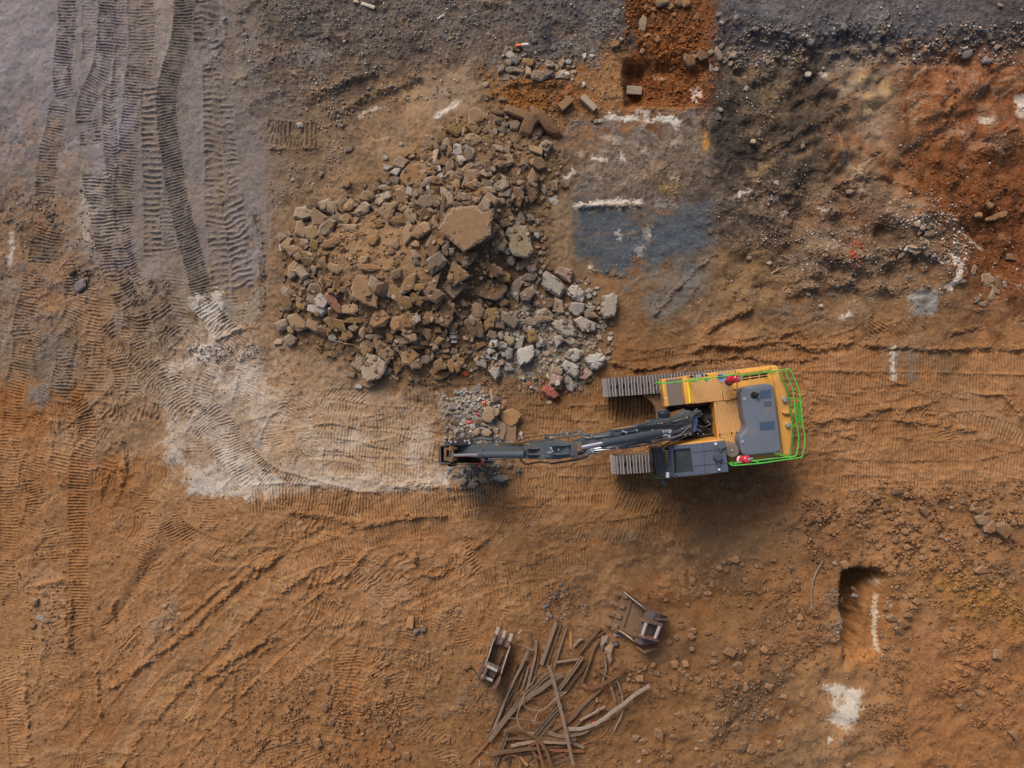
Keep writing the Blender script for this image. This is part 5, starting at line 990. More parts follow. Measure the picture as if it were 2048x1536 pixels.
# single stones further out
chunks(540,200,6.827, [(1040,1140,110,90,-60,'b'),(1060,665,130,80,-15,'a'),(410,340,75,65,0,'d'),(1790,600,50,42,0,'d'),(1580,790,60,60,0,'d'),(505,125,40,36,0,'a'),(985,345,50,40,0,'k'),(700,1010,70,50,-60,'e'),(500,1145,50,40,0,'e'),(930,215,40,40,0,'a'),(310,1085,60,36,-60,'d')], group='single stones between road and heap', name='stone', cat='stone')
chunks(0,400,3.657, [(585,622,86,70,-15,'k'),(510,512,76,60,30,'c'),(382,92,34,26,20,'c'),(370,150,28,22,0,'c'),(350,110,24,20,0,'c'),(560,500,34,26,60,'c'),(620,545,34,20,-30,'c')], group='stones beside the haul road', name='stone', cat='stone', hk=.4)
chunks(0,1116,3.657, [(240,312,56,62,0,'S'),(300,440,70,40,35,'M'),(345,460,36,34,0,'S'),(238,500,36,46,20,'s'),(445,345,50,28,30,'s'),(320,262,40,30,0,'s'),(528,690,32,24,0,'s'),(512,425,24,30,0,'s'),(712,360,22,30,0,'s'),(845,830,26,22,0,'s')], group='stones on the pale patch by the track', name='stone', cat='stone', hk=.5)
DZ = 'soil clods and stones of the dug-up ground'
def stones_(*a, **k): chunks(*a, name='stone', cat='stone', **k)
def clods(ox, oy, sc, rows): chunks(ox, oy, sc, rows, name='soil_clod', cat='soil clod', group=DZ, hk=.55)
clods(1560,700,3.84, [(910,1085,90,50,0,'s'),(970,1112,40,40,0,'s'),(725,1120,60,40,20,'s'),(555,1205,44,26,0,'S'),(632,1218,60,44,0,'Y'),(765,1205,52,22,0,'S'),(815,1222,50,40,10,'s'),(590,1262,26,30,0,'S'),(620,1275,30,22,60,'S'),(605,1342,36,26,30,'S'),(1110,1240,80,44,35,'s'),
(1295,1050,36,28,30,'S'),(1420,1168,52,40,0,'S'),(1475,1215,34,40,0,'S'),(1520,1240,56,60,0,'s'),(1590,1245,64,30,-10,'f'),(1560,1305,100,70,30,'f'),(1610,1365,90,80,0,'s'),(1725,1380,104,96,0,'S'),(1800,1325,30,40,0,'s'),(1855,1325,40,36,0,'S'),(1705,1130,32,28,0,'s'),
(895,1465,36,40,0,'S'),(970,1515,60,34,0,'S'),(760,1510,44,36,0,'S'),(690,1460,40,24,0,'s'),(1060,1500,34,26,0,'S'),(1190,1525,60,34,0,'S'),(1240,1432,24,18,40,'d'),(1278,1458,24,16,40,'d'),(1315,1212,28,24,0,'p'),(300,1305,34,32,0,'s'),(275,1155,32,24,20,'c'),
(960,1395,50,40,0,'s'),(905,1325,56,30,-40,'s'),(1055,1345,44,36,0,'S'),(990,1235,36,20,0,'s'),(805,1008,34,24,0,'S'),(780,1048,36,20,0,'s'),(1185,1062,26,18,0,'s'),(860,1275,34,26,0,'S'),(670,1330,30,24,0,'s'),(700,1270,26,20,0,'s'),(1170,1290,30,22,0,'s'),(1010,1250,26,20,0,'S'),(1575,1410,40,30,60,'e'),(985,1330,30,22,0,'s')])
clods(1488,1080,3.368, [(190,132,36,26,0,'s'),(908,48,34,30,0,'S'),(1100,48,46,28,0,'S'),(1290,68,90,60,35,'S'),(1198,122,30,28,0,'S'),(683,170,56,46,0,'s'),(614,155,28,34,-50,'a'),(668,412,44,36,40,'S'),(745,372,44,24,10,'k'),(1165,412,44,36,0,'S'),(1075,570,72,64,0,'s'),(1050,612,62,40,40,'s'),
(1105,510,44,30,0,'s'),(995,530,60,44,0,'s'),(950,458,34,32,0,'s'),(315,500,40,56,0,'s'),(378,525,36,34,0,'S'),(383,575,46,40,0,'s'),(137,738,36,38,0,'S'),(66,692,34,32,0,'S'),(172,985,56,70,20,'S'),(322,1165,34,32,0,'s'),(245,1380,40,50,0,'s'),(10,990,30,50,0,'s'),(705,1518,36,34,0,'S'),
(1708,768,84,58,0,'S'),(1812,1315,70,50,40,'S'),(1595,205,80,40,-10,'s'),(1735,310,34,30,0,'S'),(1740,215,40,34,30,'s'),(1090,735,36,30,30,'s'),(995,962,26,28,0,'s'),(985,1100,30,22,0,'s'),(745,335,44,22,30,'c'),(1200,80,34,22,0,'s'),(360,280,28,24,0,'s'),(320,190,30,24,0,'s'),(240,565,30,24,0,'s'),
(330,635,30,24,0,'s'),(410,825,26,20,0,'s'),(255,1055,30,24,0,'s'),(150,1155,40,30,0,'s'),(195,1170,26,36,0,'s'),(225,1200,22,24,0,'a'),(160,1365,30,24,0,'q'),(1320,330,36,28,30,'Y'),(1125,375,32,26,0,'Y'),(1590,330,40,24,0,'Y'),(1430,330,44,26,0,'Y'),(785,135,26,30,0,'s'),(960,725,30,40,90,'s'),(930,650,30,22,0,'s'),
(1410,600,30,22,0,'e'),(1460,1125,44,26,30,'S'),(1590,1030,50,34,20,'S'),(1100,205,30,20,0,'s')])
clods(1200,1200,4.096, [(1067,428,76,84,30,'s'),(1135,550,70,90,-30,'S'),(1390,705,64,80,20,'S'),(660,218,56,40,0,'s'),(760,252,64,40,0,'s'),(745,300,50,44,0,'s'),(880,268,44,36,0,'s'),(660,175,40,26,0,'s'),(628,312,40,44,60,'s'),(720,42,40,34,0,'S'),(562,345,46,46,0,'s'),(756,402,40,30,0,'s'),(612,528,60,54,0,'S'),
(698,522,46,46,40,'S'),(685,600,40,36,0,'S'),(716,622,34,30,0,'S'),(800,655,50,40,0,'s'),(930,515,60,34,0,'S'),(945,550,44,26,0,'s'),(935,445,36,30,0,'s'),(1015,618,36,32,0,'s'),(1265,350,40,38,0,'S'),(1345,405,40,44,0,'S'),(1565,120,46,66,0,'s'),(1640,148,40,40,0,'S'),(1645,205,56,50,0,'s'),(1190,425,26,46,0,'s'),(1150,440,30,20,20,'s'),
(1105,755,36,30,0,'s'),(1190,730,34,36,0,'s'),(1190,700,26,26,0,'S'),(1120,858,42,42,0,'s'),(1030,980,44,36,0,'s'),(1105,1040,48,66,40,'s'),(1010,895,34,30,-40,'S'),(960,1055,50,24,-30,'S'),(485,1110,60,100,-30,'s'),(295,1125,50,50,30,'S'),(355,1155,60,40,0,'S'),(372,1250,44,30,0,'s'),(330,645,50,44,0,'S'),(232,650,30,28,0,'a'),
(435,535,40,36,0,'s'),(465,600,50,30,30,'s'),(370,555,30,40,0,'s'),(470,765,60,36,60,'s'),(510,790,34,30,0,'s'),(565,1295,46,50,0,'s'),(550,1240,34,26,0,'S'),(322,1325,30,24,0,'a'),(640,940,50,36,0,'s'),(1175,1195,50,60,0,'s'),(1240,1220,50,60,50,'s'),(1480,1190,46,56,0,'s'),(1475,1120,44,34,0,'s'),(1455,970,26,24,0,'Y'),
(925,1360,46,40,0,'s'),(815,1360,36,34,0,'s'),(910,1120,40,36,0,'s'),(1420,935,30,50,-30,'S'),(1360,905,40,36,0,'s'),(1570,930,50,34,0,'s'),(1510,795,36,34,0,'s'),(1480,785,30,28,0,'s'),(1655,780,34,24,0,'S'),(1320,985,30,26,0,'s'),(1375,930,30,26,0,'s'),(790,1220,26,22,0,'a'),(830,1155,34,18,0,'a'),(600,1120,40,34,0,'s'),
(650,570,34,30,0,'s'),(745,640,30,26,0,'s'),(1185,1325,36,30,0,'s'),(1380,1245,44,30,0,'s'),(1520,1250,30,24,0,'s'),(1560,1000,20,16,0,'s'),(1370,1165,50,26,-20,'q'),(2030,1350,46,40,0,'s')])
clods(1000,940,3.657, [(1725,655,44,40,0,'S'),(1990,655,44,30,0,'S'),(1640,680,32,26,0,'s'),(1680,680,34,26,-30,'s'),(1605,718,44,36,0,'S'),(1410,815,44,40,40,'S'),(1520,902,44,26,0,'S'),(1370,990,44,34,20,'S'),(1795,808,32,36,0,'s'),(1305,938,26,26,0,'S'),(1215,952,34,28,0,'S'),(820,520,22,26,0,'q'),(1875,700,30,24,0,'s'),
(1910,705,30,30,0,'s'),(1550,710,30,20,30,'s'),(1660,740,26,20,0,'S'),(1510,820,30,24,0,'s'),(1450,910,26,30,0,'s'),(1640,870,24,20,0,'s'),(1500,740,28,18,0,'s'),(1690,655,28,24,0,'s'),(1770,690,30,24,0,'s'),(445,838,30,24,0,'k'),(335,1000,24,40,60,'k'),(360,1060,40,30,40,'e'),(1860,645,28,14,0,'s'),(2000,730,34,26,0,'s')])
clods(500,1150,2.466, [(368,655,36,36,0,'s'),(333,830,34,40,0,'s'),(405,725,28,28,0,'s'),(690,843,34,44,0,'s'),(775,890,34,36,0,'s'),(395,610,24,20,30,'s'),(640,855,16,30,0,'s'),(690,605,22,26,0,'s'),(685,580,24,24,0,'s'),(380,485,18,16,0,'S'),(385,557,24,44,15,'S'),(250,885,24,18,0,'s'),(195,930,20,16,0,'s'),(305,840,20,16,0,'s'),
(980,810,20,30,0,'q'),(1040,635,24,16,0,'c'),(950,355,24,18,0,'s'),(796,693,16,16,0,'s'),(430,740,20,16,0,'s'),(450,770,18,16,0,'s'),(420,765,16,16,0,'s'),(305,565,20,18,0,'s'),(232,660,18,14,0,'s'),(40,820,18,14,0,'s'),(50,735,20,14,0,'s'),(650,680,20,18,0,'s'),(210,905,22,16,0,'s'),(470,830,18,14,0,'s')])
# extra mid-sized pieces that fill the heap, then everything too small to single out goes into one mesh
rx = random.Random(77)
for k in range(2100):
    x, y = rx.uniform(560, 1225), rx.uniform(230, 790)
    if not inside(x, y, HEAP) or inside(x, y, [(650,470),(720,440),(830,470),(850,560),(760,590),(660,560)]) : continue
    if inside(x, y, [(1010,700),(1100,690),(1100,750),(1020,755)]): continue
    L = rx.uniform(6, 13); pale = x > 1000 and y > 560
    put_rock('fragment', blob(L, L * rx.uniform(.5, 1), rx.uniform(0, 180), rx), x, y, .5 * L / PX * rx.uniform(.6, 1.1), rx.choice('ddeaeM' if pale else 'fbecafecb'), 'x', seed=5000 + k, tilt=.4, lift=-.02, rest=True)
me = bpy.data.meshes.new('small_rubble'); me.from_pydata([tuple(v) for v in REST['V']], [], REST['F'])
bm = bmesh.new(); bm.from_mesh(me); bmesh.ops.recalc_face_normals(bm, faces=bm.faces); bm.to_mesh(me); bm.free()
ca = me.color_attributes.new('Col', 'FLOAT_COLOR', 'POINT'); ca.data.foreach_set('color', [v for c in REST['C'] for v in c])
o = bpy.data.objects.new('small_rubble', me); COLL.objects.link(o); o['kind'] = 'stuff'; o['label'] = 'smaller broken pieces filling the concrete heap'
# ---------------------------------------------------------------- labels for the stones
MARKS = [((935,450),'the biggest pentagonal slab'),((748,733),'the pale jagged slab'),((1040,478),'the olive mossy slab'),((1128,548),'the pink-stained masonry block'),((1218,612),'the lone pebbly block'),((1052,712),'the white boulder'),
 ((730,585),'the wide dusty slab'),((887,628),'the smooth oval slab'),((1050,350),'the fluted dark slab'),((946,235),'the top pentagon slab'),((895,385),'the pale leaf-shaped slab'),((640,520),'the cracked ochre slab'),((760,392),'the pale box-shaped block'),
 ((820,350),'the broad rusty-brown slab'),((870,735),'the wide ochre slab'),((975,725),'the grey five-sided slab'),((1108,800),'the red-crusted masonry lump'),((1065,235),'the cross-shaped footing'),((1045,92),'the lane marker post'),((1268,180),'the grey block in the trench'),
 ((1385,110),'the red soil trench'),((968,835),'the coral plastic scraps'),((980,920),'the excavator bucket'),((1035,835),'the ochre flagstone'),((1972,558),'the large six-sided slab'),((1700,500),'the red stain'),((1840,600),'the bluish smear'),((1990,380),'the red earth hollow'),
 ((1270,1235),'the wide four-toothed bucket'),((995,1310),'the narrow three-toothed bucket'),((1100,1440),'the scrap steel heap'),((1715,1220),'the open trial pit'),((1690,1410),'the white lime patch'),((1628,1170),'the bent grey pipe'),((828,1245),'the junk heap with a board'),
 ((1420,850),'the excavator'),((90,1240),'the pale patch by the track'),((150,570),'the haul road'),((600,100),'the bluish ground'),((1900,980),'the level run'),((1930,1160),'the yellowish soil'),((1730,170),'the yellow sandy spot'),((680,1420),'the lower roadward edge'),((1500,1450),'the dark damp patch')]
def size_word(L): return 'tiny' if L < 8 else 'small' if L < 13 else 'medium' if L < 20 else 'large' if L < 30 else 'very large'
def rel(dx, dy):
    a = math.degrees(math.atan2(-dy, dx)) % 360; k = int((a + 22.5) // 45) % 8
    return ['beyond', 'above and beyond', 'above', 'above and roadward of', 'roadward of', 'below and roadward of', 'below', 'below and beyond'][k]
def far_word(d): return 'close' if d < 30 else 'a step' if d < 55 else 'some way' if d < 95 else 'well' if d < 170 else 'far'
from collections import defaultdict
import re
_W = re.compile(r"[A-Za-z0-9][A-Za-z0-9'\u2019-]*")
def label_all():
    by = defaultdict(list)
    for t in THINGS:
        if t['label']: t['o']['label'] = t['label']; continue
        (mx, my), nm = min(MARKS, key=lambda m: math.hypot(m[0][0] - t['x'], m[0][1] - t['y']) + (0 if math.hypot(m[0][0] - t['x'], m[0][1] - t['y']) > 4 else 1e4))
        d = math.hypot(mx - t['x'], my - t['y']); shp = 'sliver' if t['asp'] > 2 else 'oblong piece' if t['asp'] > 1.4 else 'stubby lump'
        if t['kind'] == 'soil_clod': shp = 'oblong clod' if t['asp'] > 1.4 else 'round clod'
        cn = RN[t['col']] if isinstance(t['col'], str) else 'brown'
        by[f"{size_word(t['L'])} {cn} {shp} {far_word(d)} {rel(t['x'] - mx, t['y'] - my)} {nm}"].append(t)
    for k, v in by.items():
        if len(v) == 1: v[0]['o']['label'] = k; continue
        v.sort(key=lambda t: t['y']); n = len(v)
        for i, t in enumerate(v):
            sfx = 'uppermost' if i == 0 else 'lowest' if i == n - 1 else ['second', 'third', 'fourth', 'fifth', 'sixth', 'seventh', 'eighth'][min(i - 1, 6)] + ' down'
            lb = f"{sfx} {k}".replace('the grey block in the trench', 'the trench block').replace('the excavator bucket', 'the digging bucket').replace('small dark brown', 'small brown'); t['o']['label'] = lb if len(_W.findall(lb)) <= 16 else lb.replace(' oblong piece', ' piece').replace(' stubby lump', ' lump').replace(' some way', '').replace(' close above and', ' above and').replace(' well ', ' ').replace(' far ', ' ').replace('very large', 'huge')
    for t in THINGS:
        if t['group']: t['o']['group'] = t['group']
        elif t['kind'] == 'concrete_slab': t['o']['group'] = 'broken concrete slabs'
        elif t['kind'] == 'flagstone': t['o']['group'] = 'flagstones beside the stick'
label_all()
# ---------------------------------------------------------------- loose stuff: gravel, crumbs, rubble fragments
ICO = None
def scatter(name, n_list, kind_label, matl, seed, sink=.3):
    """n_list: (polygon, count, size px lo, hi, colours, spread of colour). One mesh of many little stones"""
    rs = np.random.RandomState(seed); Ps, Ss, Cs = [], [], []
    for poly, n, lo, hi, cols in n_list:
        P = np.array(poly, float); x0, y0, x1, y1 = P[:, 0].min(), P[:, 1].min(), P[:, 0].max(), P[:, 1].max()
        x = rs.uniform(x0, x1, n * 6); y = rs.uniform(y0, y1, n * 6); ins = np.zeros(n * 6, bool)
        for i in range(len(P)):
            ax, ay = P[i]; bx, by = P[(i + 1) % len(P)]
            ins ^= ((ay > y) != (by > y)) & (x < (bx - ax) * (y - ay) / ((by - ay) or 1e-9) + ax)
        i_ = np.clip(((x - X0) / ST).astype(int), 0, GW - 1); j_ = np.clip(((y - Y0) / ST).astype(int), 0, GH - 1)
        ins &= rs.uniform(0, 1, n * 6) < np.clip(.3 + .42 * N_MED[j_, i_] + .34 * N_BIG[j_, i_], .03, 1)
        ins &= (COL[j_, i_].mean(1) < 158) | (rs.uniform(0, 1, n * 6) < .15)
        x, y = x[ins][:n], y[ins][:n]; m = len(x)
        s = lo + (hi - lo) * rs.uniform(0, 1, m) ** 3; cc = np.array([RC[c] if isinstance(c, str) else c for c in cols], float)[rs.randint(0, len(cols), m)] * rs.uniform(.8, 1.15, (m, 1))
        Ps.append(np.stack([x, y], 1)); Ss.append(s); Cs.append(cc)
    P, S, Cc = np.concatenate(Ps), np.concatenate(Ss), np.concatenate(Cs); m = len(P)
    T = np.array([(1,0,0),(-1,0,0),(0,1,0),(0,-1,0),(0,0,1),(0,0,-1),(.7,.7,.2),(-.7,.7,.2),(.7,-.7,.2),(-.7,-.7,.2)], float)
    T = T[[0,6,2,7,1,9,3,8,4,5]]    # ring of eight, top, bottom
    fr = [(i, (i + 1) % 8, 8) for i in range(8)] + [((i + 1) % 8, i, 9) for i in range(8)]
    V = T[None] * rs.uniform(.72, 1.2, (m, 10, 1)) * np.array([1, 1, .75]); V *= np.stack([np.ones(m), rs.uniform(.55, 1, m), rs.uniform(.6, 1.1, m)], 1)[:, None, :]
    V[:, 8, :2] += rs.uniform(-.5, .5, (m, 2)); a = rs.uniform(0, 6.28, m); b = rs.uniform(-.5, .5, m)
    z = V[..., 2] * np.cos(b)[:, None] + V[..., 0] * np.sin(b)[:, None]; xx = V[..., 0] * np.cos(b)[:, None] - V[..., 2] * np.sin(b)[:, None]; yy = V[..., 1]
    X = xx * np.cos(a)[:, None] - yy * np.sin(a)[:, None]; Y = xx * np.sin(a)[:, None] + yy * np.cos(a)[:, None]
    r = (S / 2 / PX)[:, None]; i_ = np.clip(np.rint((P[:, 0] - X0) / ST).astype(int), 0, GW - 1); j_ = np.clip(np.rint((P[:, 1] - Y0) / ST).astype(int), 0, GH - 1)
    gzv = HT[j_, i_]; V[..., 0] = X * r + ((P[:, 0] - 1024) / PX)[:, None]; V[..., 1] = Y * r - ((P[:, 1] - 768) / PX)[:, None]; V[..., 2] = z * r + (gzv + r[:, 0] * (.75 - sink))[:, None]
    F = (np.array(fr)[None] + (np.arange(m) * 10)[:, None, None]).reshape(-1, 3)
    me = bpy.data.meshes.new(name); me.vertices.add(m * 10); me.vertices.foreach_set('co', V.astype(np.float32).ravel())
    me.loops.add(F.size); me.loops.foreach_set('vertex_index', F.astype(np.int32).ravel()); me.polygons.add(len(F)); me.polygons.foreach_set('loop_start', np.arange(0, F.size, 3, dtype=np.int32))
    ca = me.color_attributes.new('Col', 'FLOAT_COLOR', 'POINT'); c4 = np.ones((m * 10, 4), np.float32); c4[:, :3] = np.repeat(lin(np.clip(Cc, 15, 245)) * KA, 10, 0); ca.data.foreach_set('color', c4.ravel())
    me.update(calc_edges=True); me.materials.append(matl); o = bpy.data.objects.new(name, me); COLL.objects.link(o); o['kind'] = 'stuff'; o['label'] = kind_label; return o
M_GR = mat('gravel_stone', attr='Col', rough=.9, nscale=30, namp=.2, spec=.2)
me.materials.append(M_GR)
br = ['s', 'S', 's', (132, 94, 62), (120, 84, 56)]; gr = ['d', 'a', 'e', 'W', 'k']; mix = ['f', 'e', 'a', 'c', 'f', 'b']
ALL = [(-20,-20),(2070,-20),(2070,1556),(-20,1556)]
scatter('rubble_fragments', [
 (HEAP, 700, 4, 10, mix), ([(620,440),(830,350),(960,260),(1080,300),(1060,520),(1160,600),(1180,720),(960,740),(740,720),(600,640)], 1600, 1.8, 6, mix), ([(990,560),(1200,560),(1230,720),(1100,790),(960,760)], 900, 2, 8, ['d','e','a','M','d','e']),
 ([(890,800),(930,780),(1000,790),(1010,850),(1000,960),(960,985),(905,970),(890,920)], 900, 1.8, 8, ['d','k','a','e','d','W']),
 ([(1000,100),(1150,110),(1160,160),(990,160)], 220, 2, 9, ['e','a','d','c'])], 'loose fragments between the broken concrete pieces of the heap', M_GR, 3)
scatter('gravel', [
 (ALL, 5200, 1.2, 3.0, ['a','d','S','e','W']), ([(480,-20),(1260,-20),(1260,130),(1000,170),(640,260),(480,240)], 3000, 1.5, 6, ['e','a','d','k','f']),
 ([(1430,-20),(2060,-20),(2060,600),(1430,640)], 2300, 1.4, 5, ['e','a','d','W','f','s']), ([(1430,60),(2060,50),(2060,130),(1430,140)], 1600, 2, 8, ['e','a','k','d']),
 ([(1480,380),(1900,380),(1960,600),(1560,600)], 2400, 1.5, 5, ['a','d','e','W','f']), ([(1780,440),(1960,420),(1960,520),(1800,540)], 700, 2, 8, ['a','d','W','e']),
 ([(540,120),(700,150),(700,400),(540,420)], 900, 1.5, 5, ['e','a','d']), ([(-20,380),(180,380),(200,560),(-20,560)], 500, 1.5, 6, ['e','c','a']), ([(360,690),(540,690),(540,720),(380,725)], 500, 1.5, 5, ['d','k','e']),
 ([(260,560),(350,560),(360,610),(260,610)], 250, 2, 5, ['c','e']), ([(560,640),(620,640),(600,800),(560,760)], 200, 1.5, 5, ['f','a','s']), ([(940,750),(1000,740),(1040,770),(960,790)], 200, 1.5, 5, ['q','a','d','R']),
 ([(1090,150),(1260,90),(1280,210),(1100,240)], 500, 1.5, 5, ['a','s','f']), ([(1640,1180),(1690,1170),(1686,1290),(1650,1240)], 260, 2, 5, ['a','e','d','f']), ([(1100,1180),(1180,1180),(1180,1240),(1090,1240)], 260, 1.5, 6, ['e','a','k','d']),
 ([(1740,1140),(1800,1140),(1790,1320),(1750,1320)], 260, 1.5, 5, ['W','a','S']), ([(1560,1060),(1640,1060),(1640,1100),(1560,1100)], 60, 1.5, 4, ['s'])], 'small pale stones strewn over the site', M_GR, 4)
scatter('soil_crumbs', [
 ([(1560,960),(2060,960),(2060,1560),(1180,1560),(1200,1240),(1360,1140),(1560,1120)], 6500, 1.5, 6, br), ([(1600,1000),(2060,980),(2060,1140),(1620,1130)], 1300, 3, 10, br), ([(1480,1180),(1640,1180),(1640,1340),(1480,1340)], 700, 2.5, 8, br),
 ([(1760,1140),(2060,1130),(2060,1240),(1800,1230)], 1100, 2, 8, ['Y','s','S']), ([(1720,1360),(1800,1300),(1820,1500),(1740,1500)], 500, 2, 7, br), ([(380,1330),(980,1330),(960,1560),(380,1560)], 2600, 1.5, 5.5, br), ([(460,1400),(800,1400),(800,1560),(460,1560)], 900, 3, 9, br),
 ([(-20,1100),(150,1100),(160,1320),(-20,1320)], 400, 1.5, 6, br), ([(0,600),(560,700),(1200,1000),(1200,1340),(-20,1560)], 4000, 1.2, 4.5, br), ([(1250,-20),(1430,-20),(1430,210),(1250,210)], 2600, 1.8, 7, [(138,84,44),(118,70,38),(150,94,52)]),
 ([(1800,300),(2060,300),(2060,580),(1900,560)], 1300, 1.8, 7, [(132,80,46),(112,68,40),(146,92,56)]), ([(1200,1040),(1700,960),(2060,960),(2060,1000)], 700, 1.5, 5, br), ([(960,150),(1120,160),(1140,250),(980,250)], 700, 1.5, 6, [(140,92,50),(124,82,50)]),
 ([(1180,1330),(1560,1330),(1560,1560),(1180,1560)], 600, 3, 9, br), ([(1420,1380),(1560,1340),(1580,1420),(1470,1480)], 500, 2, 7, ['s','e','c']), ([(640,460),(840,460),(860,600),(640,600)], 800, 1.8, 7, ['f','s','b'])],
 'brown crumbs of soil strewn over the dug-up ground', M_GR, 5)
# ---------------------------------------------------------------- excavator
def A(zx, zy, z): return W(1180 + zx / 4.452, 700 + zy / 4.452, z)
def L7(zx, zy, z): return W(1020 + zx / 9.309, 800 + zy / 9.309, z)
def L8(zx, zy, z): return W(1220 + zx / 9.309, 800 + zy / 9.309, z)
def L6(zx, zy, z): return W(860 + zx / 10.24, 830 + zy / 10.24, z)
DUST = (186, 146, 106)
M_YEL = mat('yellow_paint', (228, 166, 62), rough=.55, nscale=6, namp=.06, dust=(192,144,94), dscale=1.8, damt=.6, spec=.35)
M_DECK = mat('dusty_yellow_tread_plate', (210, 162, 104), rough=.85, nscale=9, namp=.08, dust=(140,104,78), dscale=3.2, damt=.22)
M_HOOD = mat('slate_blue_plastic', (96, 106, 122), rough=.5, nscale=4, namp=.05, dust=(128,116,106), dscale=1.4, damt=.38, spec=.4)
M_ROOF = mat('cab_roof_paint', (84, 92, 110), rough=.55, nscale=5, namp=.05, dust=(116,112,112), dscale=2, damt=.2)
M_BOOM = mat('dark_grey_paint', (62, 76, 88), rough=.45, nscale=6, namp=.10, dust=(140,112,82), dscale=3.2, damt=.16, spec=.5)
M_STK = mat('worn_dusty_steel', (72, 82, 92), rough=.6, nscale=7, namp=.15, dust=(136,108,76), dscale=3.0, damt=.25)
M_MUD = mat('mud_caked_steel', (124, 94, 68), rough=.9, nscale=8, namp=.2, dust=(96,78,64), dscale=5, damt=.4, bump=.01, bscale=25)
M_SHOE = mat('track_shoe_steel', (92, 84, 84), rough=.55, nscale=12, namp=.2, dust=(110,90,74), dscale=6, damt=.35)
M_GROU = mat('polished_grouser_steel', (176, 172, 172), rough=.4, metal=.3, nscale=14, namp=.15, spec=.5)
M_BLK = mat('black_rubber', (30, 28, 28), rough=.6, namp=.2)
M_DK = mat('oily_dark_metal', (46, 42, 40), rough=.6, nscale=10, namp=.3, dust=(84,70,58), dscale=6, damt=.3)
M_PAD = mat('antislip_grey', (118, 106, 98), rough=.95, nscale=60, namp=.2, bump=.004, bscale=120)
M_GRN = mat('green_rail_paint', (84, 182, 60), rough=.35, nscale=6, namp=.08, spec=.6, dust=(104,124,70), dscale=5, damt=.22)
M_GRD = mat('dark_green_plate', (70, 140, 40), rough=.5, nscale=6, namp=.08)
M_RED = mat('red_cylinder_paint', (214, 50, 74), rough=.3, namp=.05, spec=.6)
M_WHT = mat('white_sticker', (225, 225, 228), rough=.5, namp=.03)
M_HIV = mat('yellow_marking', (236, 220, 50), rough=.6, namp=.1, nscale=30)
M_CHR = mat('chrome_rod', (206, 206, 214), rough=.22, metal=.85, namp=.05)
M_GLS = mat('tinted_glass', (62, 78, 76), rough=.12, namp=.1, nscale=3, dust=(104,104,96), dscale=3, damt=.4, spec=.7)
M_GRL = mat('dark_mesh_grille', (50, 78, 104), rough=.6, nscale=60, namp=.7)
M_BLU = mat('blue_hose', (62, 84, 120), rough=.5, namp=.15)
M_SIL = mat('silver_fitting', (190, 192, 198), rough=.35, metal=.6, namp=.1)
# fine rows of holes in the tread plates
nn = M_DECK.node_tree; pb = nn.nodes['Principled BSDF']; src = pb.inputs['Base Color'].links[0].from_socket
tc_ = nn.nodes.new('ShaderNodeTexCoord'); mp = nn.nodes.new('ShaderNodeMapping'); mp.inputs['Rotation'].default_value[2] = R(-6.7); mp.inputs['Scale'].default_value = (14, 22, 0)
vo = nn.nodes.new('ShaderNodeTexVoronoi'); vo.inputs['Randomness'].default_value = 0; vo.inputs['Scale'].default_value = 1
cp = nn.nodes.new('ShaderNodeMath'); cp.operation = 'LESS_THAN'; cp.inputs[1].default_value = .26
mx = nn.nodes.new('ShaderNodeMix'); mx.data_type = 'RGBA'; mx.inputs[7].default_value = (*alb((150, 106, 66)), 1)
nn.links.new(tc_.outputs['Object'], mp.inputs[0]); nn.links.new(mp.outputs[0], vo.inputs['Vector']); nn.links.new(vo.outputs['Distance'], cp.inputs[0]); nn.links.new(cp.outputs[0], mx.inputs[0]); nn.links.new(src, mx.inputs[6]); nn.links.new(mx.outputs[2], pb.inputs['Base Color'])
EX = empty('excavator', G(1400, 850), 'yellow tracked excavator with a slate-blue engine hood and green guard rails, boom stretched out', 'excavator')
gE = EX.location.z
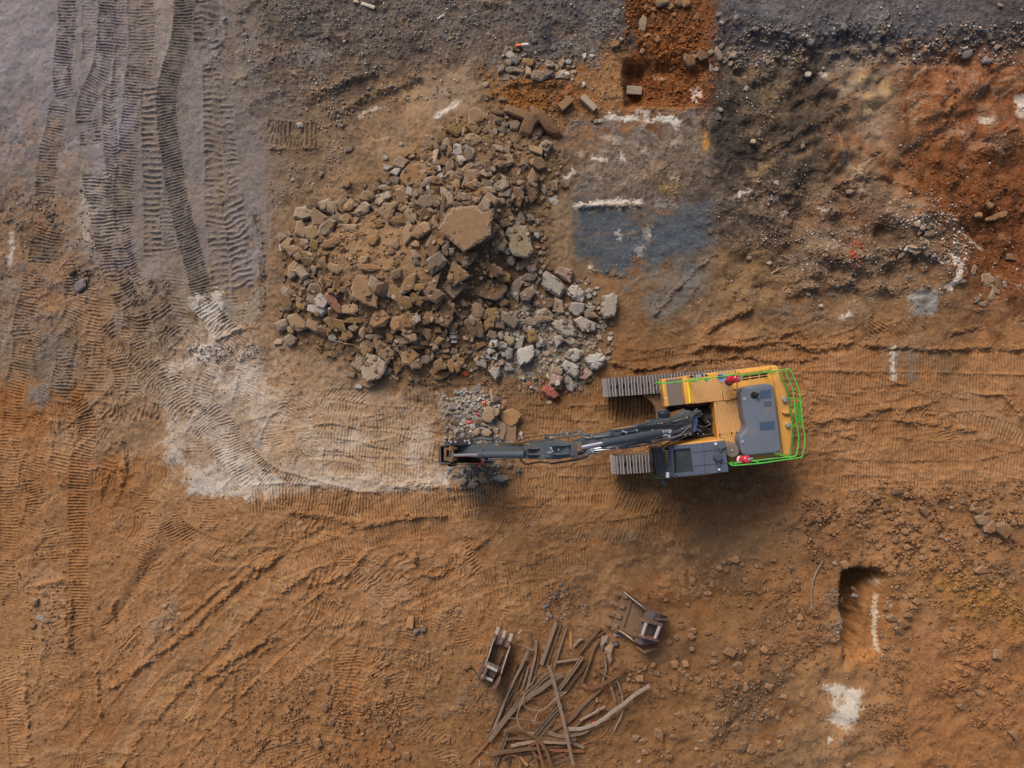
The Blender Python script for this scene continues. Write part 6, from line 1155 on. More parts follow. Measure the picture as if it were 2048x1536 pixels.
# tracks: stadium loops of shoes
def make_track(p0, p1, wd):
    """p0, p1: centre line ends of the top run in photograph pixels at z 0.95"""
    a, b = W(*p0, .95), W(*p1, .95); d = (b - a); d.z = 0; Lt = d.length; d.normalize(); s = Vector((-d.y, d.x, 0)); rad = .45; st = Lt - 2 * rad
    per = 2 * st + 2 * math.pi * rad; n = int(per / .19); bb = B()
    for k in range(n):
        t = per * k / n
        if t < st: c = a + d * (rad + t); c.z = .93; f = d.copy(); u = Vector((0, 0, 1))
        elif t < st + math.pi * rad:
            q = (t - st) / rad; c = a + d * (rad + st + math.sin(q) * rad); c.z = .48 + math.cos(q) * rad; f = d * math.cos(q) - Vector((0, 0, 1)) * math.sin(q); u = d * math.sin(q) + Vector((0, 0, 1)) * math.cos(q)
        elif t < 2 * st + math.pi * rad: c = a + d * (rad + st - (t - st - math.pi * rad)); c.z = .03; f = -d; u = Vector((0, 0, -1))
        else:
            q = (t - 2 * st - math.pi * rad) / rad; c = a + d * (rad - math.sin(q) * rad); c.z = .48 - math.cos(q) * rad; f = -d * math.cos(q) + Vector((0, 0, 1)) * math.sin(q); u = -d * math.sin(q) - Vector((0, 0, 1)) * math.cos(q)
        def bx(cc, fl, wl, hl, m):
            V = [cc + f * (x * fl / 2) + s * (y * wl / 2) + u * (z * hl / 2) for x in (-1, 1) for y in (-1, 1) for z in (-1, 1)]
            bb.m(m).add(V, [(0, 1, 3, 2), (4, 6, 7, 5), (0, 4, 5, 1), (2, 3, 7, 6), (0, 2, 6, 4), (1, 5, 7, 3)])
        for y in (-1, 1): bx(c + s * (y * wd * .30), .165, wd * .40, .03, 0)
        bx(c, .10, wd * .22, .03, 0)
        for o_ in (-.055, .04): bx(c + f * o_ + u * .035, .022, wd, .05, 1)
        if k % 2: bx(c + s * .06 + f * .07 + u * .008, .03, .05, .03, 2)
    o = bb.make('track', None, EX, mats=[M_SHOE, M_GROU, M_MUD]); return a, b, d, s
TA = make_track((1213, 775.6), (1532, 751.4), .58); TB = make_track((1229, 931.3), (1548, 907.0), .58)
for a, b, d, s in (TA, TB):
    m = (a + b) / 2; f = B(); f.box((m.x, m.y, .52), (4.0, .34, .5), rz=math.atan2(d.y, d.x)); fr = f.make('track_frame', M_MUD, EX, bevel=.04)
    for e in (a + d * .47, b - d * .47):
        w_ = B(); w_.tube([Vector((e.x, e.y, .48)) - s * .12, Vector((e.x, e.y, .48)) + s * .12], .36, 20); w_.make('idler_wheel' if e.x < m.x else 'drive_sprocket', M_DK, EX)
cb = B(); cb.prism([A(*p, .78) for p in [(205,412),(440,408),(500,425),(550,462),(580,510),(592,560),(600,640),(600,800),(560,880),(500,930),(260,930),(700,1000),(1100,900),(1100,420),(700,400)]][::1], .45)
cb.V, cb.F, cb.M = [], [], []
cb.prism([A(*p, .78) for p in [(205,410),(440,408),(500,425),(550,462),(580,510),(592,560),(598,640),(900,640),(900,395)]], .5)
cb.prism([A(*p, .779) for p in [(245,935),(505,905),(560,860),(598,760),(598,640),(900,640),(900,940)]], .5)
cb.prism([A(*p, .781) for p in [(900,395),(1500,370),(1500,960),(900,940)]], .4)
cb.make('undercarriage_body', M_MUD, EX, bevel=.02)
sr = B(); sr.disc(A(1060, 640, .95), .75, .35, 36); sr.make('slewing_ring', M_DK, EX)
# revolving platform
pf = B(); pf.prism([A(*p, 1.25) for p in [(640,270),(875,235),(1600,150),(1700,330),(1755,560),(1770,700),(1740,930),(1240,1030),(1220,1060),(720,1110),(700,860),(690,500)]], 1.08); pf.make('revolving_platform', M_DK, EX)
def deck(name, pts, z, z0, m, bev=.02, par=None, mats=None, seg=2): 
    b = B(); b.prism([A(*p, z) for p in pts], z0); return b.make(name, m, par or EX, bevel=bev, seg=seg, smooth=bev > .03)
sb = deck('storage_box', [(640,262),(810,242),(846,480),(665,507)], 1.75, 1.26, M_YEL, .03)
deck('tread_mat', [(670,266),(808,248),(838,484),(705,497)], 1.765, 1.74, M_PAD, .004, sb)
deck('warning_sticker', [(648,305),(654,304),(660,370),(654,371)], 1.756, 1.74, M_HIV, 0, sb)
deck('white_label', [(668,424),(680,423),(681,436),(669,437)], 1.757, 1.74, M_WHT, 0, sb)
st_ = deck('step', [(822,238),(872,229),(912,478),(852,486)], 1.95, 1.26, M_YEL, .04)
deck('step_marking', [(862,283),(880,281),(899,468),(884,470)], 1.957, 1.94, M_HIV, 0, st_)
ft = deck('fuel_tank', [(878,228),(1146,196),(1190,452),(914,482)], 2.05, 1.27, M_YEL, .03)
deck('tread_plate', [(902,288),(1164,252),(1184,448),(922,476)], 2.062, 2.04, M_DECK, .003, ft)
dc = deck('decal', [(884,234),(900,224),(950,215),(1010,210),(1035,216),(1058,230),(1010,238),(892,248)], 2.058, 2.04, M_DK, 0, ft)
tx = bpy.data.curves.new('lettering', 'FONT'); tx.body = 'S 300 L'; tx.size = .125; tx.extrude = .002; tx.align_x = 'CENTER'; tx.align_y = 'CENTER'
tx.materials.append(M_WHT); t0_ = bpy.data.objects.new('text', tx); COLL.objects.link(t0_); bpy.context.view_layer.update(); tm = bpy.data.meshes.new_from_object(t0_); bpy.data.objects.remove(t0_); to = bpy.data.objects.new('lettering', tm); COLL.objects.link(to); to.parent = dc; pz = A(968, 229, 2.066); to.location = pz - absloc(dc); to.rotation_euler = (0, 0, R(180 + 6.7))
ht = deck('hydraulic_tank', [(1151,195),(1290,178),(1326,438),(1194,452)], 2.09, 1.27, M_DECK, .015)
for q, nm in (([(1240,378),(1302,370),(1308,425),(1246,432)], 'filler_plate'), ([(1270,302),(1304,298),(1310,348),(1276,352)], 'filler_plate')):
    deck(nm, q, 2.14, 2.08, M_YEL, .015, ht)
b = B(); b.disc(A(1235, 282, 2.11), .10, .05, 20); b.make('hatch_ring', M_DK, ht)
eb = deck('engine_bay', [(1297,177),(1605,140),(1640,300),(1668,560),(1716,938),(1240,1018),(1200,812),(1137,795),(1103,462),(1328,438)], 2.04, 1.28, M_YEL, .02)
deck('tread_plate', [(1108,464),(1240,450),(1278,740),(1146,754)], 2.055, 2.03, M_DECK, .003, eb)
deck('tread_plate', [(1249,449),(1352,438),(1376,640),(1322,738),(1285,740)], 2.055, 2.03, M_DECK, .003, eb)
deck('tread_plate', [(1150,762),(1318,746),(1330,800),(1335,880),(1240,890),(1210,812),(1165,800)], 2.054, 2.03, M_DECK, .003, eb)
b = B(); b.prism([A(*p, 2.12) for p in [(1318,192),(1596,150),(1612,182),(1400,214),(1345,226)]], 2.03); b.make('shoulder_panel', M_YEL, eb, bevel=.035, seg=3, smooth=True)
b = B()
for k in range(3):
    for r_ in range(2):
        x = 1350 + k * 80; y = 237 + r_ * 22 - k * 11.5; b.prism([A(*p, 2.05) for p in [(x, y), (x + 70, y - 9), (x + 71, y + 2), (x + 1, y + 12)]], 2.035)
b.make('side_vent', M_BLK, eb)
b = B()
for x, y in [(1130,478),(1222,466),(1272,460),(1155,748),(1260,735),(1305,732),(1304,745),(1322,738),(1155,764),(1262,752),(1318,850),(1320,870),(1325,915),(1350,800),(930,470),(1170,262)]: b.disc(A(x, y, 2.065), .018, .02, 8)
b.make('panel_bolts', M_DK, eb)
b = B(); rsd = random.Random(3)
hd = B(); hd.prism([A(*p, 2.56) for p in [(1340,395),(1346,360),(1366,336),(1400,326),(1580,300),(1612,306),(1636,330),(1645,360),(1670,560),(1708,870),(1706,895),(1690,912),(1650,922),(1420,945),(1375,942),(1350,920),(1340,890),(1325,800),(1330,770),(1378,715),(1388,690),(1385,660),(1368,600),(1352,470)]], 2.03)
hood = hd.make('engine_hood', M_HOOD, EX, bevel=.085, seg=4, smooth=True, ang=60)
for q in ([(1512,363),(1605,352),(1612,424),(1521,435)], [(1548,462),(1614,455),(1621,496),(1553,503)], [(1507,646),(1640,630),(1648,704),(1518,718)]):
    g_ = deck('hood_grille', q, 2.568, 2.55, M_GRL, 0, hood); b = B(); P4 = [A(*p, 2.57) for p in q]
    for k in range(1, 12): b.box((P4[0].lerp(P4[1], k / 12) + P4[3].lerp(P4[2], k / 12)) / 2, (.006, (P4[0] - P4[3]).length, .008), rz=R(6.7 + 14))
    b.make('grille_bars', M_HOOD, g_)
b = B(); b.disc(A(1460, 402, 2.572), .098, .012, 24); b.make('exhaust_opening', M_BLK, hood)
b = B(); b.tube([A(1465, 404, 2.5), A(1480, 400, 2.66), A(1497, 394, 2.72)], .055, 14); b.make('exhaust_pipe', M_DK, EX)
for x, y in [(1362,435),(1345,815)]:
    b = B(); b.tube([A(x - 25, y + 2, 2.35), A(x, y, 2.5), A(x + 18, y - 3, 2.57)], .022, 8); b.disc(A(x + 12, y, 2.56), .05, .05, 10); b.make('hood_latch', M_SIL, hood)
deck('white_label', [(1386,584),(1404,582),(1408,612),(1390,614)], 2.45, 2.44, M_WHT, 0, hood)
b = B(); b.box(A(1380, 735, 2.40), (.06, .28, .05), rz=R(-35)); b.make('hood_handle', M_DK, hood)
# counterweight
cwt = B(); cwt.prism([A(*p, 2.12) for p in [(1608,139),(1650,133),(1672,142),(1690,168),(1752,322),(1795,540),(1810,690),(1786,938),(1722,944),(1672,562),(1643,300)]], .98)
cw = cwt.make('counterweight', M_YEL, EX, bevel=.06, seg=3, smooth=True)
b = B(); b.prism([A(*p, 2.24) for p in [(1712,556),(1735,540),(1765,534),(1826,530),(1828,564),(1765,572),(1735,570)]], 2.1); b.make('rear_fin', M_YEL, cw, bevel=.03, seg=2, smooth=True)
for x, y in [(1735,443),(1761,668)]:
    b = B(); b.disc(A(x, y, 2.17), .075, .12, 16); b.make('lifting_eye', M_SIL, cw, bevel=.01)
# machinery in the open middle bay
b = B(); b.prism([A(*p, 1.262) for p in [(690,515),(1100,470),(1135,790),(700,850)]], 1.2); b.make('bay_floor', M_BLK, EX)
b = B(); b.disc(A(1052, 605, 1.42), .21, .3, 28); b.disc(A(1052, 605, 1.6), .14, .1, 24); b.disc(A(1075, 600, 1.68), .07, .08, 12); sm_ = b.make('swing_motor', M_DK, EX, bevel=.01)
for pts, r_, m_ in [([(960,670,1.5),(1010,685,1.6),(1060,668,1.65),(1080,640,1.65)], .014, M_STK), ([(1080,600,1.66),(1095,565,1.6),(1105,555,1.5)], .014, M_STK), ([(1070,640,1.6),(1100,610,1.6),(1110,590,1.5)], .016, M_DK),
                    ([(760,505,1.55),(900,490,1.6),(1040,478,1.6),(1100,480,1.55)], .05, M_DK), ([(800,795,1.5),(960,770,1.6),(1135,745,1.6)], .05, M_DK), ([(1000,540,1.5),(1100,530,1.5)], .04, M_DK), ([(940,710,1.5),(1130,700,1.5)], .035, M_DK), ([(1055,745,1.7),(1062,705,1.75),(1072,715,1.75),(1078,742,1.7)], .008, M_STK)]:
    b = B(); b.tube(cr3([A(*p) for p in pts], 4), r_, 8); b.make('hydraulic_hose', m_, EX)
for x, y in [(1066,662),(1048,640),(1085,585),(960,745),(1010,748)]:
    b = B(); b.disc(A(x, y, 1.68), .022, .03, 8); b.make('pipe_union', M_SIL, sm_)
# boom foot bracket and boom
b = B(); b.prism([A(*p, 2.0) for p in [(700,700),(700,655),(845,535),(905,540),(930,600),(930,760),(860,770)]], 1.26); b.make('boom_foot_bracket', M_STK, EX, bevel=.03)
b = B(); b.prism([A(*p, 1.7) for p in [(720,560),(840,520),(840,600),(700,660)]], 1.26); b.make('front_platform_plate', M_MUD, EX)
def zb(px): return float(np.interp(px, [1140, 1163, 1190, 1230, 1284, 1330, 1372, 1400], [4.1, 4.15, 4.35, 4.40, 4.12, 3.35, 2.5, 2.0]))
def zs(px): return float(np.interp(px, [900, 945, 1000, 1045, 1100, 1140, 1165], [2.1, 2.75, 3.5, 4.15, 4.75, 4.95, 4.9]))
def boxsweep(name, rows, m, bev=.02, par=None):
    """rows: (px, py, top height, width metres, depth)"""
    P = [W(r[0], r[1], r[2]) for r in rows]; V = []; b = B()
    for i, r in enumerate(rows):
        t = P[min(i + 1, len(P) - 1)] - P[max(i - 1, 0)]; t2 = Vector((t.x, t.y, 0)).normalized(); sd = Vector((-t2.y, t2.x, 0)); dn = Vector((0, 0, -1)) if abs(t.z) < 1.6 * math.hypot(t.x, t.y) else (t.normalized().cross(sd))
        if dn.z > 0: dn = -dn
        V += [P[i] + sd * r[3] / 2, P[i] - sd * r[3] / 2, P[i] - sd * r[3] / 2 + dn * r[4], P[i] + sd * r[3] / 2 + dn * r[4]]
    n = len(rows); F = [(i * 4 + k, i * 4 + (k + 1) % 4, i * 4 + 4 + (k + 1) % 4, i * 4 + 4 + k) for i in range(n - 1) for k in range(4)] + [(3, 2, 1, 0), (n * 4 - 4, n * 4 - 3, n * 4 - 2, n * 4 - 1)]
    b.add(V, F); return b.make(name, m, par or EX, bevel=bev, seg=2)
boom = boxsweep('boom', [(1392,845,2.1,.50,.35),(1372,850,2.5,.52,.5),(1330,859,3.35,.50,.75),(1284,869,4.12,.48,.85),(1230,880,4.40,.46,.7),(1190,888,4.35,.44,.5),(1163,894,4.15,.42,.4),(1150,897,4.0,.40,.35)], M_BOOM)
for q in [[(1165,884),(1150,885),(1138,889),(1140,893),(1165,893)], [(1172,905),(1150,909),(1138,910),(1140,906),(1165,901)]]:
    b = B(); b.prism([W(*p, 4.5) for p in q], 3.7); b.make('boom_fork', M_STK, EX, bevel=.02)
b = B(); b.tube([W(1145, 882, 4.3), W(1145, 912, 4.3)], .07, 14); b.make('stick_pivot_pin', M_MUD, EX)
# arm cylinder on top of the boom
b = B(); b.tube([W(1325, 865, 3.75), W(1310, 867.5, 4.15), W(1207, 886, 4.98)], .105, 20); b.tube([W(1213, 885, 4.94), W(1203, 886.6, 5.0)], .125, 20); ac = b.make('arm_cylinder', M_BOOM, EX, bevel=0, smooth=True)
b = B(); b.tube([W(1204, 886.5, 4.99), W(1163, 895, 5.05)], .058, 16); b.make('piston_rod', M_CHR, ac, smooth=True)
b = B(); b.tube([W(1325, 864, 3.95), W(1341, 862, 3.6)], .05, 10); b.disc(W(1339, 863, 3.75), .05, .05, 10); b.make('cylinder_fitting', M_SIL, ac)
b = B(); b.box(W(1326, 871, 3.9), (.22, .04, .04), rz=.2); b.disc(W(1338, 872, 3.8), .045, .05, 10); b.make('cylinder_fitting', M_SIL, ac)
b = B(); b.tube([W(1160, 889, 5.0), W(1160, 902, 5.0)], .08, 14); b.make('cylinder_pin', M_MUD, ac)
# boom cylinders below the boom on either side
for dy in (-16, 16):
    b = B(); b.tube([W(1322, 858 + dy, 1.3), W(1296, 862 + dy, 2.6)], .09, 16); c_ = b.make('boom_cylinder', M_BOOM, EX, smooth=True)
    b = B(); b.tube([W(1296, 862 + dy, 2.6), W(1276, 868 + dy * .95, 3.5)], .05, 12); b.make('piston_rod', M_CHR, c_)
b = B(); b.tube(cr3([A(615,590,1.75), A(612,552,1.85), A(640,535,1.9), A(680,545,1.9), A(700,580,1.8)], 5), .03, 8); b.tube(cr3([A(625,600,1.7), A(630,572,1.85), A(660,560,1.9), A(680,590,1.8)], 5), .025, 8); b.box(A(655, 585, 1.6), (.30, .26, .3), rz=.1); b.make('cylinder_head_hoses', M_BOOM, EX)
# stick
stick = boxsweep('stick', [(1163,897,4.88,.20,.2),(1140,900,4.95,.38,.5),(1117,901,4.85,.47,.75),(1090,901.5,4.62,.47,.8),(1050,902,4.2,.43,.7),(1044,902,4.05,.40,.6),(1000,902,3.5,.38,.5),(945,902,2.75,.36,.42),(903,902,2.1,.26,.35)], M_STK)
boxsweep('stick_top_plate', [(1138,900,5.0,.30,.03),(1117,901,4.90,.38,.03),(1088,901.5,4.66,.36,.03)], M_BOOM, bev=0, par=stick)
for q, h_ in (([(1140,888),(1118,889),(1100,892),(1118,893),(1138,892)], 5.05), ([(1140,909),(1118,911),(1100,909),(1118,906),(1138,905)], 5.05)):
    b = B(); b.prism([W(*p, h_) for p in q], 4.7); b.make('stick_lug', M_BOOM, stick, bevel=.01)
for y in (896, 908): b = B(); b.prism([W(x, yy, 4.55) for x, yy in [(1080, y), (1058, y - .5), (1052, y + 2), (1078, y + 3)]], 4.1); b.make('cylinder_bracket', M_STK, stick, bevel=.01)
b = B(); b.disc(W(1102, 896, 5.0), .03, .05, 8); b.disc(W(1117, 899, 5.0), .02, .03, 8); b.box(W(1103, 899, 5.0), (.03, .16, .03), rz=.6); b.box(W(1099, 904.6, 4.95), (.12, .03, .03)); b.make('grease_fittings', M_SIL, stick)
# bucket cylinder
b = B(); b.tube([W(1050, 908, 4.75), W(1030, 908.2, 4.6), W(962, 908.8, 3.95)], .10, 20); b.tube([W(968, 908.7, 4.0), W(960, 908.8, 3.92)], .12, 20); bc = b.make('bucket_cylinder', M_BOOM, EX, smooth=True)
b = B(); b.tube([W(960, 909, 3.92), W(909, 910.5, 3.35)], .045, 14); b.make('piston_rod', M_CHR, bc, smooth=True)
b = B(); b.tube([W(1024, 900, 4.6), W(1024, 917, 4.6)], .02, 8); b.make('clamp_band', M_STK, bc)
# linkage and curled bucket
lk = B()
for y in (897, 919):
    lk.box(W(904, y, 3.0), (.30, .06, .10), ry=R(40)); lk.tube([W(903, y - 4, 3.3), W(903, y + 4, 3.3)], .075, 12)
lk.tube([W(905, 894, 3.3), W(905, 922, 3.3)], .05, 12); lk.tube([W(891, 895, 2.75), W(891, 921, 2.75)], .045, 12); lk.make('bucket_link', M_MUD, EX)
bw = [(878.5,2.62),(880,2.0),(886,1.35),(902,.92),(930,.72),(962,.86)]
bk = B()
for i in range(len(bw) - 1):
    (x0, z0), (x1, z1) = bw[i], bw[i + 1]; n_ = Vector((z0 - z1, 0, (x0 - x1) / PX)).normalized() * .03
    q = [W(x0, 892, z0), W(x1, 892, z1), W(x1, 926, z1), W(x0, 926, z0)]; bk.add(q + [v + Vector((-n_.x, 0, n_.z)) for v in q], [(0,1,2,3),(7,6,5,4),(0,4,5,1),(1,5,6,2),(2,6,7,3),(3,7,4,0)])
bucket = bk.make('bucket', M_MUD, EX)
for y, nm in ((890, 'bucket_side_plate'), (927, 'bucket_side_plate')):
    pr = [(878.5,2.62),(880,2.0),(886,1.35),(902,.92),(930,.72),(962,.86),(985,1.5),(960,1.95),(925,2.35),(900,2.6)]
    V = [W(x, y, z) for x, z in pr]; V2 = [v + Vector((0, -.035, 0)) for v in V]; n_ = len(V); b = B(); b.add(V + V2, [tuple(range(n_)), tuple(range(2 * n_ - 1, n_ - 1, -1))] + [(i, i + n_, (i + 1) % n_ + n_, (i + 1) % n_) for i in range(n_)]); b.make(nm, M_MUD, bucket)
b = B()
for y in (893, 901, 909, 917, 925): b.box(W(978, y, .95), (.30, .10, .07), ry=R(-25))
b.make('bucket_teeth', M_STK, bucket)
b = B()
for q in [[(878.5,892),(881.5,892),(882.5,926),(879.5,926)], [(878.5,891),(902,888.5),(902,891),(878.5,894)], [(888,895),(891,895),(893,914),(897,914),(899,895),(901,895),(900,918),(889,918)], [(880,925),(901,926),(901,928),(880,928)]]: b.prism([W(*p, 2.78) for p in q], 2.45)
b.make('quick_coupler', M_STK, bucket, bevel=.008)
b = B(); b.prism([W(*p, 2.7) for p in [(890,888),(902,882),(921,876),(945,875),(950,880),(945,890),(915,891),(893,892)]], 2.4); cl_ = b.make('coupler_side_plate', M_DK, EX, bevel=.01)
for x, y in [(902,884),(911,883.5),(930,882),(937,881),(939,886)]: b = B(); b.disc(W(x, y, 2.72), .035, .05, 10); b.make('bolt_head', M_SIL, cl_)
b = B(); b.prism([W(*p, 2.4) for p in [(893,928),(912,926),(914,931),(900,934)]], 2.1); b.disc(W(897, 931, 2.42), .03, .05, 8); b.disc(W(908, 929, 2.42), .03, .05, 8); b.make('lower_side_plate', M_DK, EX, bevel=.01)
b = B(); b.tube([W(944, 880, 2.6), W(960, 877.5, 2.9), W(986, 879, 3.2)], .045, 10); b.box(W(989, 883, 3.1), (.05, .24, .05), rz=R(-25)); b.make('coupler_tilt_ram', M_STK, EX)
# pipes and hoses along boom and stick
def run(name, pts, f, zf, r, m, dz=.04):
    P = []
    for zx, zy in pts:
        q = f(zx, zy, 4.0); px = 1024 + q.x * PX * CH / (CH - 4.0); P.append(f(zx, zy, zf(px) + dz))
    b = B(); b.tube(cr3(P, 3), r, 8); return b.make(name, m, EX, smooth=True)
run('boom_pipe', [(0,630),(300,600),(440,580),(510,530),(800,480),(1100,450),(1220,470),(1350,430)], L8, zb, .028, M_BOOM, .06)
run('boom_pipe', [(0,565),(250,540),(450,500),(560,465),(1000,395),(1100,395),(1250,415)], L8, zb, .026, M_BOOM, .08)
run('boom_pipe', [(480,505),(760,450),(1150,400),(1420,330)], L8, zb, .013, M_SIL, .10)
run('boom_pipe', [(0,900),(200,880),(560,800),(750,780),(850,705),(1000,690)], L8, zb, .024, M_BOOM, .06)
run('boom_pipe', [(200,900),(580,850),(900,780),(1250,690),(1520,540)], L8, zb, .026, M_BOOM, .08)
run('boom_pipe', [(540,828),(600,840),(1200,700),(1500,480)], L8, zb, .012, M_SIL, .12)
run('boom_pipe', [(760,760),(1100,700),(1350,650),(1530,600)], L8, zb, .012, M_SIL, .12)
run('boom_pipe', [(950,880),(1100,790),(1250,745),(1480,630)], L8, zb, .024, M_BOOM, .02)
run('boom_pipe', [(1120,620),(1300,570),(1500,470)], L8, zb, .05, M_STK, .04)
run('boom_pipe', [(1500,250),(1560,230),(1620,180)], L8, zb, .04, M_STK, .3); run('boom_pipe', [(1500,320),(1600,240),(1680,210)], L8, zb, .04, M_STK, .35)
run('boom_pipe', [(1620,270),(1720,260)], L8, zb, .03, M_STK, .3); run('boom_pipe', [(1610,310),(1690,300)], L8, zb, .03, M_STK, .3)
run('boom_pipe', [(2048,640),(1700,680),(1420,710),(1320,650),(1000,690),(640,745)], L7, zb, .028, M_BOOM, .05)
run('boom_pipe', [(1500,640),(1400,650),(1290,592),(1000,625),(670,665)], L7, zb, .026, M_BOOM, .05)
run('boom_pipe', [(2048,880),(1750,885),(1500,920),(1390,1000),(1140,1065)], L7, zb, .014, M_SIL, .05)
run('boom_pipe', [(2048,905),(1760,925),(1520,950),(1400,1035),(1150,1085)], L7, zb, .014, M_SIL, .03)
run('boom_pipe', [(1700,975),(1500,1000),(1380,1080),(1130,1130),(740,1190)], L7, zb, .026, M_BOOM, .0)
for pts in [[(650,650),(450,668),(220,705),(120,790),(0,802)], [(620,735),(450,735),(240,785),(150,800)]]: run('flexible_hose', pts, L7, zs, .024, M_MUD, .05)
run('flexible_hose', [(720,1165),(500,1160),(290,1195),(170,1075),(100,1065),(0,1080)], L7, zs, .026, M_DK, -.05)
run('stick_pipe', [(2040,450),(1880,470),(1760,560),(1400,580)], L6, zs, .03, M_STK, .02); run('stick_pipe', [(2040,505),(1900,545)], L6, zs, .024, M_MUD, .02)
run('stick_pipe', [(1900,880),(1760,870),(1400,900),(1200,905)], L6, zs, .025, M_STK, .02)
run('stick_edge_strip', [(1040,625),(1400,608),(1900,590),(2040,585)], L6, zs, .011, M_YEL, .0)
for zx, zy, f in [(280,590,L8),(240,580,L8),(300,605,L8),(365,870,L8),(130,895,L8),(790,560,L8),(500,565,L8),(870,690,L8),(960,430,L8),(900,425,L8),(1430,325,L8),(1510,320,L8),(1340,530,L8),(1370,600,L8),(1500,490,L8),(1490,640,L8),(1400,660,L8),(1450,700,L7),(1520,665,L7),(1550,960,L7),(1540,915,L7),(1290,590,L7),(1060,620,L7),(770,690,L7),(1900,835,L7),(1990,895,L7),(1890,470,L6),(700,520,L6)]:
    q = f(zx, zy, 4.0); px = 1024 + q.x * PX * CH / (CH - 4); z_ = (zb(px) if px > 1140 else zs(px)) + .1; b = B(); b.disc(f(zx, zy, z_), .026, .035, 8); b.make('pipe_clamp', M_SIL, EX)
for y in (680, 735): b = B(); b.box(L7(680, y, zb(1140) + .03), (.10, .10, .1)); b.make('hose_manifold', M_BOOM, EX)
for pts in [[(1560,300),(1590,380),(1610,440),(1590,540),(1575,590)], [(1590,300),(1620,380),(1600,460),(1610,540),(1700,590)], [(1500,370),(1560,380),(1580,470),(1560,560)]]:
    b = B(); b.tube(cr3([L8(x, y, 2.5) for x, y in pts], 4), .022, 8); b.make('blue_hose', M_BLU, EX)
run('boom_edge_strip', [(0,553),(200,520),(450,483)], L8, zb, .009, M_YEL, .01)
# cab
cab = B(); cab.prism([A(*p, 2.82) for p in [(705,852),(1183,795),(1195,812),(1230,1080),(1060,1108),(760,1136),(700,1130)]], 1.26); CAB = cab.make('cab', M_YEL, EX, bevel=.02)
b = B(); b.prism([A(*p, 2.70) for p in [(775,1128),(1040,1104),(1040,1112),(775,1137)]], 1.75); b.make('door_window', M_GLS, CAB)
b = B(); b.prism([A(*p, 2.70) for p in [(1192,835),(1222,1060),(1232,1058),(1202,833)]], 2.0); b.make('rear_window', M_GLS, CAB)
b = B()
for q in [[(700,857),(742,853),(752,1133),(682,1140)], [(742,853),(895,838),(893,874),(740,890)], [(748,1098),(922,1085),(926,1116),(752,1133)], [(895,838),(1197,808),(1235,1085),(926,1116),(922,1085),(893,874)]]: b.prism([A(*p, 2.92) for p in q], 2.80)
roof = b.make('roof', M_ROOF, CAB, bevel=.012)
b = B(); b.prism([A(*p, 2.84) for p in [(738,886),(896,870),(924,1088),(746,1102)]], 2.82); sg = b.make('roof_window', M_GLS, CAB)
b = B(); b.prism([A(*p, 2.845) for p in [(738,886),(765,884),(772,1100),(746,1102)]], 2.841); b.make('window_blind', M_DK, sg)
b = B()
for k in range(1, 10): b.box((A(742 , 886 + 23 * k, 2.87) + A(905 , 870 + 23 * k, 2.87)) / 2, (.58, .010, .01), rz=R(6))
b.make('window_guard_bars', M_DK, sg)
b = B()
for q in [[(918,912),(1215,880)], [(926,1034),(1228,1004)]]: b.tube([A(*q[0], 2.925), A(*q[1], 2.925)], .006, 4)
b.tube([A(1010, 830, 2.924), A(1025, 1105, 2.924)], .005, 4); b.make('roof_seam', M_DK, roof)
b = B(); b.sweep([A(1120, 850, 2.97), A(1137, 940, 3.0), A(1150, 1050, 2.97)], [(-.04, -.02), (.04, -.02), (.03, .03), (-.03, .03)]); b.disc(A(1142, 950, 3.03), .115, .08, 24); b.disc(A(1112, 955, 2.97), .05, .04, 16); an = b.make('antenna_bracket', M_BOOM, CAB, bevel=.008)
for x, y in [(1119,835),(1150,1062)]: b = B(); b.disc(A(x, y, 2.96), .035, .03, 12); b.make('antenna_cap', M_WHT, an)
b = B(); b.tube(cr3([A(1125,870,2.98), A(1150,885,2.98), A(1185,880,2.97), A(1215,862,2.9)], 4), .008, 6); b.tube(cr3([A(1150,925,2.98), A(1170,900,2.98), A(1212,870,2.92)], 4), .012, 6); b.make('antenna_cable', M_BLK, an)
for x, y in [(737,862),(768,1124)]: b = B(); b.disc(A(x, y, 2.925), .026, .012, 12); b.make('roof_hole', M_BLK, roof)
ws = B(); ws.add([A(700,858,2.80), A(742,1132,2.80), A(575,1112,2.55), A(548,868,2.55), A(600,1112,1.3), A(575,872,1.3), A(742,1132,1.3), A(700,858,1.3)], [(0,1,2,3),(3,2,4,5),(1,6,4,2),(0,3,5,7),(0,7,6,1),(5,4,6,7)]); ws.make('windscreen', M_GLS, CAB)
b = B()
for q in [[(668,868),(695,872),(738,1130),(700,1132)], [(668,868),(720,860),(722,885),(672,892)], [(692,1100),(742,1094),(745,1130),(700,1134)]]: b.prism([A(*p, 2.875 + .002 * len(q)) for p in q], 2.80)
ff = b.make('front_frame', M_YEL, CAB)
wg = B()
for k in range(13):
    f = k / 12; y = 862 + 258 * f; dx = 30 * f; wg.tube(cr3([A(712 + dx * 1.1, y + 6, 2.93), A(650 + dx, y + 2, 2.92), A(580 + dx * .9, y - 4 + 10 * f, 2.80), A(535 + dx * .9, y - 6 + 4 * f, 2.5), A(528 + dx * .9, y, 1.7)], 3), .009, 5)
for x0, z_ in [(640, 2.925), (580, 2.81), (556, 2.69), (544, 2.58), (534, 2.42), (526, 2.2)]:
    wg.tube([A(x0 + 32 * f, 850 + 270 * f, z_) for f in (0, .5, 1)], .012, 6)
wg.make('windscreen_guard', M_DK, CAB)
b = B(); b.box(A(655, 882, 2.75), (.12, .14, .12)); b.make('work_lamp', M_SIL, CAB, bevel=.02); b = B(); b.box(A(690, 1113, 2.92), (.10, .16, .10)); b.make('work_lamp', M_WHT, CAB, bevel=.02)
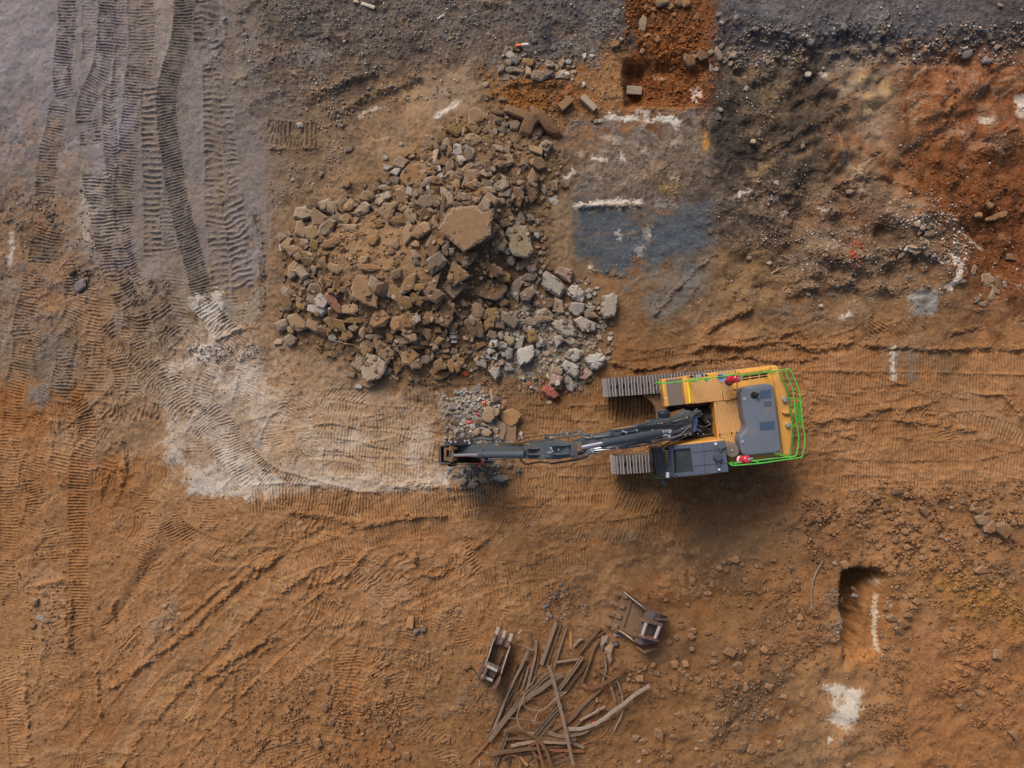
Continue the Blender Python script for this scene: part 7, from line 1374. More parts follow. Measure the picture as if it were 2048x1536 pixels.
b = B(); b.tube(cr3([A(552,1103,2.3), A(580,1124,2.3), A(620,1136,2.3), A(672,1134,2.3)], 5), .018, 8); b.make('cab_guard_rail', M_GRN, CAB)
b = B(); b.tube([A(628, 1128, 2.3), A(636, 1160, 2.2)], .012, 6); b.prism([A(*p, 2.2) for p in [(638,1158),(658,1160),(680,1190),(680,1203),(655,1204),(640,1190)]], 2.12); b.make('side_mirror', M_ROOF, CAB)
b = B(); b.disc(A(1245, 880, 2.25), .20, .4, 28); b.disc(A(1263, 893, 2.52), .205, .10, 32); pc = b.make('air_precleaner', M_PAD, EX, bevel=.015)
b = B(); b.disc(A(1263, 893, 2.59), .035, .03, 12); b.make('cap_nut', M_SIL, pc)
# front guard bars by the storage box
b = B()
for k in range(6): b.tube([A(580 + k * 11, 355, 1.5), A(590 + k * 11, 470, 1.5)], .006, 5)
for y in (365, 405, 440): b.tube([A(578, y, 1.5), A(650, y - 4, 1.5)], .007, 5)
b.make('front_step_grating', M_DK, EX)
# green guard rails
def rail(pts, z, r, m=M_GRN, name='guard_rail'):
    b = B(); b.tube(cr3([A(x, y, z if len(q) < 1 else q[0]) for x, y, *q in pts], 4), r, 8); return b.make(name, m, EX, smooth=True)
rail([(595,292),(640,298),(660,298),(830,280),(980,262),(1140,240),(1250,225),(1300,214),(1330,216),(1350,226),(1480,208),(1600,193),(1720,178),(1768,172),(1785,180),(1815,240),(1848,320),(1862,365),(1868,410),(1878,500),(1885,600),(1900,700),(1913,770),(1908,850),(1893,935),(1880,955),(1850,962),(1700,982),(1500,1010),(1295,1028),(1270,1026),(1240,1014)], 3.05, .020)
rail([(1735,184),(1760,240),(1790,310),(1806,360),(1815,430),(1828,560),(1845,690),(1858,770),(1852,860),(1838,930),(1825,944),(1795,950),(1600,970),(1440,990),(1300,1005),(1238,1012)], 2.75, .020)
rail([(1682,195),(1715,270),(1755,355),(1768,430),(1790,560),(1808,690),(1800,790),(1786,932),(1720,940)], 2.3, .026, M_GRD)
rail([(1175,240),(1230,228),(1290,222),(1335,228),(1352,236)], 2.85, .022)
for a_, b_ in [((1768,434),(1866,432)), ((1765,672),(1896,686)), ((1700,935),(1790,962)), ((590,284),(625,284))]: b = B(); b.tube([A(*a_, 2.35), A(*b_, 2.95)], .018, 8); b.make('rail_stay', M_GRN, EX)
for x, y, z0, z1 in [(640,298,1.75,3.05),(940,268,2.05,3.05),(1225,232,2.09,3.05),(1640,190,2.1,3.05),(1700,935,2.1,3.05),(1300,1015,1.3,3.0),(1250,1012,1.3,3.0),(1500,1000,1.3,3.0),(1790,560,2.1,2.3)]:
    t_ = A(x, y, z1); b = B(); b.tube([Vector((t_.x, t_.y, z0)), t_], .024, 8); b.make('rail_post', M_GRN, EX)
for q in [[(900,262),(980,255),(982,278),(902,284)], [(1600,200),(1655,194),(1660,212),(1604,218)]]:
    b = B(); P = [A(*p, 2.5) for p in q]; b.tube(P + [P[0]], .014, 6); b.make('rail_bracket', M_GRN, EX)
b = B(); b.prism([A(*p, 2.95) for p in [(1834,474),(1872,470),(1893,645),(1848,640)]], 2.93); b.make('rear_gate_plate', M_GRD, EX)
b = B(); b.prism([A(*p, 2.8) for p in [(1015,262),(1060,256),(1050,275),(1035,286)]], 2.78); b.make('green_tag', mat('teal_tag', (40, 150, 110), namp=.2), EX)
b = B(); b.disc(A(1173, 245, 3.0), .13, .03, 20); mr_ = b.make('convex_mirror', mat('mirror_face', (190, 205, 222), rough=.15, metal=.6, namp=.1, nscale=4), EX)
b = B(); b.box(A(1160, 236, 3.04), (.12, .08, .05)); b.make('mirror_clamp', M_DK, EX)
for i, (x, y) in enumerate([(1290,258),(1378,976)]):
    b = B(); e = Vector((.06, .02, .15)); c = A(x, y, 2.75); b.tube([c - e * 2.2, c + e * .4, c + e * .9], .115, 22); ex = b.make('fire_extinguisher', M_RED, EX, smooth=True, bevel=.02)
    b = B(); t_ = c + e * 1.0; b.box(t_ + Vector((.04, .02, .04)), (.16, .035, .03), rz=.4); b.disc(t_ + Vector((0, 0, .03)), .035, .06, 10); b.make('valve_handle', M_SIL, ex)
    b = B(); b.tube(cr3([c + Vector((-.05, -.12, .05)), c + Vector((-.2, -.16, 0)), c + Vector((-.28, -.05, -.1)), c + Vector((-.2, .05, -.2))], 4), .018, 6); b.make('extinguisher_hose', M_BLK, ex)
    if i: b = B(); b.tube([c - e * 1.3, c - e * .7], .119, 22, cap=False); b.make('paper_label', M_WHT, ex)
# ---------------------------------------------------------------- loose buckets
M_BIN = mat('dust_filled_steel', (138, 110, 86), rough=.9, nscale=6, namp=.12, bump=.006, bscale=30)
M_RST = mat('rusty_steel', (122, 90, 70), rough=.8, nscale=9, namp=.25, dust=(84,80,88), dscale=3, damt=.35)
M_BKB = mat('blued_steel', (80, 78, 84), rough=.6, nscale=6, namp=.15, dust=(118,86,64), dscale=3, damt=.55)
M_WORN = mat('worn_bright_edge', (176, 164, 156), rough=.5, metal=.2, nscale=20, namp=.25)
def wall(b, P, t, z0s, z1s):
    """a plate standing along the polyline P (xy), bottom and top heights per point"""
    for i in range(len(P) - 1):
        a, c = P[i], P[i + 1]; n = Vector((-(c - a).y, (c - a).x, 0)).normalized() * t / 2
        V = [Vector((p.x, p.y, z)) + s * n for p, zz in ((a, (z0s[i], z1s[i])), (c, (z0s[i + 1], z1s[i + 1]))) for s in (1, -1) for z in zz]
        b.add(V, [(0, 1, 3, 2), (4, 6, 7, 5), (0, 4, 5, 1), (2, 3, 7, 6), (0, 2, 6, 4), (1, 5, 7, 3)])
g0 = gz(1270, 1235)
def Q(zx, zy, z=0.0): return W(1180 + zx / 10.97, 1160 + zy / 10.97, g0 + z)
BU = empty('excavator_bucket', G(1270, 1235), 'wide rusty bucket with four teeth and a dust-covered floor, above the scrap steel', 'bucket')
b = B(); b.add([Q(730,250,.26), Q(470,1030,.26), Q(1000,1260,.12), Q(1240,640,.12), Q(730,250,.20), Q(470,1030,.20), Q(1000,1260,.02), Q(1240,640,.02)], [(0,1,2,3),(7,6,5,4),(0,4,5,1),(1,5,6,2),(2,6,7,3),(3,7,4,0)]); fl = b.make('bucket_floor', M_BIN, BU)
b = B(); b.tube([Q(935,455,.215), Q(745,1050,.215)], .012, 6); b.make('weld_seam', M_DK, fl)
b = B(); wall(b, [Q(742,255,.3), Q(900,385,.4), Q(1230,640,.62)], .045, [g0] * 3, [g0 + .34, g0 + .5, g0 + .7]); s1 = b.make('side_plate', M_RST, BU)
b = B(); b.tube([Q(742,255,.35), Q(900,390,.50), Q(1230,642,.67)], .018, 6); b.make('worn_edge', M_WORN, s1)
b = B(); b.add([Q(900,390,.42), Q(1230,642,.66), Q(1660,790,.55), Q(1500,660,.05), Q(1010,420,.02)], [(0,1,2,3,4)]); b.add([Q(900,390,.40), Q(1230,642,.64), Q(1660,790,.53), Q(1500,660,.03), Q(1010,420,.0)], [(4,3,2,1,0)]); b.make('outer_cheek', M_RST, BU)
b = B(); wall(b, [Q(500,1045,.3), Q(720,1150,.35), Q(975,1340,.6)], .045, [g0] * 3, [g0 + .34, g0 + .46, g0 + .66]); s2 = b.make('side_plate', M_RST, BU)
b = B(); b.tube([Q(640,1110,.42), Q(780,1190,.50), Q(975,1342,.63)], .018, 6); b.make('worn_edge', M_WORN, s2)
b = B(); b.prism([Q(460,1080,.3), Q(500,1060,.3), Q(640,1110,.3), Q(660,1140,.3), Q(580,1165,.3)], g0 + .05); b.make('side_cutter', M_BIN, s2, bevel=.01)
rows = [((1232,650,.60),(975,1335,.58)), ((1330,685,.74),(1050,1395,.72)), ((1440,720,.78),(1130,1425,.76)), ((1550,755,.70),(1260,1405,.68)), ((1658,790,.45),(1440,1400,.42)), ((1700,800,.05),(1480,1410,.03))]
b = B(); V = [Q(*p[0]) for p in rows] + [Q(*p[1]) for p in rows]; n = len(rows); b.add(V + [v - Vector((0, 0, .04)) for v in V], [(i, i + 1, n + i + 1, n + i) for i in range(n - 1)] + [(2 * n + i, 3 * n + i, 3 * n + i + 1, 2 * n + i + 1) for i in range(n - 1)] + [(0, n, 3 * n, 2 * n), (n - 1, 3 * n - 1, 4 * n - 1, 2 * n - 1)]); b.make('bucket_back', M_BKB, BU)
b = B(); wall(b, [Q(1232,648,0), Q(1330,690,0), Q(1440,722,0), Q(1660,792,0)], .04, [g0] * 4, [g0 + .6, g0 + .74, g0 + .78, g0 + .5]); b.make('end_plate', M_RST, BU); b = B(); wall(b, [Q(975,1338,0), Q(1130,1430,0), Q(1440,1405,0)], .04, [g0] * 3, [g0 + .6, g0 + .76, g0 + .4]); b.make('end_plate', M_RST, BU)
for P in ([(1080,820,.72),(1150,880,.92),(1300,930,1.05),(1600,1000,.85)], [(965,1150,.72),(1060,1210,.92),(1200,1270,1.05),(1500,1335,.85)]):
    b = B(); wall(b, [Q(*p) for p in P], .06, [g0 + .55] * 4, [g0 + p[2] for p in P]); b.make('hanger_ear', M_RST, BU)
for a_, c_ in (((1245,915,.9),(1145,1215,.9)), ((1530,1010,.88),(1425,1280,.88))): b = B(); b.tube([Q(*a_), Q(*c_)], .055, 14); b.make('pin', M_WORN, BU)
for x, y in [(610,285),(540,510),(460,730),(385,945)]:
    b = B(); b.box(Q(x, y, .27), (.29, .125, .09), rz=R(-20), ry=R(6)); t_ = b.make('tooth', M_BIN, BU, bevel=.012)
    b = B(); b.box(Q(x + 165, y + 65, .30), (.18, .16, .07), rz=R(-18)); b.make('tooth_adapter', M_BIN, t_, bevel=.015)
g1 = gz(990, 1305)
def q2(zx, zy, z=0.0): return W(930 + zx / 10.24, 1230 + zy / 10.24, g1 + z)
SB = empty('excavator_bucket', G(990, 1310), 'narrow deep bucket with three bright white-worn teeth, lying beside the rail heap', 'bucket')
b = B(); b.prism([q2(600,410,.06), q2(920,545,.06), q2(690,1040,.06), q2(455,930,.06)], g1 + .0); b.make('bucket_floor', M_MUD, SB)
b = B(); b.add([q2(600,400,.42), q2(925,540,.42), q2(880,660,.34), q2(565,570,.34), q2(600,400,.36), q2(925,540,.36), q2(880,660,.28), q2(565,570,.28)], [(0,1,2,3),(7,6,5,4),(0,4,5,1),(1,5,6,2),(2,6,7,3),(3,7,4,0)]); b.make('cutting_lip', M_BKB, SB)
for P, h in (([(600,395),(520,640),(430,900),(265,1265)], [.44,.56,.62,.30]), ([(928,540),(830,800),(745,1060),(560,1400)], [.44,.56,.62,.30])):
    b = B(); PP = [q2(*p) for p in P]; wall(b, PP, .04, [g1] * 4, [g1 + v for v in h]); sp_ = b.make('side_plate', M_RST, SB)
    b = B(); b.tube([Vector((p.x, p.y, g1 + v + .01)) for p, v in zip(PP[:3], h)], .017, 6); b.make('worn_edge', M_WORN, sp_)
b = B(); b.add([q2(425,900,.60), q2(450,960,.60), q2(320,1280,.3), q2(255,1240,.3), q2(240,1200,.0), q2(385,860,.0)], [(0,1,2,3),(0,3,4,5)]); b.make('outer_cheek', M_RST, SB)
b = B(); b.add([q2(460,940,.58), q2(710,1060,.58), q2(655,1150,.66), q2(420,1040,.66), q2(590,1310,.55), q2(345,1190,.55), q2(560,1380,.2), q2(310,1260,.2)] , [(0,1,2,3),(3,2,4,5),(5,4,6,7)]); b.make('bucket_back', M_BKB, SB)
for a_, c_ in (((450,1040,.74),(655,1145,.74)), ((345,1240,.68),(560,1345,.68))): b = B(); b.tube([q2(*a_), q2(*c_)], .05, 12); b.make('pin', M_WORN, SB)
for P in ([(470,885,.72),(435,980,.86),(380,1110,.84),(330,1200,.7)], [(730,1090,.72),(690,1190,.86),(620,1300,.84),(545,1410,.7)]):
    b = B(); wall(b, [q2(p[0], p[1]) for p in P], .05, [g1 + .4] * 4, [g1 + p[2] for p in P]); b.make('hanger_ear', M_RST, SB)
for x, y in [(663,322),(803,392),(935,460)]:
    b = B(); b.box(q2(x, y, .44), (.105, .24, .10), rz=R(-18)); t_ = b.make('tooth', M_WORN, SB, bevel=.015)
    b = B(); b.box(q2(x - 60, y + 135, .42), (.12, .22, .06), rz=R(-20)); b.make('tooth_adapter', M_RST, t_, bevel=.012)
# ---------------------------------------------------------------- scrap steel: every bar a thing of its own
CS = dict(g=(132,112,96), r=(124,80,54), n=(108,82,60), d=(86,68,54), p=(150,138,128), o=(150,110,66))
M_SCR = mat('weathered_scrap', objcol=True, rough=.85, nscale=7, namp=.28, bump=.006, bscale=30, dust=(132,100,72), dscale=4, damt=.35)
def S5(zx, zy, z): return W(940 + zx / 5.12, 1230 + zy / 5.12, z)
GS = 'scrap steel bars of the heap below the loose buckets'
PROF = dict(rail=[(-.5,0),(.5,0),(.5,.16),(.18,.28),(.14,.72),(.30,.80),(.30,1),(-.30,1),(-.30,.80),(-.14,.72),(-.18,.28),(-.5,.16)], channel=[(-.5,0),(.5,0),(.5,1),(.34,1),(.34,.3),(-.34,.3),(-.34,1),(-.5,1)],
            flat=[(-.5,0),(.5,0),(.5,.35),(-.5,.35)], angle=[(-.5,0),(.5,0),(.5,.2),(-.3,.2),(-.3,1),(-.5,1)])
def bar(kind, pts, w, c, lv, label, name=None, smooth_=True, cat=None, fn=None):
    fn = fn or S5; P0 = [Vector((p[0], p[1], 0)) for p in pts]; P0 = cr3(P0, 5) if (smooth_ and len(P0) > 2) else P0
    wd = w * .84 / 5.12 / PX; P = []
    for i, p in enumerate(P0):
        q = fn(p.x, p.y, 0); u, v = 1024 + q.x * PX, 768 - q.y * PX; z = gz(u, v) + lv * .055 + .02; P.append(fn(p.x, p.y, z + wd * .4) - Vector((0, 0, wd * .4)))
    zs_ = [p.z for p in P]; n_ = len(P)   # bars are stiff: straight in height between their ends, never below the ground
    for i, p in enumerate(P):
        f = i / (n_ - 1); p.z = zs_[0] * (1 - f) + zs_[-1] * f
    b = B()
    if kind in ('pipe', 'rod'): b.tube([p + Vector((0, 0, wd / 2)) for p in P], wd / 2, 10)
    else: b.sweep(P, [(a * wd, h_ * wd * .75) for a, h_ in PROF[kind]])
    nm = name or dict(rail='steel_rail', channel='steel_channel', flat='steel_strip', angle='steel_angle', pipe='steel_pipe', rod='steel_rod')[kind]
    for i, p in enumerate(P): q = fn(P0[i].x, P0[i].y, p.z); p.x, p.y = q.x, q.y
    org = sum(P, Vector()) / len(P); org.z = min(p.z for p in P)
    o = mk(nm, b.V, b.F, M_SCR, None, org=org, smooth=kind in ('pipe', 'rod')); rs = random.Random(len(bpy.data.objects)); f_ = rs.uniform(.9, 1.1)
    o.color = (*alb([min(250, v * f_) for v in CS[c]]), 1); tag(o, label, cat or nm.split('_')[1], GS); return o
bar('rail', [(885,80),(735,510)], 46, 'g', 1, 'widest pale rail of the upper bundle of three, bright at its top end')
bar('rail', [(930,90),(785,525)], 40, 'n', 0, 'darker middle rail of the upper bundle of three')
bar('rail', [(988,130),(862,540)], 26, 'g', 1, 'thin rail of the upper bundle of three, far side from the buckets')
bar('flat', [(1030,165),(1030,350)], 32, 'o', 0, 'short ochre strip standing upright in the picture beside the upper bundle')
bar('pipe', [(1160,240),(1110,270),(1058,325)], 40, 'g', 0, 'short thick pipe elbow by the ochre strip')
bar('rail', [(1345,128),(1230,260),(1115,400)], 34, 'n', 1, 'brown rail running down from the wide bucket tooth')
bar('rail', [(1378,165),(1280,235),(1200,330)], 28, 'n', 0, 'shorter brown rail next to the one by the wide bucket')
bar('pipe', [(890,485),(1110,450)], 34, 'g', 1, 'grey straight pipe lying level under the upper bundle')
bar('pipe', [(1318,270),(1270,360),(1222,500),(1175,620),(1145,722)], 32, 'n', 2, 'long gently bent brown pipe in the middle of the heap')
bar('channel', [(1150,430),(1030,600),(905,770)], 38, 'g', 2, 'ribbed pale channel crossing the middle of the heap')
bar('channel', [(1215,455),(1090,630),(960,800)], 26, 'n', 1, 'narrow channel with crumbs, parallel to the ribbed pale one')
bar('flat', [(608,180),(622,310)], 28, 'n', 0, 'short brown strip at the top edge near the narrow bucket')
bar('rail', [(680,258),(672,400),(640,560),(590,740)], 34, 'g', 2, 'curved grey rail with a bolt hole at the top')
bar('rail', [(707,370),(690,500),(655,650)], 26, 'n', 0, 'dull short rail behind the curved grey rail')
bar('rail', [(602,350),(530,520),(430,720),(310,1010),(240,1180)], 36, 'g', 3, 'long grey rail leaning with a cross piece at its upper end')
bar('pipe', [(570,322),(640,362)], 18, 'p', 5, 'little pale cross piece on the upper end of the long grey rail', name='steel_bolt', cat='bolt')
bar('rail', [(482,495),(430,640),(340,860),(212,1145)], 24, 'n', 1, 'slim brown rail on the bucket side of the long grey rail')
bar('rail', [(575,480),(500,700),(400,960)], 46, 'd', 0, 'dark broad rail half hidden between the long grey rail and the curved one')
bar('flat', [(598,530),(570,640),(535,760)], 26, 'g', 1, 'short grey strip lying on the dark broad rail')
bar('rail', [(660,640),(600,780),(520,880)], 30, 'n', 0, 'brown rail end under the loops of wire')
bar('rod', [(712,560),(665,650),(600,730),(530,800)], 9, 'g', 5, 'thin curved rod above the loops of wire')
bar('channel', [(818,598),(640,760),(450,960),(170,1275)], 40, 'g', 3, 'long channel just above the broad pale-ended beam')
bar('flat', [(948,605),(720,770),(480,945),(188,1295)], 56, 'g', 4, 'broad flat beam with a bright end, longest of the heap', name='steel_beam', cat='beam')
bar('channel', [(912,935),(790,1080),(655,1240)], 40, 'g', 1, 'pale channel running down below the loops of wire')
bar('channel', [(962,905),(850,1060),(712,1250)], 34, 'g', 0, 'second pale channel below the loops, nearer the wide bucket')
bar('flat', [(870,1070),(800,1160),(770,1240)], 30, 'n', 0, 'stubby brown strip under the second pale channel')
bar('rail', [(1345,750),(1180,905),(1000,1105)], 40, 'n', 1, 'brown rail running down towards the long standing strip')
bar('rail', [(1130,930),(1000,1090),(850,1180)], 40, 'n', 0, 'low brown rail buried in crumbs')
bar('flat', [(1250,960),(1080,1125)], 44, 'n', 1, 'wide brown strip under the pipe with a collar')
bar('pipe', [(1385,938),(1300,985),(1130,1082)], 34, 'g', 2, 'grey pipe with a thick collar near its top end')
bar('pipe', [(1320,960),(1298,990)], 50, 'g', 2, 'thick collar sitting on the grey pipe', name='pipe_collar', cat='collar')
bar('rod', [(1445,962),(1330,970),(1200,1050),(1080,1140)], 14, 'n', 2, 'bent brown rod hugging the pipe with a collar')
bar('rail', [(1840,728),(1620,870),(1430,1005),(1290,1115),(1150,1170),(1000,1165)], 42, 'p', 4, 'long pale rail sweeping out of the heap to its far tip')
bar('rail', [(1215,1180),(1120,1215),(960,1242),(800,1212)], 42, 'g', 2, 'bow-shaped rail below the long pale sweeping rail')
bar('flat', [(1602,510),(1500,615),(1380,692),(1260,738),(1185,738),(1160,712)], 44, 'r', 4, 'rust-red hooked strip below the torn sheet metal')
bar('pipe', [(1375,435),(1392,520),(1385,600),(1350,705)], 26, 'g', 2, 'upright bent pipe crossing the rust-red hooked strip')
bar('flat', [(1372,450),(1352,535)], 48, 'r', 1, 'short rust-red plate above the hooked strip')
bar('pipe', [(1262,530),(1330,580),(1400,628)], 28, 'n', 3, 'short brown pipe lying across the upright bent one')
bar('rod', [(1490,640),(1540,760),(1566,900),(1560,985),(1475,1188)], 17, 'p', 1, 'pale kinked rod passing under the long sweeping rail')
bar('pipe', [(1430,680),(1460,780),(1495,890)], 26, 'g', 0, 'short grey pipe with a swelling, beside the pale kinked rod')
bar('pipe', [(1448,745),(1458,785)], 40, 'g', 0, 'swelling joint of the short grey pipe', name='pipe_collar', cat='collar')
bar('rod', [(1462,1050),(1400,1190),(1330,1262),(1160,1325)], 20, 'r', 0, 'rust-brown rod curving round the lower edge of the heap')
bar('rod', [(1450,1070),(1330,1110),(1240,1160)], 12, 'n', 1, 'thin brown rod under the long pale rail')
bar('rail', [(350,1200),(450,1165),(560,1190),(680,1262),(780,1390),(835,1545)], 46, 'n', 5, 'big arched brown rail bending down to the lower picture edge')
bar('rail', [(328,1278),(700,1265),(1088,1278)], 38, 'n', 2, 'uppermost of the rails lying level at the bottom of the heap')
bar('rail', [(420,1345),(600,1310),(820,1300),(1040,1308)], 38, 'g', 3, 'second of the level rails, with a pale ridge')
bar('flat', [(1035,1305),(1170,1362)], 36, 'g', 2, 'short strip continuing the second level rail')
bar('rail', [(190,1432),(460,1392),(690,1365)], 44, 'n', 3, 'third of the level rails, rusty and ending at the upright strip')
bar('rail', [(690,1362),(900,1385),(1172,1395)], 34, 'r', 1, 'red-brown level rail beyond the arched rail')
bar('rail', [(460,1420),(600,1415),(800,1350)], 30, 'd', 1, 'dark rail wedged under the level rails')
bar('channel', [(385,1195),(330,1350),(255,1540)], 38, 'g', 1, 'grey channel running to the lower edge under the level rails')
bar('rail', [(455,1230),(420,1400),(390,1545)], 34, 'd', 0, 'dark rail next to the grey channel at the lower edge')
bar('flat', [(335,1480),(400,1440),(480,1450),(525,1545)], 30, 'r', 2, 'rust-coloured hoop strip at the lower edge')
bar('flat', [(500,1450),(590,1545)], 34, 'o', 1, 'ochre strip beside the rusty hoop')
bar('flat', [(688,1310),(712,1420),(752,1545)], 32, 'r', 5, 'upright red-brown strip crossing the third level rail')
bar('rail', [(655,1390),(692,1545)], 40, 'n', 2, 'short upright rail under the red-brown strip')
bar('flat', [(625,1330),(700,1300)], 34, 'r', 5, 'bent rusty clip on the level rails')
bar('flat', [(862,1530),(1105,1432)], 32, 'n', 0, 'slanting brown strip at the lower edge near the standing strip')
bar('flat', [(780,1510),(1000,1415)], 28, 'r', 1, 'slanting rusty strip in the corner behind the arched rail')
bar('flat', [(540,1545),(640,1450),(700,1400)], 26, 'n', 0, 'slanting dull strip under the hoop')
bar('flat', [(805,520),(850,660),(900,860),(950,1060),(1000,1280),(1058,1540)], 40, 'g', 7, 'long standing strip running over everything from top to bottom')
bar('rail', [(192,1290),(140,1355),(60,1440),(-10,1520)], 32, 'r', 0, 'rust-red rail poking out at the lower corner by the narrow bucket')
bar('flat', [(100,1490),(95,1545)], 16, 'p', 0, 'tiny pale strip at the lower edge outside the heap')
bar('rod', [(412,500),(370,575),(280,670),(160,780),(58,895)], 14, 'd', 0, 'dark bent rod lying alone beside the narrow bucket')
bar('rail', [(1010,1480),(880,1400),(640,1500)], 30, 'n', 0, 'low kinked rail in the bottom tangle by the standing strip')
bar('rail', [(560,1300),(760,1345),(980,1340)], 26, 'd', 1, 'dark rail squeezed between the second and third level rails')
bar('flat', [(800,1440),(930,1480),(1150,1470)], 26, 'n', 0, 'dull strip lowest of the level bars beyond the arch')
bar('rail', [(250,1180),(300,1060),(380,880)], 26, 'd', 0, 'dark rail in the shade beneath the broad flat beam')
bar('channel', [(700,1180),(830,1000),(930,860)], 24, 'd', 0, 'dark channel between the two pale channels')
bar('rail', [(980,1130),(1130,990),(1290,830)], 26, 'g', 0, 'grey rail just above the wide brown strip')
bar('flat', [(1010,620),(1100,500)], 20, 'n', 1, 'narrow strip beside the ribbed pale channel')
bar('rail', [(520,560),(450,760),(380,900)], 22, 'n', 1, 'narrow brown rail between the dark broad rail and the long grey one')
bar('flat', [(720,1480),(640,1400),(600,1320)], 24, 'r', 3, 'rusty strip under the bent clip')
bar('rail', [(900,1290),(1010,1230),(1100,1200)], 24, 'd', 0, 'dark rail below the bow-shaped one')
for k, (pts, c, lb) in enumerate([([(992,785),(900,812),(830,905),(740,972),(620,972),(548,920)], 'p', 'pale cable looping widest over the middle of the heap'), ([(985,792),(860,870),(760,960),(700,990),(650,1112)], 'p', 'pale cable running down to the pale channels'),
    ([(560,800),(530,900),(480,1045),(530,1170),(660,1215)], 'p', 'pale cable curling over the arched rail'), ([(540,745),(470,830),(455,925),(500,1005),(590,1062),(600,1170)], 'r', 'rust-coloured cable making a tight loop'), ([(388,1055),(560,1070),(725,1105)], 'g', 'grey cable stretched level across the beams'),
    ([(540,920),(600,870),(700,850),(790,800),(870,785)], 'r', 'brown cable following the broad flat beam'), ([(700,850),(730,900),(720,960)], 'n', 'short brown cable end inside the widest loop'), ([(640,1010),(600,1080),(540,1190)], 'n', 'brown cable leading down to the arched rail')]):
    bar('rod', pts, 10, c, 6, lb, name='steel_cable', cat='cable')
def sheet(name, pts, fn, c, h, lv, label, cat, group=None, m=None, seed=1, crumple=.05):
    """crumpled plate with thickness, outline in zoom coordinates"""
    rs = random.Random(seed); q0 = [fn(x, y, 0) for x, y in pts]; c0 = sum(q0, Vector()) / len(q0); u, v = 1024 + c0.x * PX, 768 - c0.y * PX; g = gz(u, v) + lv
    T = [fn(x, y, g) + Vector((0, 0, h + rs.uniform(0, crumple))) for x, y in pts]; n = len(T); cc = sum(T, Vector()) / n + Vector((0, 0, rs.uniform(.3, 1) * crumple))
    V = T + [t - Vector((0, 0, h + .02)) for t in T] + [cc, cc - Vector((0, 0, h + .02))]; F = []
    for i in range(n): j = (i + 1) % n; F += [(i, j, 2 * n), (n + j, n + i, 2 * n + 1), (i, n + i, n + j, j)]
    o = mk(name, V, F, m or M_SCR, None, org=Vector((c0.x, c0.y, g)))
    if not m: o.color = (*alb(CS[c] if isinstance(c, str) else c), 1)
    return tag(o, label, cat, group)
sheet('sheet_metal', [(1345,200),(1370,215),(1415,205),(1425,290),(1385,300),(1350,365),(1330,300)], S5, (140,120,106), .03, .05, 'torn sheet of metal nearest the wide bucket, dished in the middle', 'sheet metal', seed=4, crumple=.12)
sheet('sheet_metal', [(1372,340),(1440,270),(1468,300),(1445,390),(1455,450),(1425,482),(1400,410)], S5, (150,126,106), .03, .04, 'jagged tan sheet metal hanging below the dished one', 'sheet metal', seed=5, crumple=.1)
sheet('metal_plate', [(1115,105),(1185,52),(1235,95),(1160,115)], S5, (146,116,90), .02, .0, 'triangular plate with a hole above the ochre strip', 'plate', seed=6, crumple=.01)
sheet('rag', [(1462,170),(1500,178),(1548,200),(1535,222),(1480,215)], S5, (158,142,140), .03, .02, 'greyish crumpled rag under the wide bucket corner', 'rag', seed=7, crumple=.1)
b = B(); c_ = S5(1495, 292, gz(1232, 1287)); b.tube([c_, c_ + Vector((-.03, .04, .16))], .085, 18, cap=False); b.tube([c_ + Vector((-.03, .04, .16)), c_], .07, 18); tag(b.make('tin_can', M_STK, None, org=c_), 'open rusty tin beside the jagged sheet metal', 'can')
# ---------------------------------------------------------------- concrete footing and blocks by the trench
def U(zx, zy, z=0.0): return W(960 + zx / 7.314, 60 + zy / 7.314, z)
M_FOOT = mat('soil_stained_concrete', (126, 98, 74), rough=.95, nscale=5, namp=.2, bump=.04, bscale=12, dust=(128,84,50), dscale=1.6, damt=.4)
gF = gz(1070, 235)
P = [(380,1075),(620,1165),(735,1205),(715,1130),(770,1080),(830,1150),(880,1150),(960,1200),(1060,1320),(1200,1490),(1190,1536),(1130,1555),(980,1490),(862,1330),(810,1370),(745,1540),(700,1560),(568,1520),(572,1470),(632,1300),(500,1250),(345,1180)]
PP = [U(x, y, gF + .50 - .30 * min(1, math.hypot(x - 800, y - 1215) / 450) ** 1.2) for x, y in P]; n = len(PP); cF = U(800, 1225, gF + .56); MI = [p.lerp(cF, .14) + Vector((0, 0, .02)) for p in PP]
b = B(); b.add([Vector((p.x, p.y, gF - .2)) for p in PP] + [p - Vector((0, 0, .05)) for p in PP] + MI + [cF], [f for i in range(n) for j in [(i + 1) % n] for f in ((i, j, n + j, n + i), (n + i, n + j, 2 * n + j, 2 * n + i), (2 * n + i, 2 * n + j, 3 * n))])
tag(b.make('concrete_footing', M_FOOT, None, org=G(1070, 235)), 'cross-shaped concrete footing caked in orange soil, three arms spread', 'footing')
M_BLK1 = mat('brown_cast_block', (142, 110, 80), rough=.95, nscale=7, namp=.15, bump=.01, bscale=30, dust=(122,88,62), dscale=3, damt=.4)
M_BLK2 = mat('pale_pebbly_block', (168, 150, 130), rough=.95, nscale=24, namp=.3, bump=.02, bscale=30)
for zx, zy, sz, a_, m, lb in [(1250,1080,(.50,.24,.22),42,M_BLK1,'brown rectangular block with one whitish end, next to the footing'), (1585,1068,(.60,.20,.22),-42,M_BLK2,'pale pebbly rectangular block lying alone towards the trench')]:
    px, py = 960 + zx / 7.314, 60 + zy / 7.314; c_ = G(px, py, .12); b = B(); b.box(W(px, py, c_.z), sz, rz=R(a_), ry=R(5)); o = b.make('concrete_block', m, None, org=c_ - Vector((0, 0, .12)), bevel=.02, seg=2); tag(o, lb, 'concrete block', 'rectangular blocks by the trench')
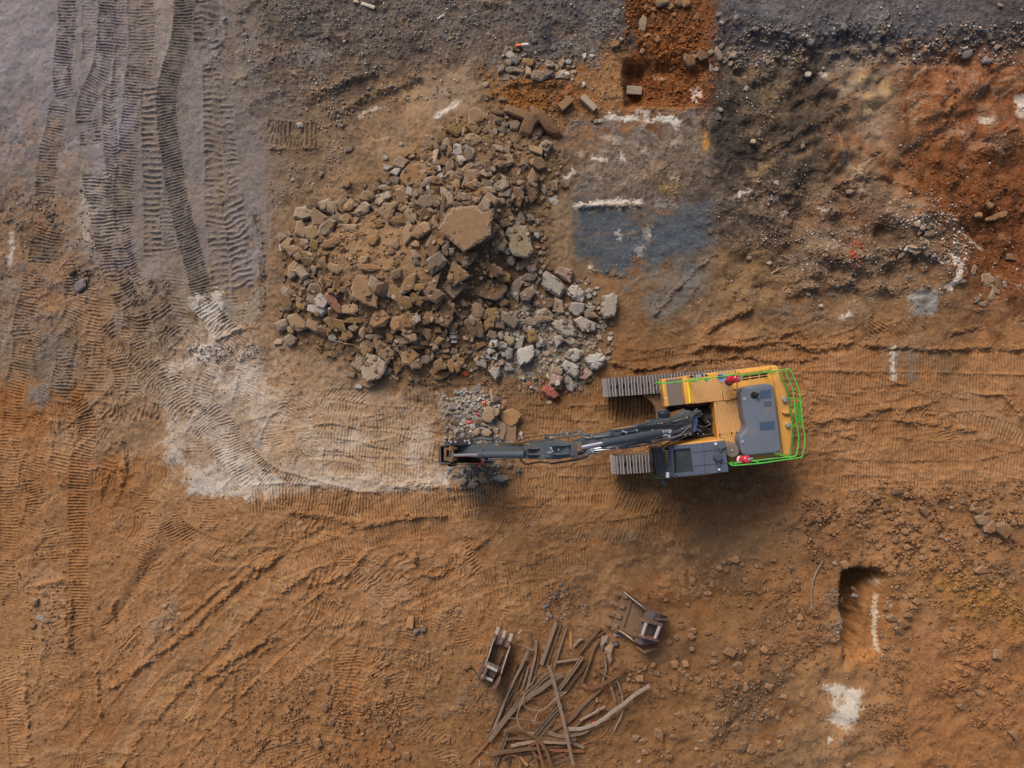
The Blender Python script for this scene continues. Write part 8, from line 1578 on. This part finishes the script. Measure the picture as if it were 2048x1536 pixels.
c_ = G(1268, 181, .10); b = B(); b.box(W(1268, 181, c_.z + .1), (.50, .26, .22), rz=R(-3), rx=R(14)); tag(b.make('concrete_block', M_BLK2, None, org=c_, bevel=.025, seg=2), 'whitish block sticking out of the trench wall', 'concrete block', 'rectangular blocks by the trench')
# lane marker post: round rubber foot, leaning orange tube with a pale top
gM = gz(1036, 91); MP = empty('lane_marker_post', W(1036, 92, gM), 'fallen-over orange and white marker post on a dark rubber foot', 'marker post')
b = B(); b.disc(W(1035, 92, gM + .03), .20, .06, 8); b.make('rubber_foot', M_DK, MP, bevel=.01)
b = B(); b.box(W(1035, 92, gM + .065), (.10, .34, .02), rz=.2); b.box(W(1035, 92, gM + .066), (.22, .10, .02), rz=.2); b.make('foot_rib', M_MUD, MP)
b = B(); b.tube([W(1033, 91, gM + .08), W(1046, 89.5, gM + .26)], .045, 16); b.make('tube', mat('faded_orange', (222, 124, 82), rough=.5, namp=.1), MP, smooth=True)
b = B(); b.tube([W(1045, 89.6, gM + .25), W(1058, 88.5, gM + .40)], .05, 16); b.make('reflective_sleeve', mat('dirty_white', (206, 192, 180), rough=.6, namp=.15), MP, smooth=True)
for (a_, c_, col, lb) in [((577,570),(615,665),(150,150,190),'small crushed blue and white bottle between grey slabs'), ((1062,600),(1050,690),(170,176,190),'small clear bottle with a blue label near the timber')]:
    p0 = U(*a_, gz(960 + a_[0] / 7.314, 60 + a_[1] / 7.314) + .04); p1 = U(*c_, p0.z); bo = empty('plastic_bottle', p0, lb, 'bottle', 'bottles below the marker post')
    b = B(); b.tube([p0, p0.lerp(p1, .75), p0.lerp(p1, .88)], .033, 12); b.make('bottle_body', mat('clear_plastic', col, rough=.2, namp=.2, nscale=40, spec=.6), bo); b = B(); b.tube([p0.lerp(p1, .88), p1], .016, 8); b.make('bottle_neck', M_WHT, bo)
    b = B(); b.tube([p0.lerp(p1, .45), p0.lerp(p1, .65)], .0345, 12, cap=False); b.make('bottle_label', mat('blue_label', (90, 130, 190), namp=.1), bo)
M_TIM = mat('split_timber', (178, 142, 104), rough=.9, nscale=30, namp=.3)
M_TIM2 = mat('bleached_timber', (196, 184, 168), rough=.9, nscale=40, namp=.35)
def plank(px, py, L, wd, h, ang, m, label, name='timber_plank', group=None, lift=0.0, par=None):
    c_ = G(px, py, h / 2 + lift); b = B(); b.box(c_, (L, wd, h), rz=R(-ang)); b.box(c_ + Vector((L * .1 * math.cos(R(-ang)), L * .1 * math.sin(R(-ang)), h * .4)), (L * .9, wd * .45, h * .5), rz=R(-ang + 3)); o = b.make(name, m, par, org=c_ - Vector((0, 0, h / 2)) if par is None else None)
    return tag(o, label, 'timber', group) if par is None else o
plank(1120, 140, .42, .07, .05, -58, M_TIM, 'tan plank of timber lying among the grey pieces')
plank(736, 11, .44, .10, .07, 18, M_TIM2, 'splintered bleached timber at the upper picture edge')
plank(712, 3, .16, .06, .05, 10, M_TIM2, 'small bleached splinter above the splintered timber')
plank(881, 34, .30, .06, .04, -32, M_TIM2, 'bleached board lying alone on the dark packed earth')
plank(983, 790, .42, .07, .05, 84, M_TIM, 'brown batten standing up out of the grey rubble near the flags', lift=.05)
plank(1001, 820, .34, .05, .05, -58, M_TIM, 'thin batten between the buff slab and the ochre flagstone', lift=.1)
plank(560, 1255 - 760, .2, .04, .03, 80, M_TIM2, 'bleached bone-like stick on the roadward flank of the heap', lift=.15)
plank(1040, 1263, .20, .03, .02, -52, M_TIM2, 'pale splinter on the soil above the narrow bucket')
plank(1290, 72, .34, .06, .04, -20, M_TIM, 'split stick across the red soil trench lip')
plank(1545, 545, .5, .05, .04, -32, M_TIM, 'long split stick on the dug over slope')
# bent pipe by the trial pit
P = [(265,140),(210,230),(165,330),(140,440),(130,550),(145,700)]; PP = [G(1600 + x / 5.908, 1100 + y / 5.908, .05) for x, y in P]; b = B(); b.tube(cr3(PP, 5), .032, 12)
tag(b.make('bent_pipe', mat('grey_plastic_pipe', (134, 118, 102), rough=.7, namp=.1), None, org=PP[2], smooth=True), 'bent grey pipe lying alone by the open trial pit', 'pipe')
# junk pile with a square board
def Jz(zx, zy, z): return W(800 + zx / 15.87, 1210 + zy / 15.87, z)
sheet('board', [(195,680),(215,480),(260,340),(445,340),(430,560),(410,745)], Jz, (170,126,88), .05, .06, 'square tan board lying in the small junk heap', 'board', m=mat('tan_board', (168,124,86), rough=.9, namp=.08, nscale=8), seed=9, crumple=.01)
sheet('tar_paper', [(420,760),(560,740),(640,770),(600,900),(470,950),(430,880)], Jz, (112,96,92), .04, .02, 'dark slaty flap below the square board', 'tar paper', seed=10, crumple=.08)
sheet('tar_paper', [(650,720),(820,680),(830,800),(700,880),(650,800)], Jz, (104,88,82), .04, .0, 'second dark flap beyond the board', 'tar paper', seed=11, crumple=.08)
for k, (x, y, L, a_) in enumerate([(560,480,.16,95),(620,500,.14,80),(500,480,.10,60),(680,660,.10,40),(580,380,.12,-30),(700,420,.14,-50)]):
    plank(800 + x / 15.87, 1210 + y / 15.87, L, .035, .03, a_, M_TIM if k % 2 else M_MUD, ['upright brown stick beside the board', 'mossy stick next to the upright brown one', 'short tilted stick touching the board', 'pale crossed stick on the dark flap', 'low stick at the top of the junk heap', 'outermost stick of the junk heap'][k], 'stick', 'sticks in the small junk heap', lift=.04 + .02 * k)
# coral plastic scraps
M_COR = mat('coral_plastic', (232, 96, 88), rough=.5, namp=.1, nscale=12)
def K1(zx, zy, z): return W(860 + zx / 10.24, 750 + zy / 10.24, z)
for k, (pts, fn, lb) in enumerate([([(745,930),(800,940),(850,965),(905,950),(895,1010),(840,985),(760,990)], K1, 'bow-shaped coral plastic scrap on the grey rubble above the stick'), ([(1065,535),(1130,530),(1125,580),(1142,625),(1110,615)], K1, 'coral plastic scrap between two lumps further up'),
    ([(885,770),(960,775),(1010,800),(1000,815),(940,795)], K1, 'thin coral sliver in the middle of the grey rubble'), ([(1480,620),(1530,545),(1540,560),(1500,625)], K1, 'coral sliver stuck on the batten by the flags'),
    ([(900,985),(960,960),(1010,990),(1060,945),(1140,935),(1060,1010),(1030,1085),(985,1060),(975,1010),(905,1025)], L6, 'largest coral plastic scrap, star-shaped, just below the stick'), ([(665,1040),(710,1020),(700,1050)], L6, 'tiny coral scrap under the bucket edge'), ([(955,1100),(1000,1140),(985,1150)], L6, 'narrow coral scrap below the star-shaped one'),
    ([(1250,1090),(1282,1088),(1280,1105),(1255,1108)], S5, 'coral scrap lying among the scrap rails'), ([(640,480),(700,440),(690,500)], lambda x, y, z: W(1160 + x / 12, 755 + y / 12, z), 'coral scrap by the lowest masonry lump')]):
    o = sheet('plastic_scrap', pts, fn, 'r', .03, .06, lb, 'plastic scrap', 'coral plastic scraps', m=M_COR, seed=20 + k, crumple=.05)
# stray wires
M_WIR = mat('bare_wire', (176, 138, 100), rough=.6, namp=.2)
def wire(pts, fn, lift, label, r=.010, m=None):
    P = []
    for i, (x, y) in enumerate(pts): q = fn(x, y, 0); u, v = 1024 + q.x * PX, 768 - q.y * PX; P.append(G(u, v, lift + .03 * math.sin(i * 1.7)))
    b = B(); b.tube(cr3(P, 5), r, 6); tag(b.make('wire', m or M_WIR, None, org=P[0], smooth=True), label, 'wire', 'stray wires')
f3 = lambda x, y, z: W(540 + x / 6.827, 400 + y / 6.827, z); f6 = lambda x, y, z: W(540 + x / 6.827, 580 + y / 6.827, z); f4 = lambda x, y, z: W(820 + x / 6.827, 400 + y / 6.827, z); f7 = lambda x, y, z: W(820 + x / 8.533, 580 + y / 8.533, z)
wire([(560,1050),(610,1060),(650,1140),(695,1230),(660,1285),(600,1300)], f3, .32, 'curved bare wire on the roadward flank of the heap'); wire([(230,965),(390,975)], f3, .25, 'short level wire near the cracked ochre slab')
wire([(800,280),(810,380),(812,480),(780,560),(790,620)], f6, .30, 'wire hanging down the lower roadward flank'); wire([(870,690),(1040,735),(1130,745),(1215,790)], f6, .20, 'wire trailing from the heap towards the pale jagged slab')
wire([(940,640),(1000,690),(1050,730)], f6, .20, 'short wire crossing the trailing one'); wire([(0,150),(60,230),(140,355)], f4, .45, 'straight wire above the biggest slab on its roadward side'); wire([(640,200),(740,310),(830,440)], f7, .40, 'straight wire over the smooth oval slab')
wire([(10,1165),(60,1110),(120,1095),(190,1130),(250,1230),(290,1290),(330,1350)], q2, .03, 'dark rubber strip arched beside the narrow bucket', .018, M_BLK)
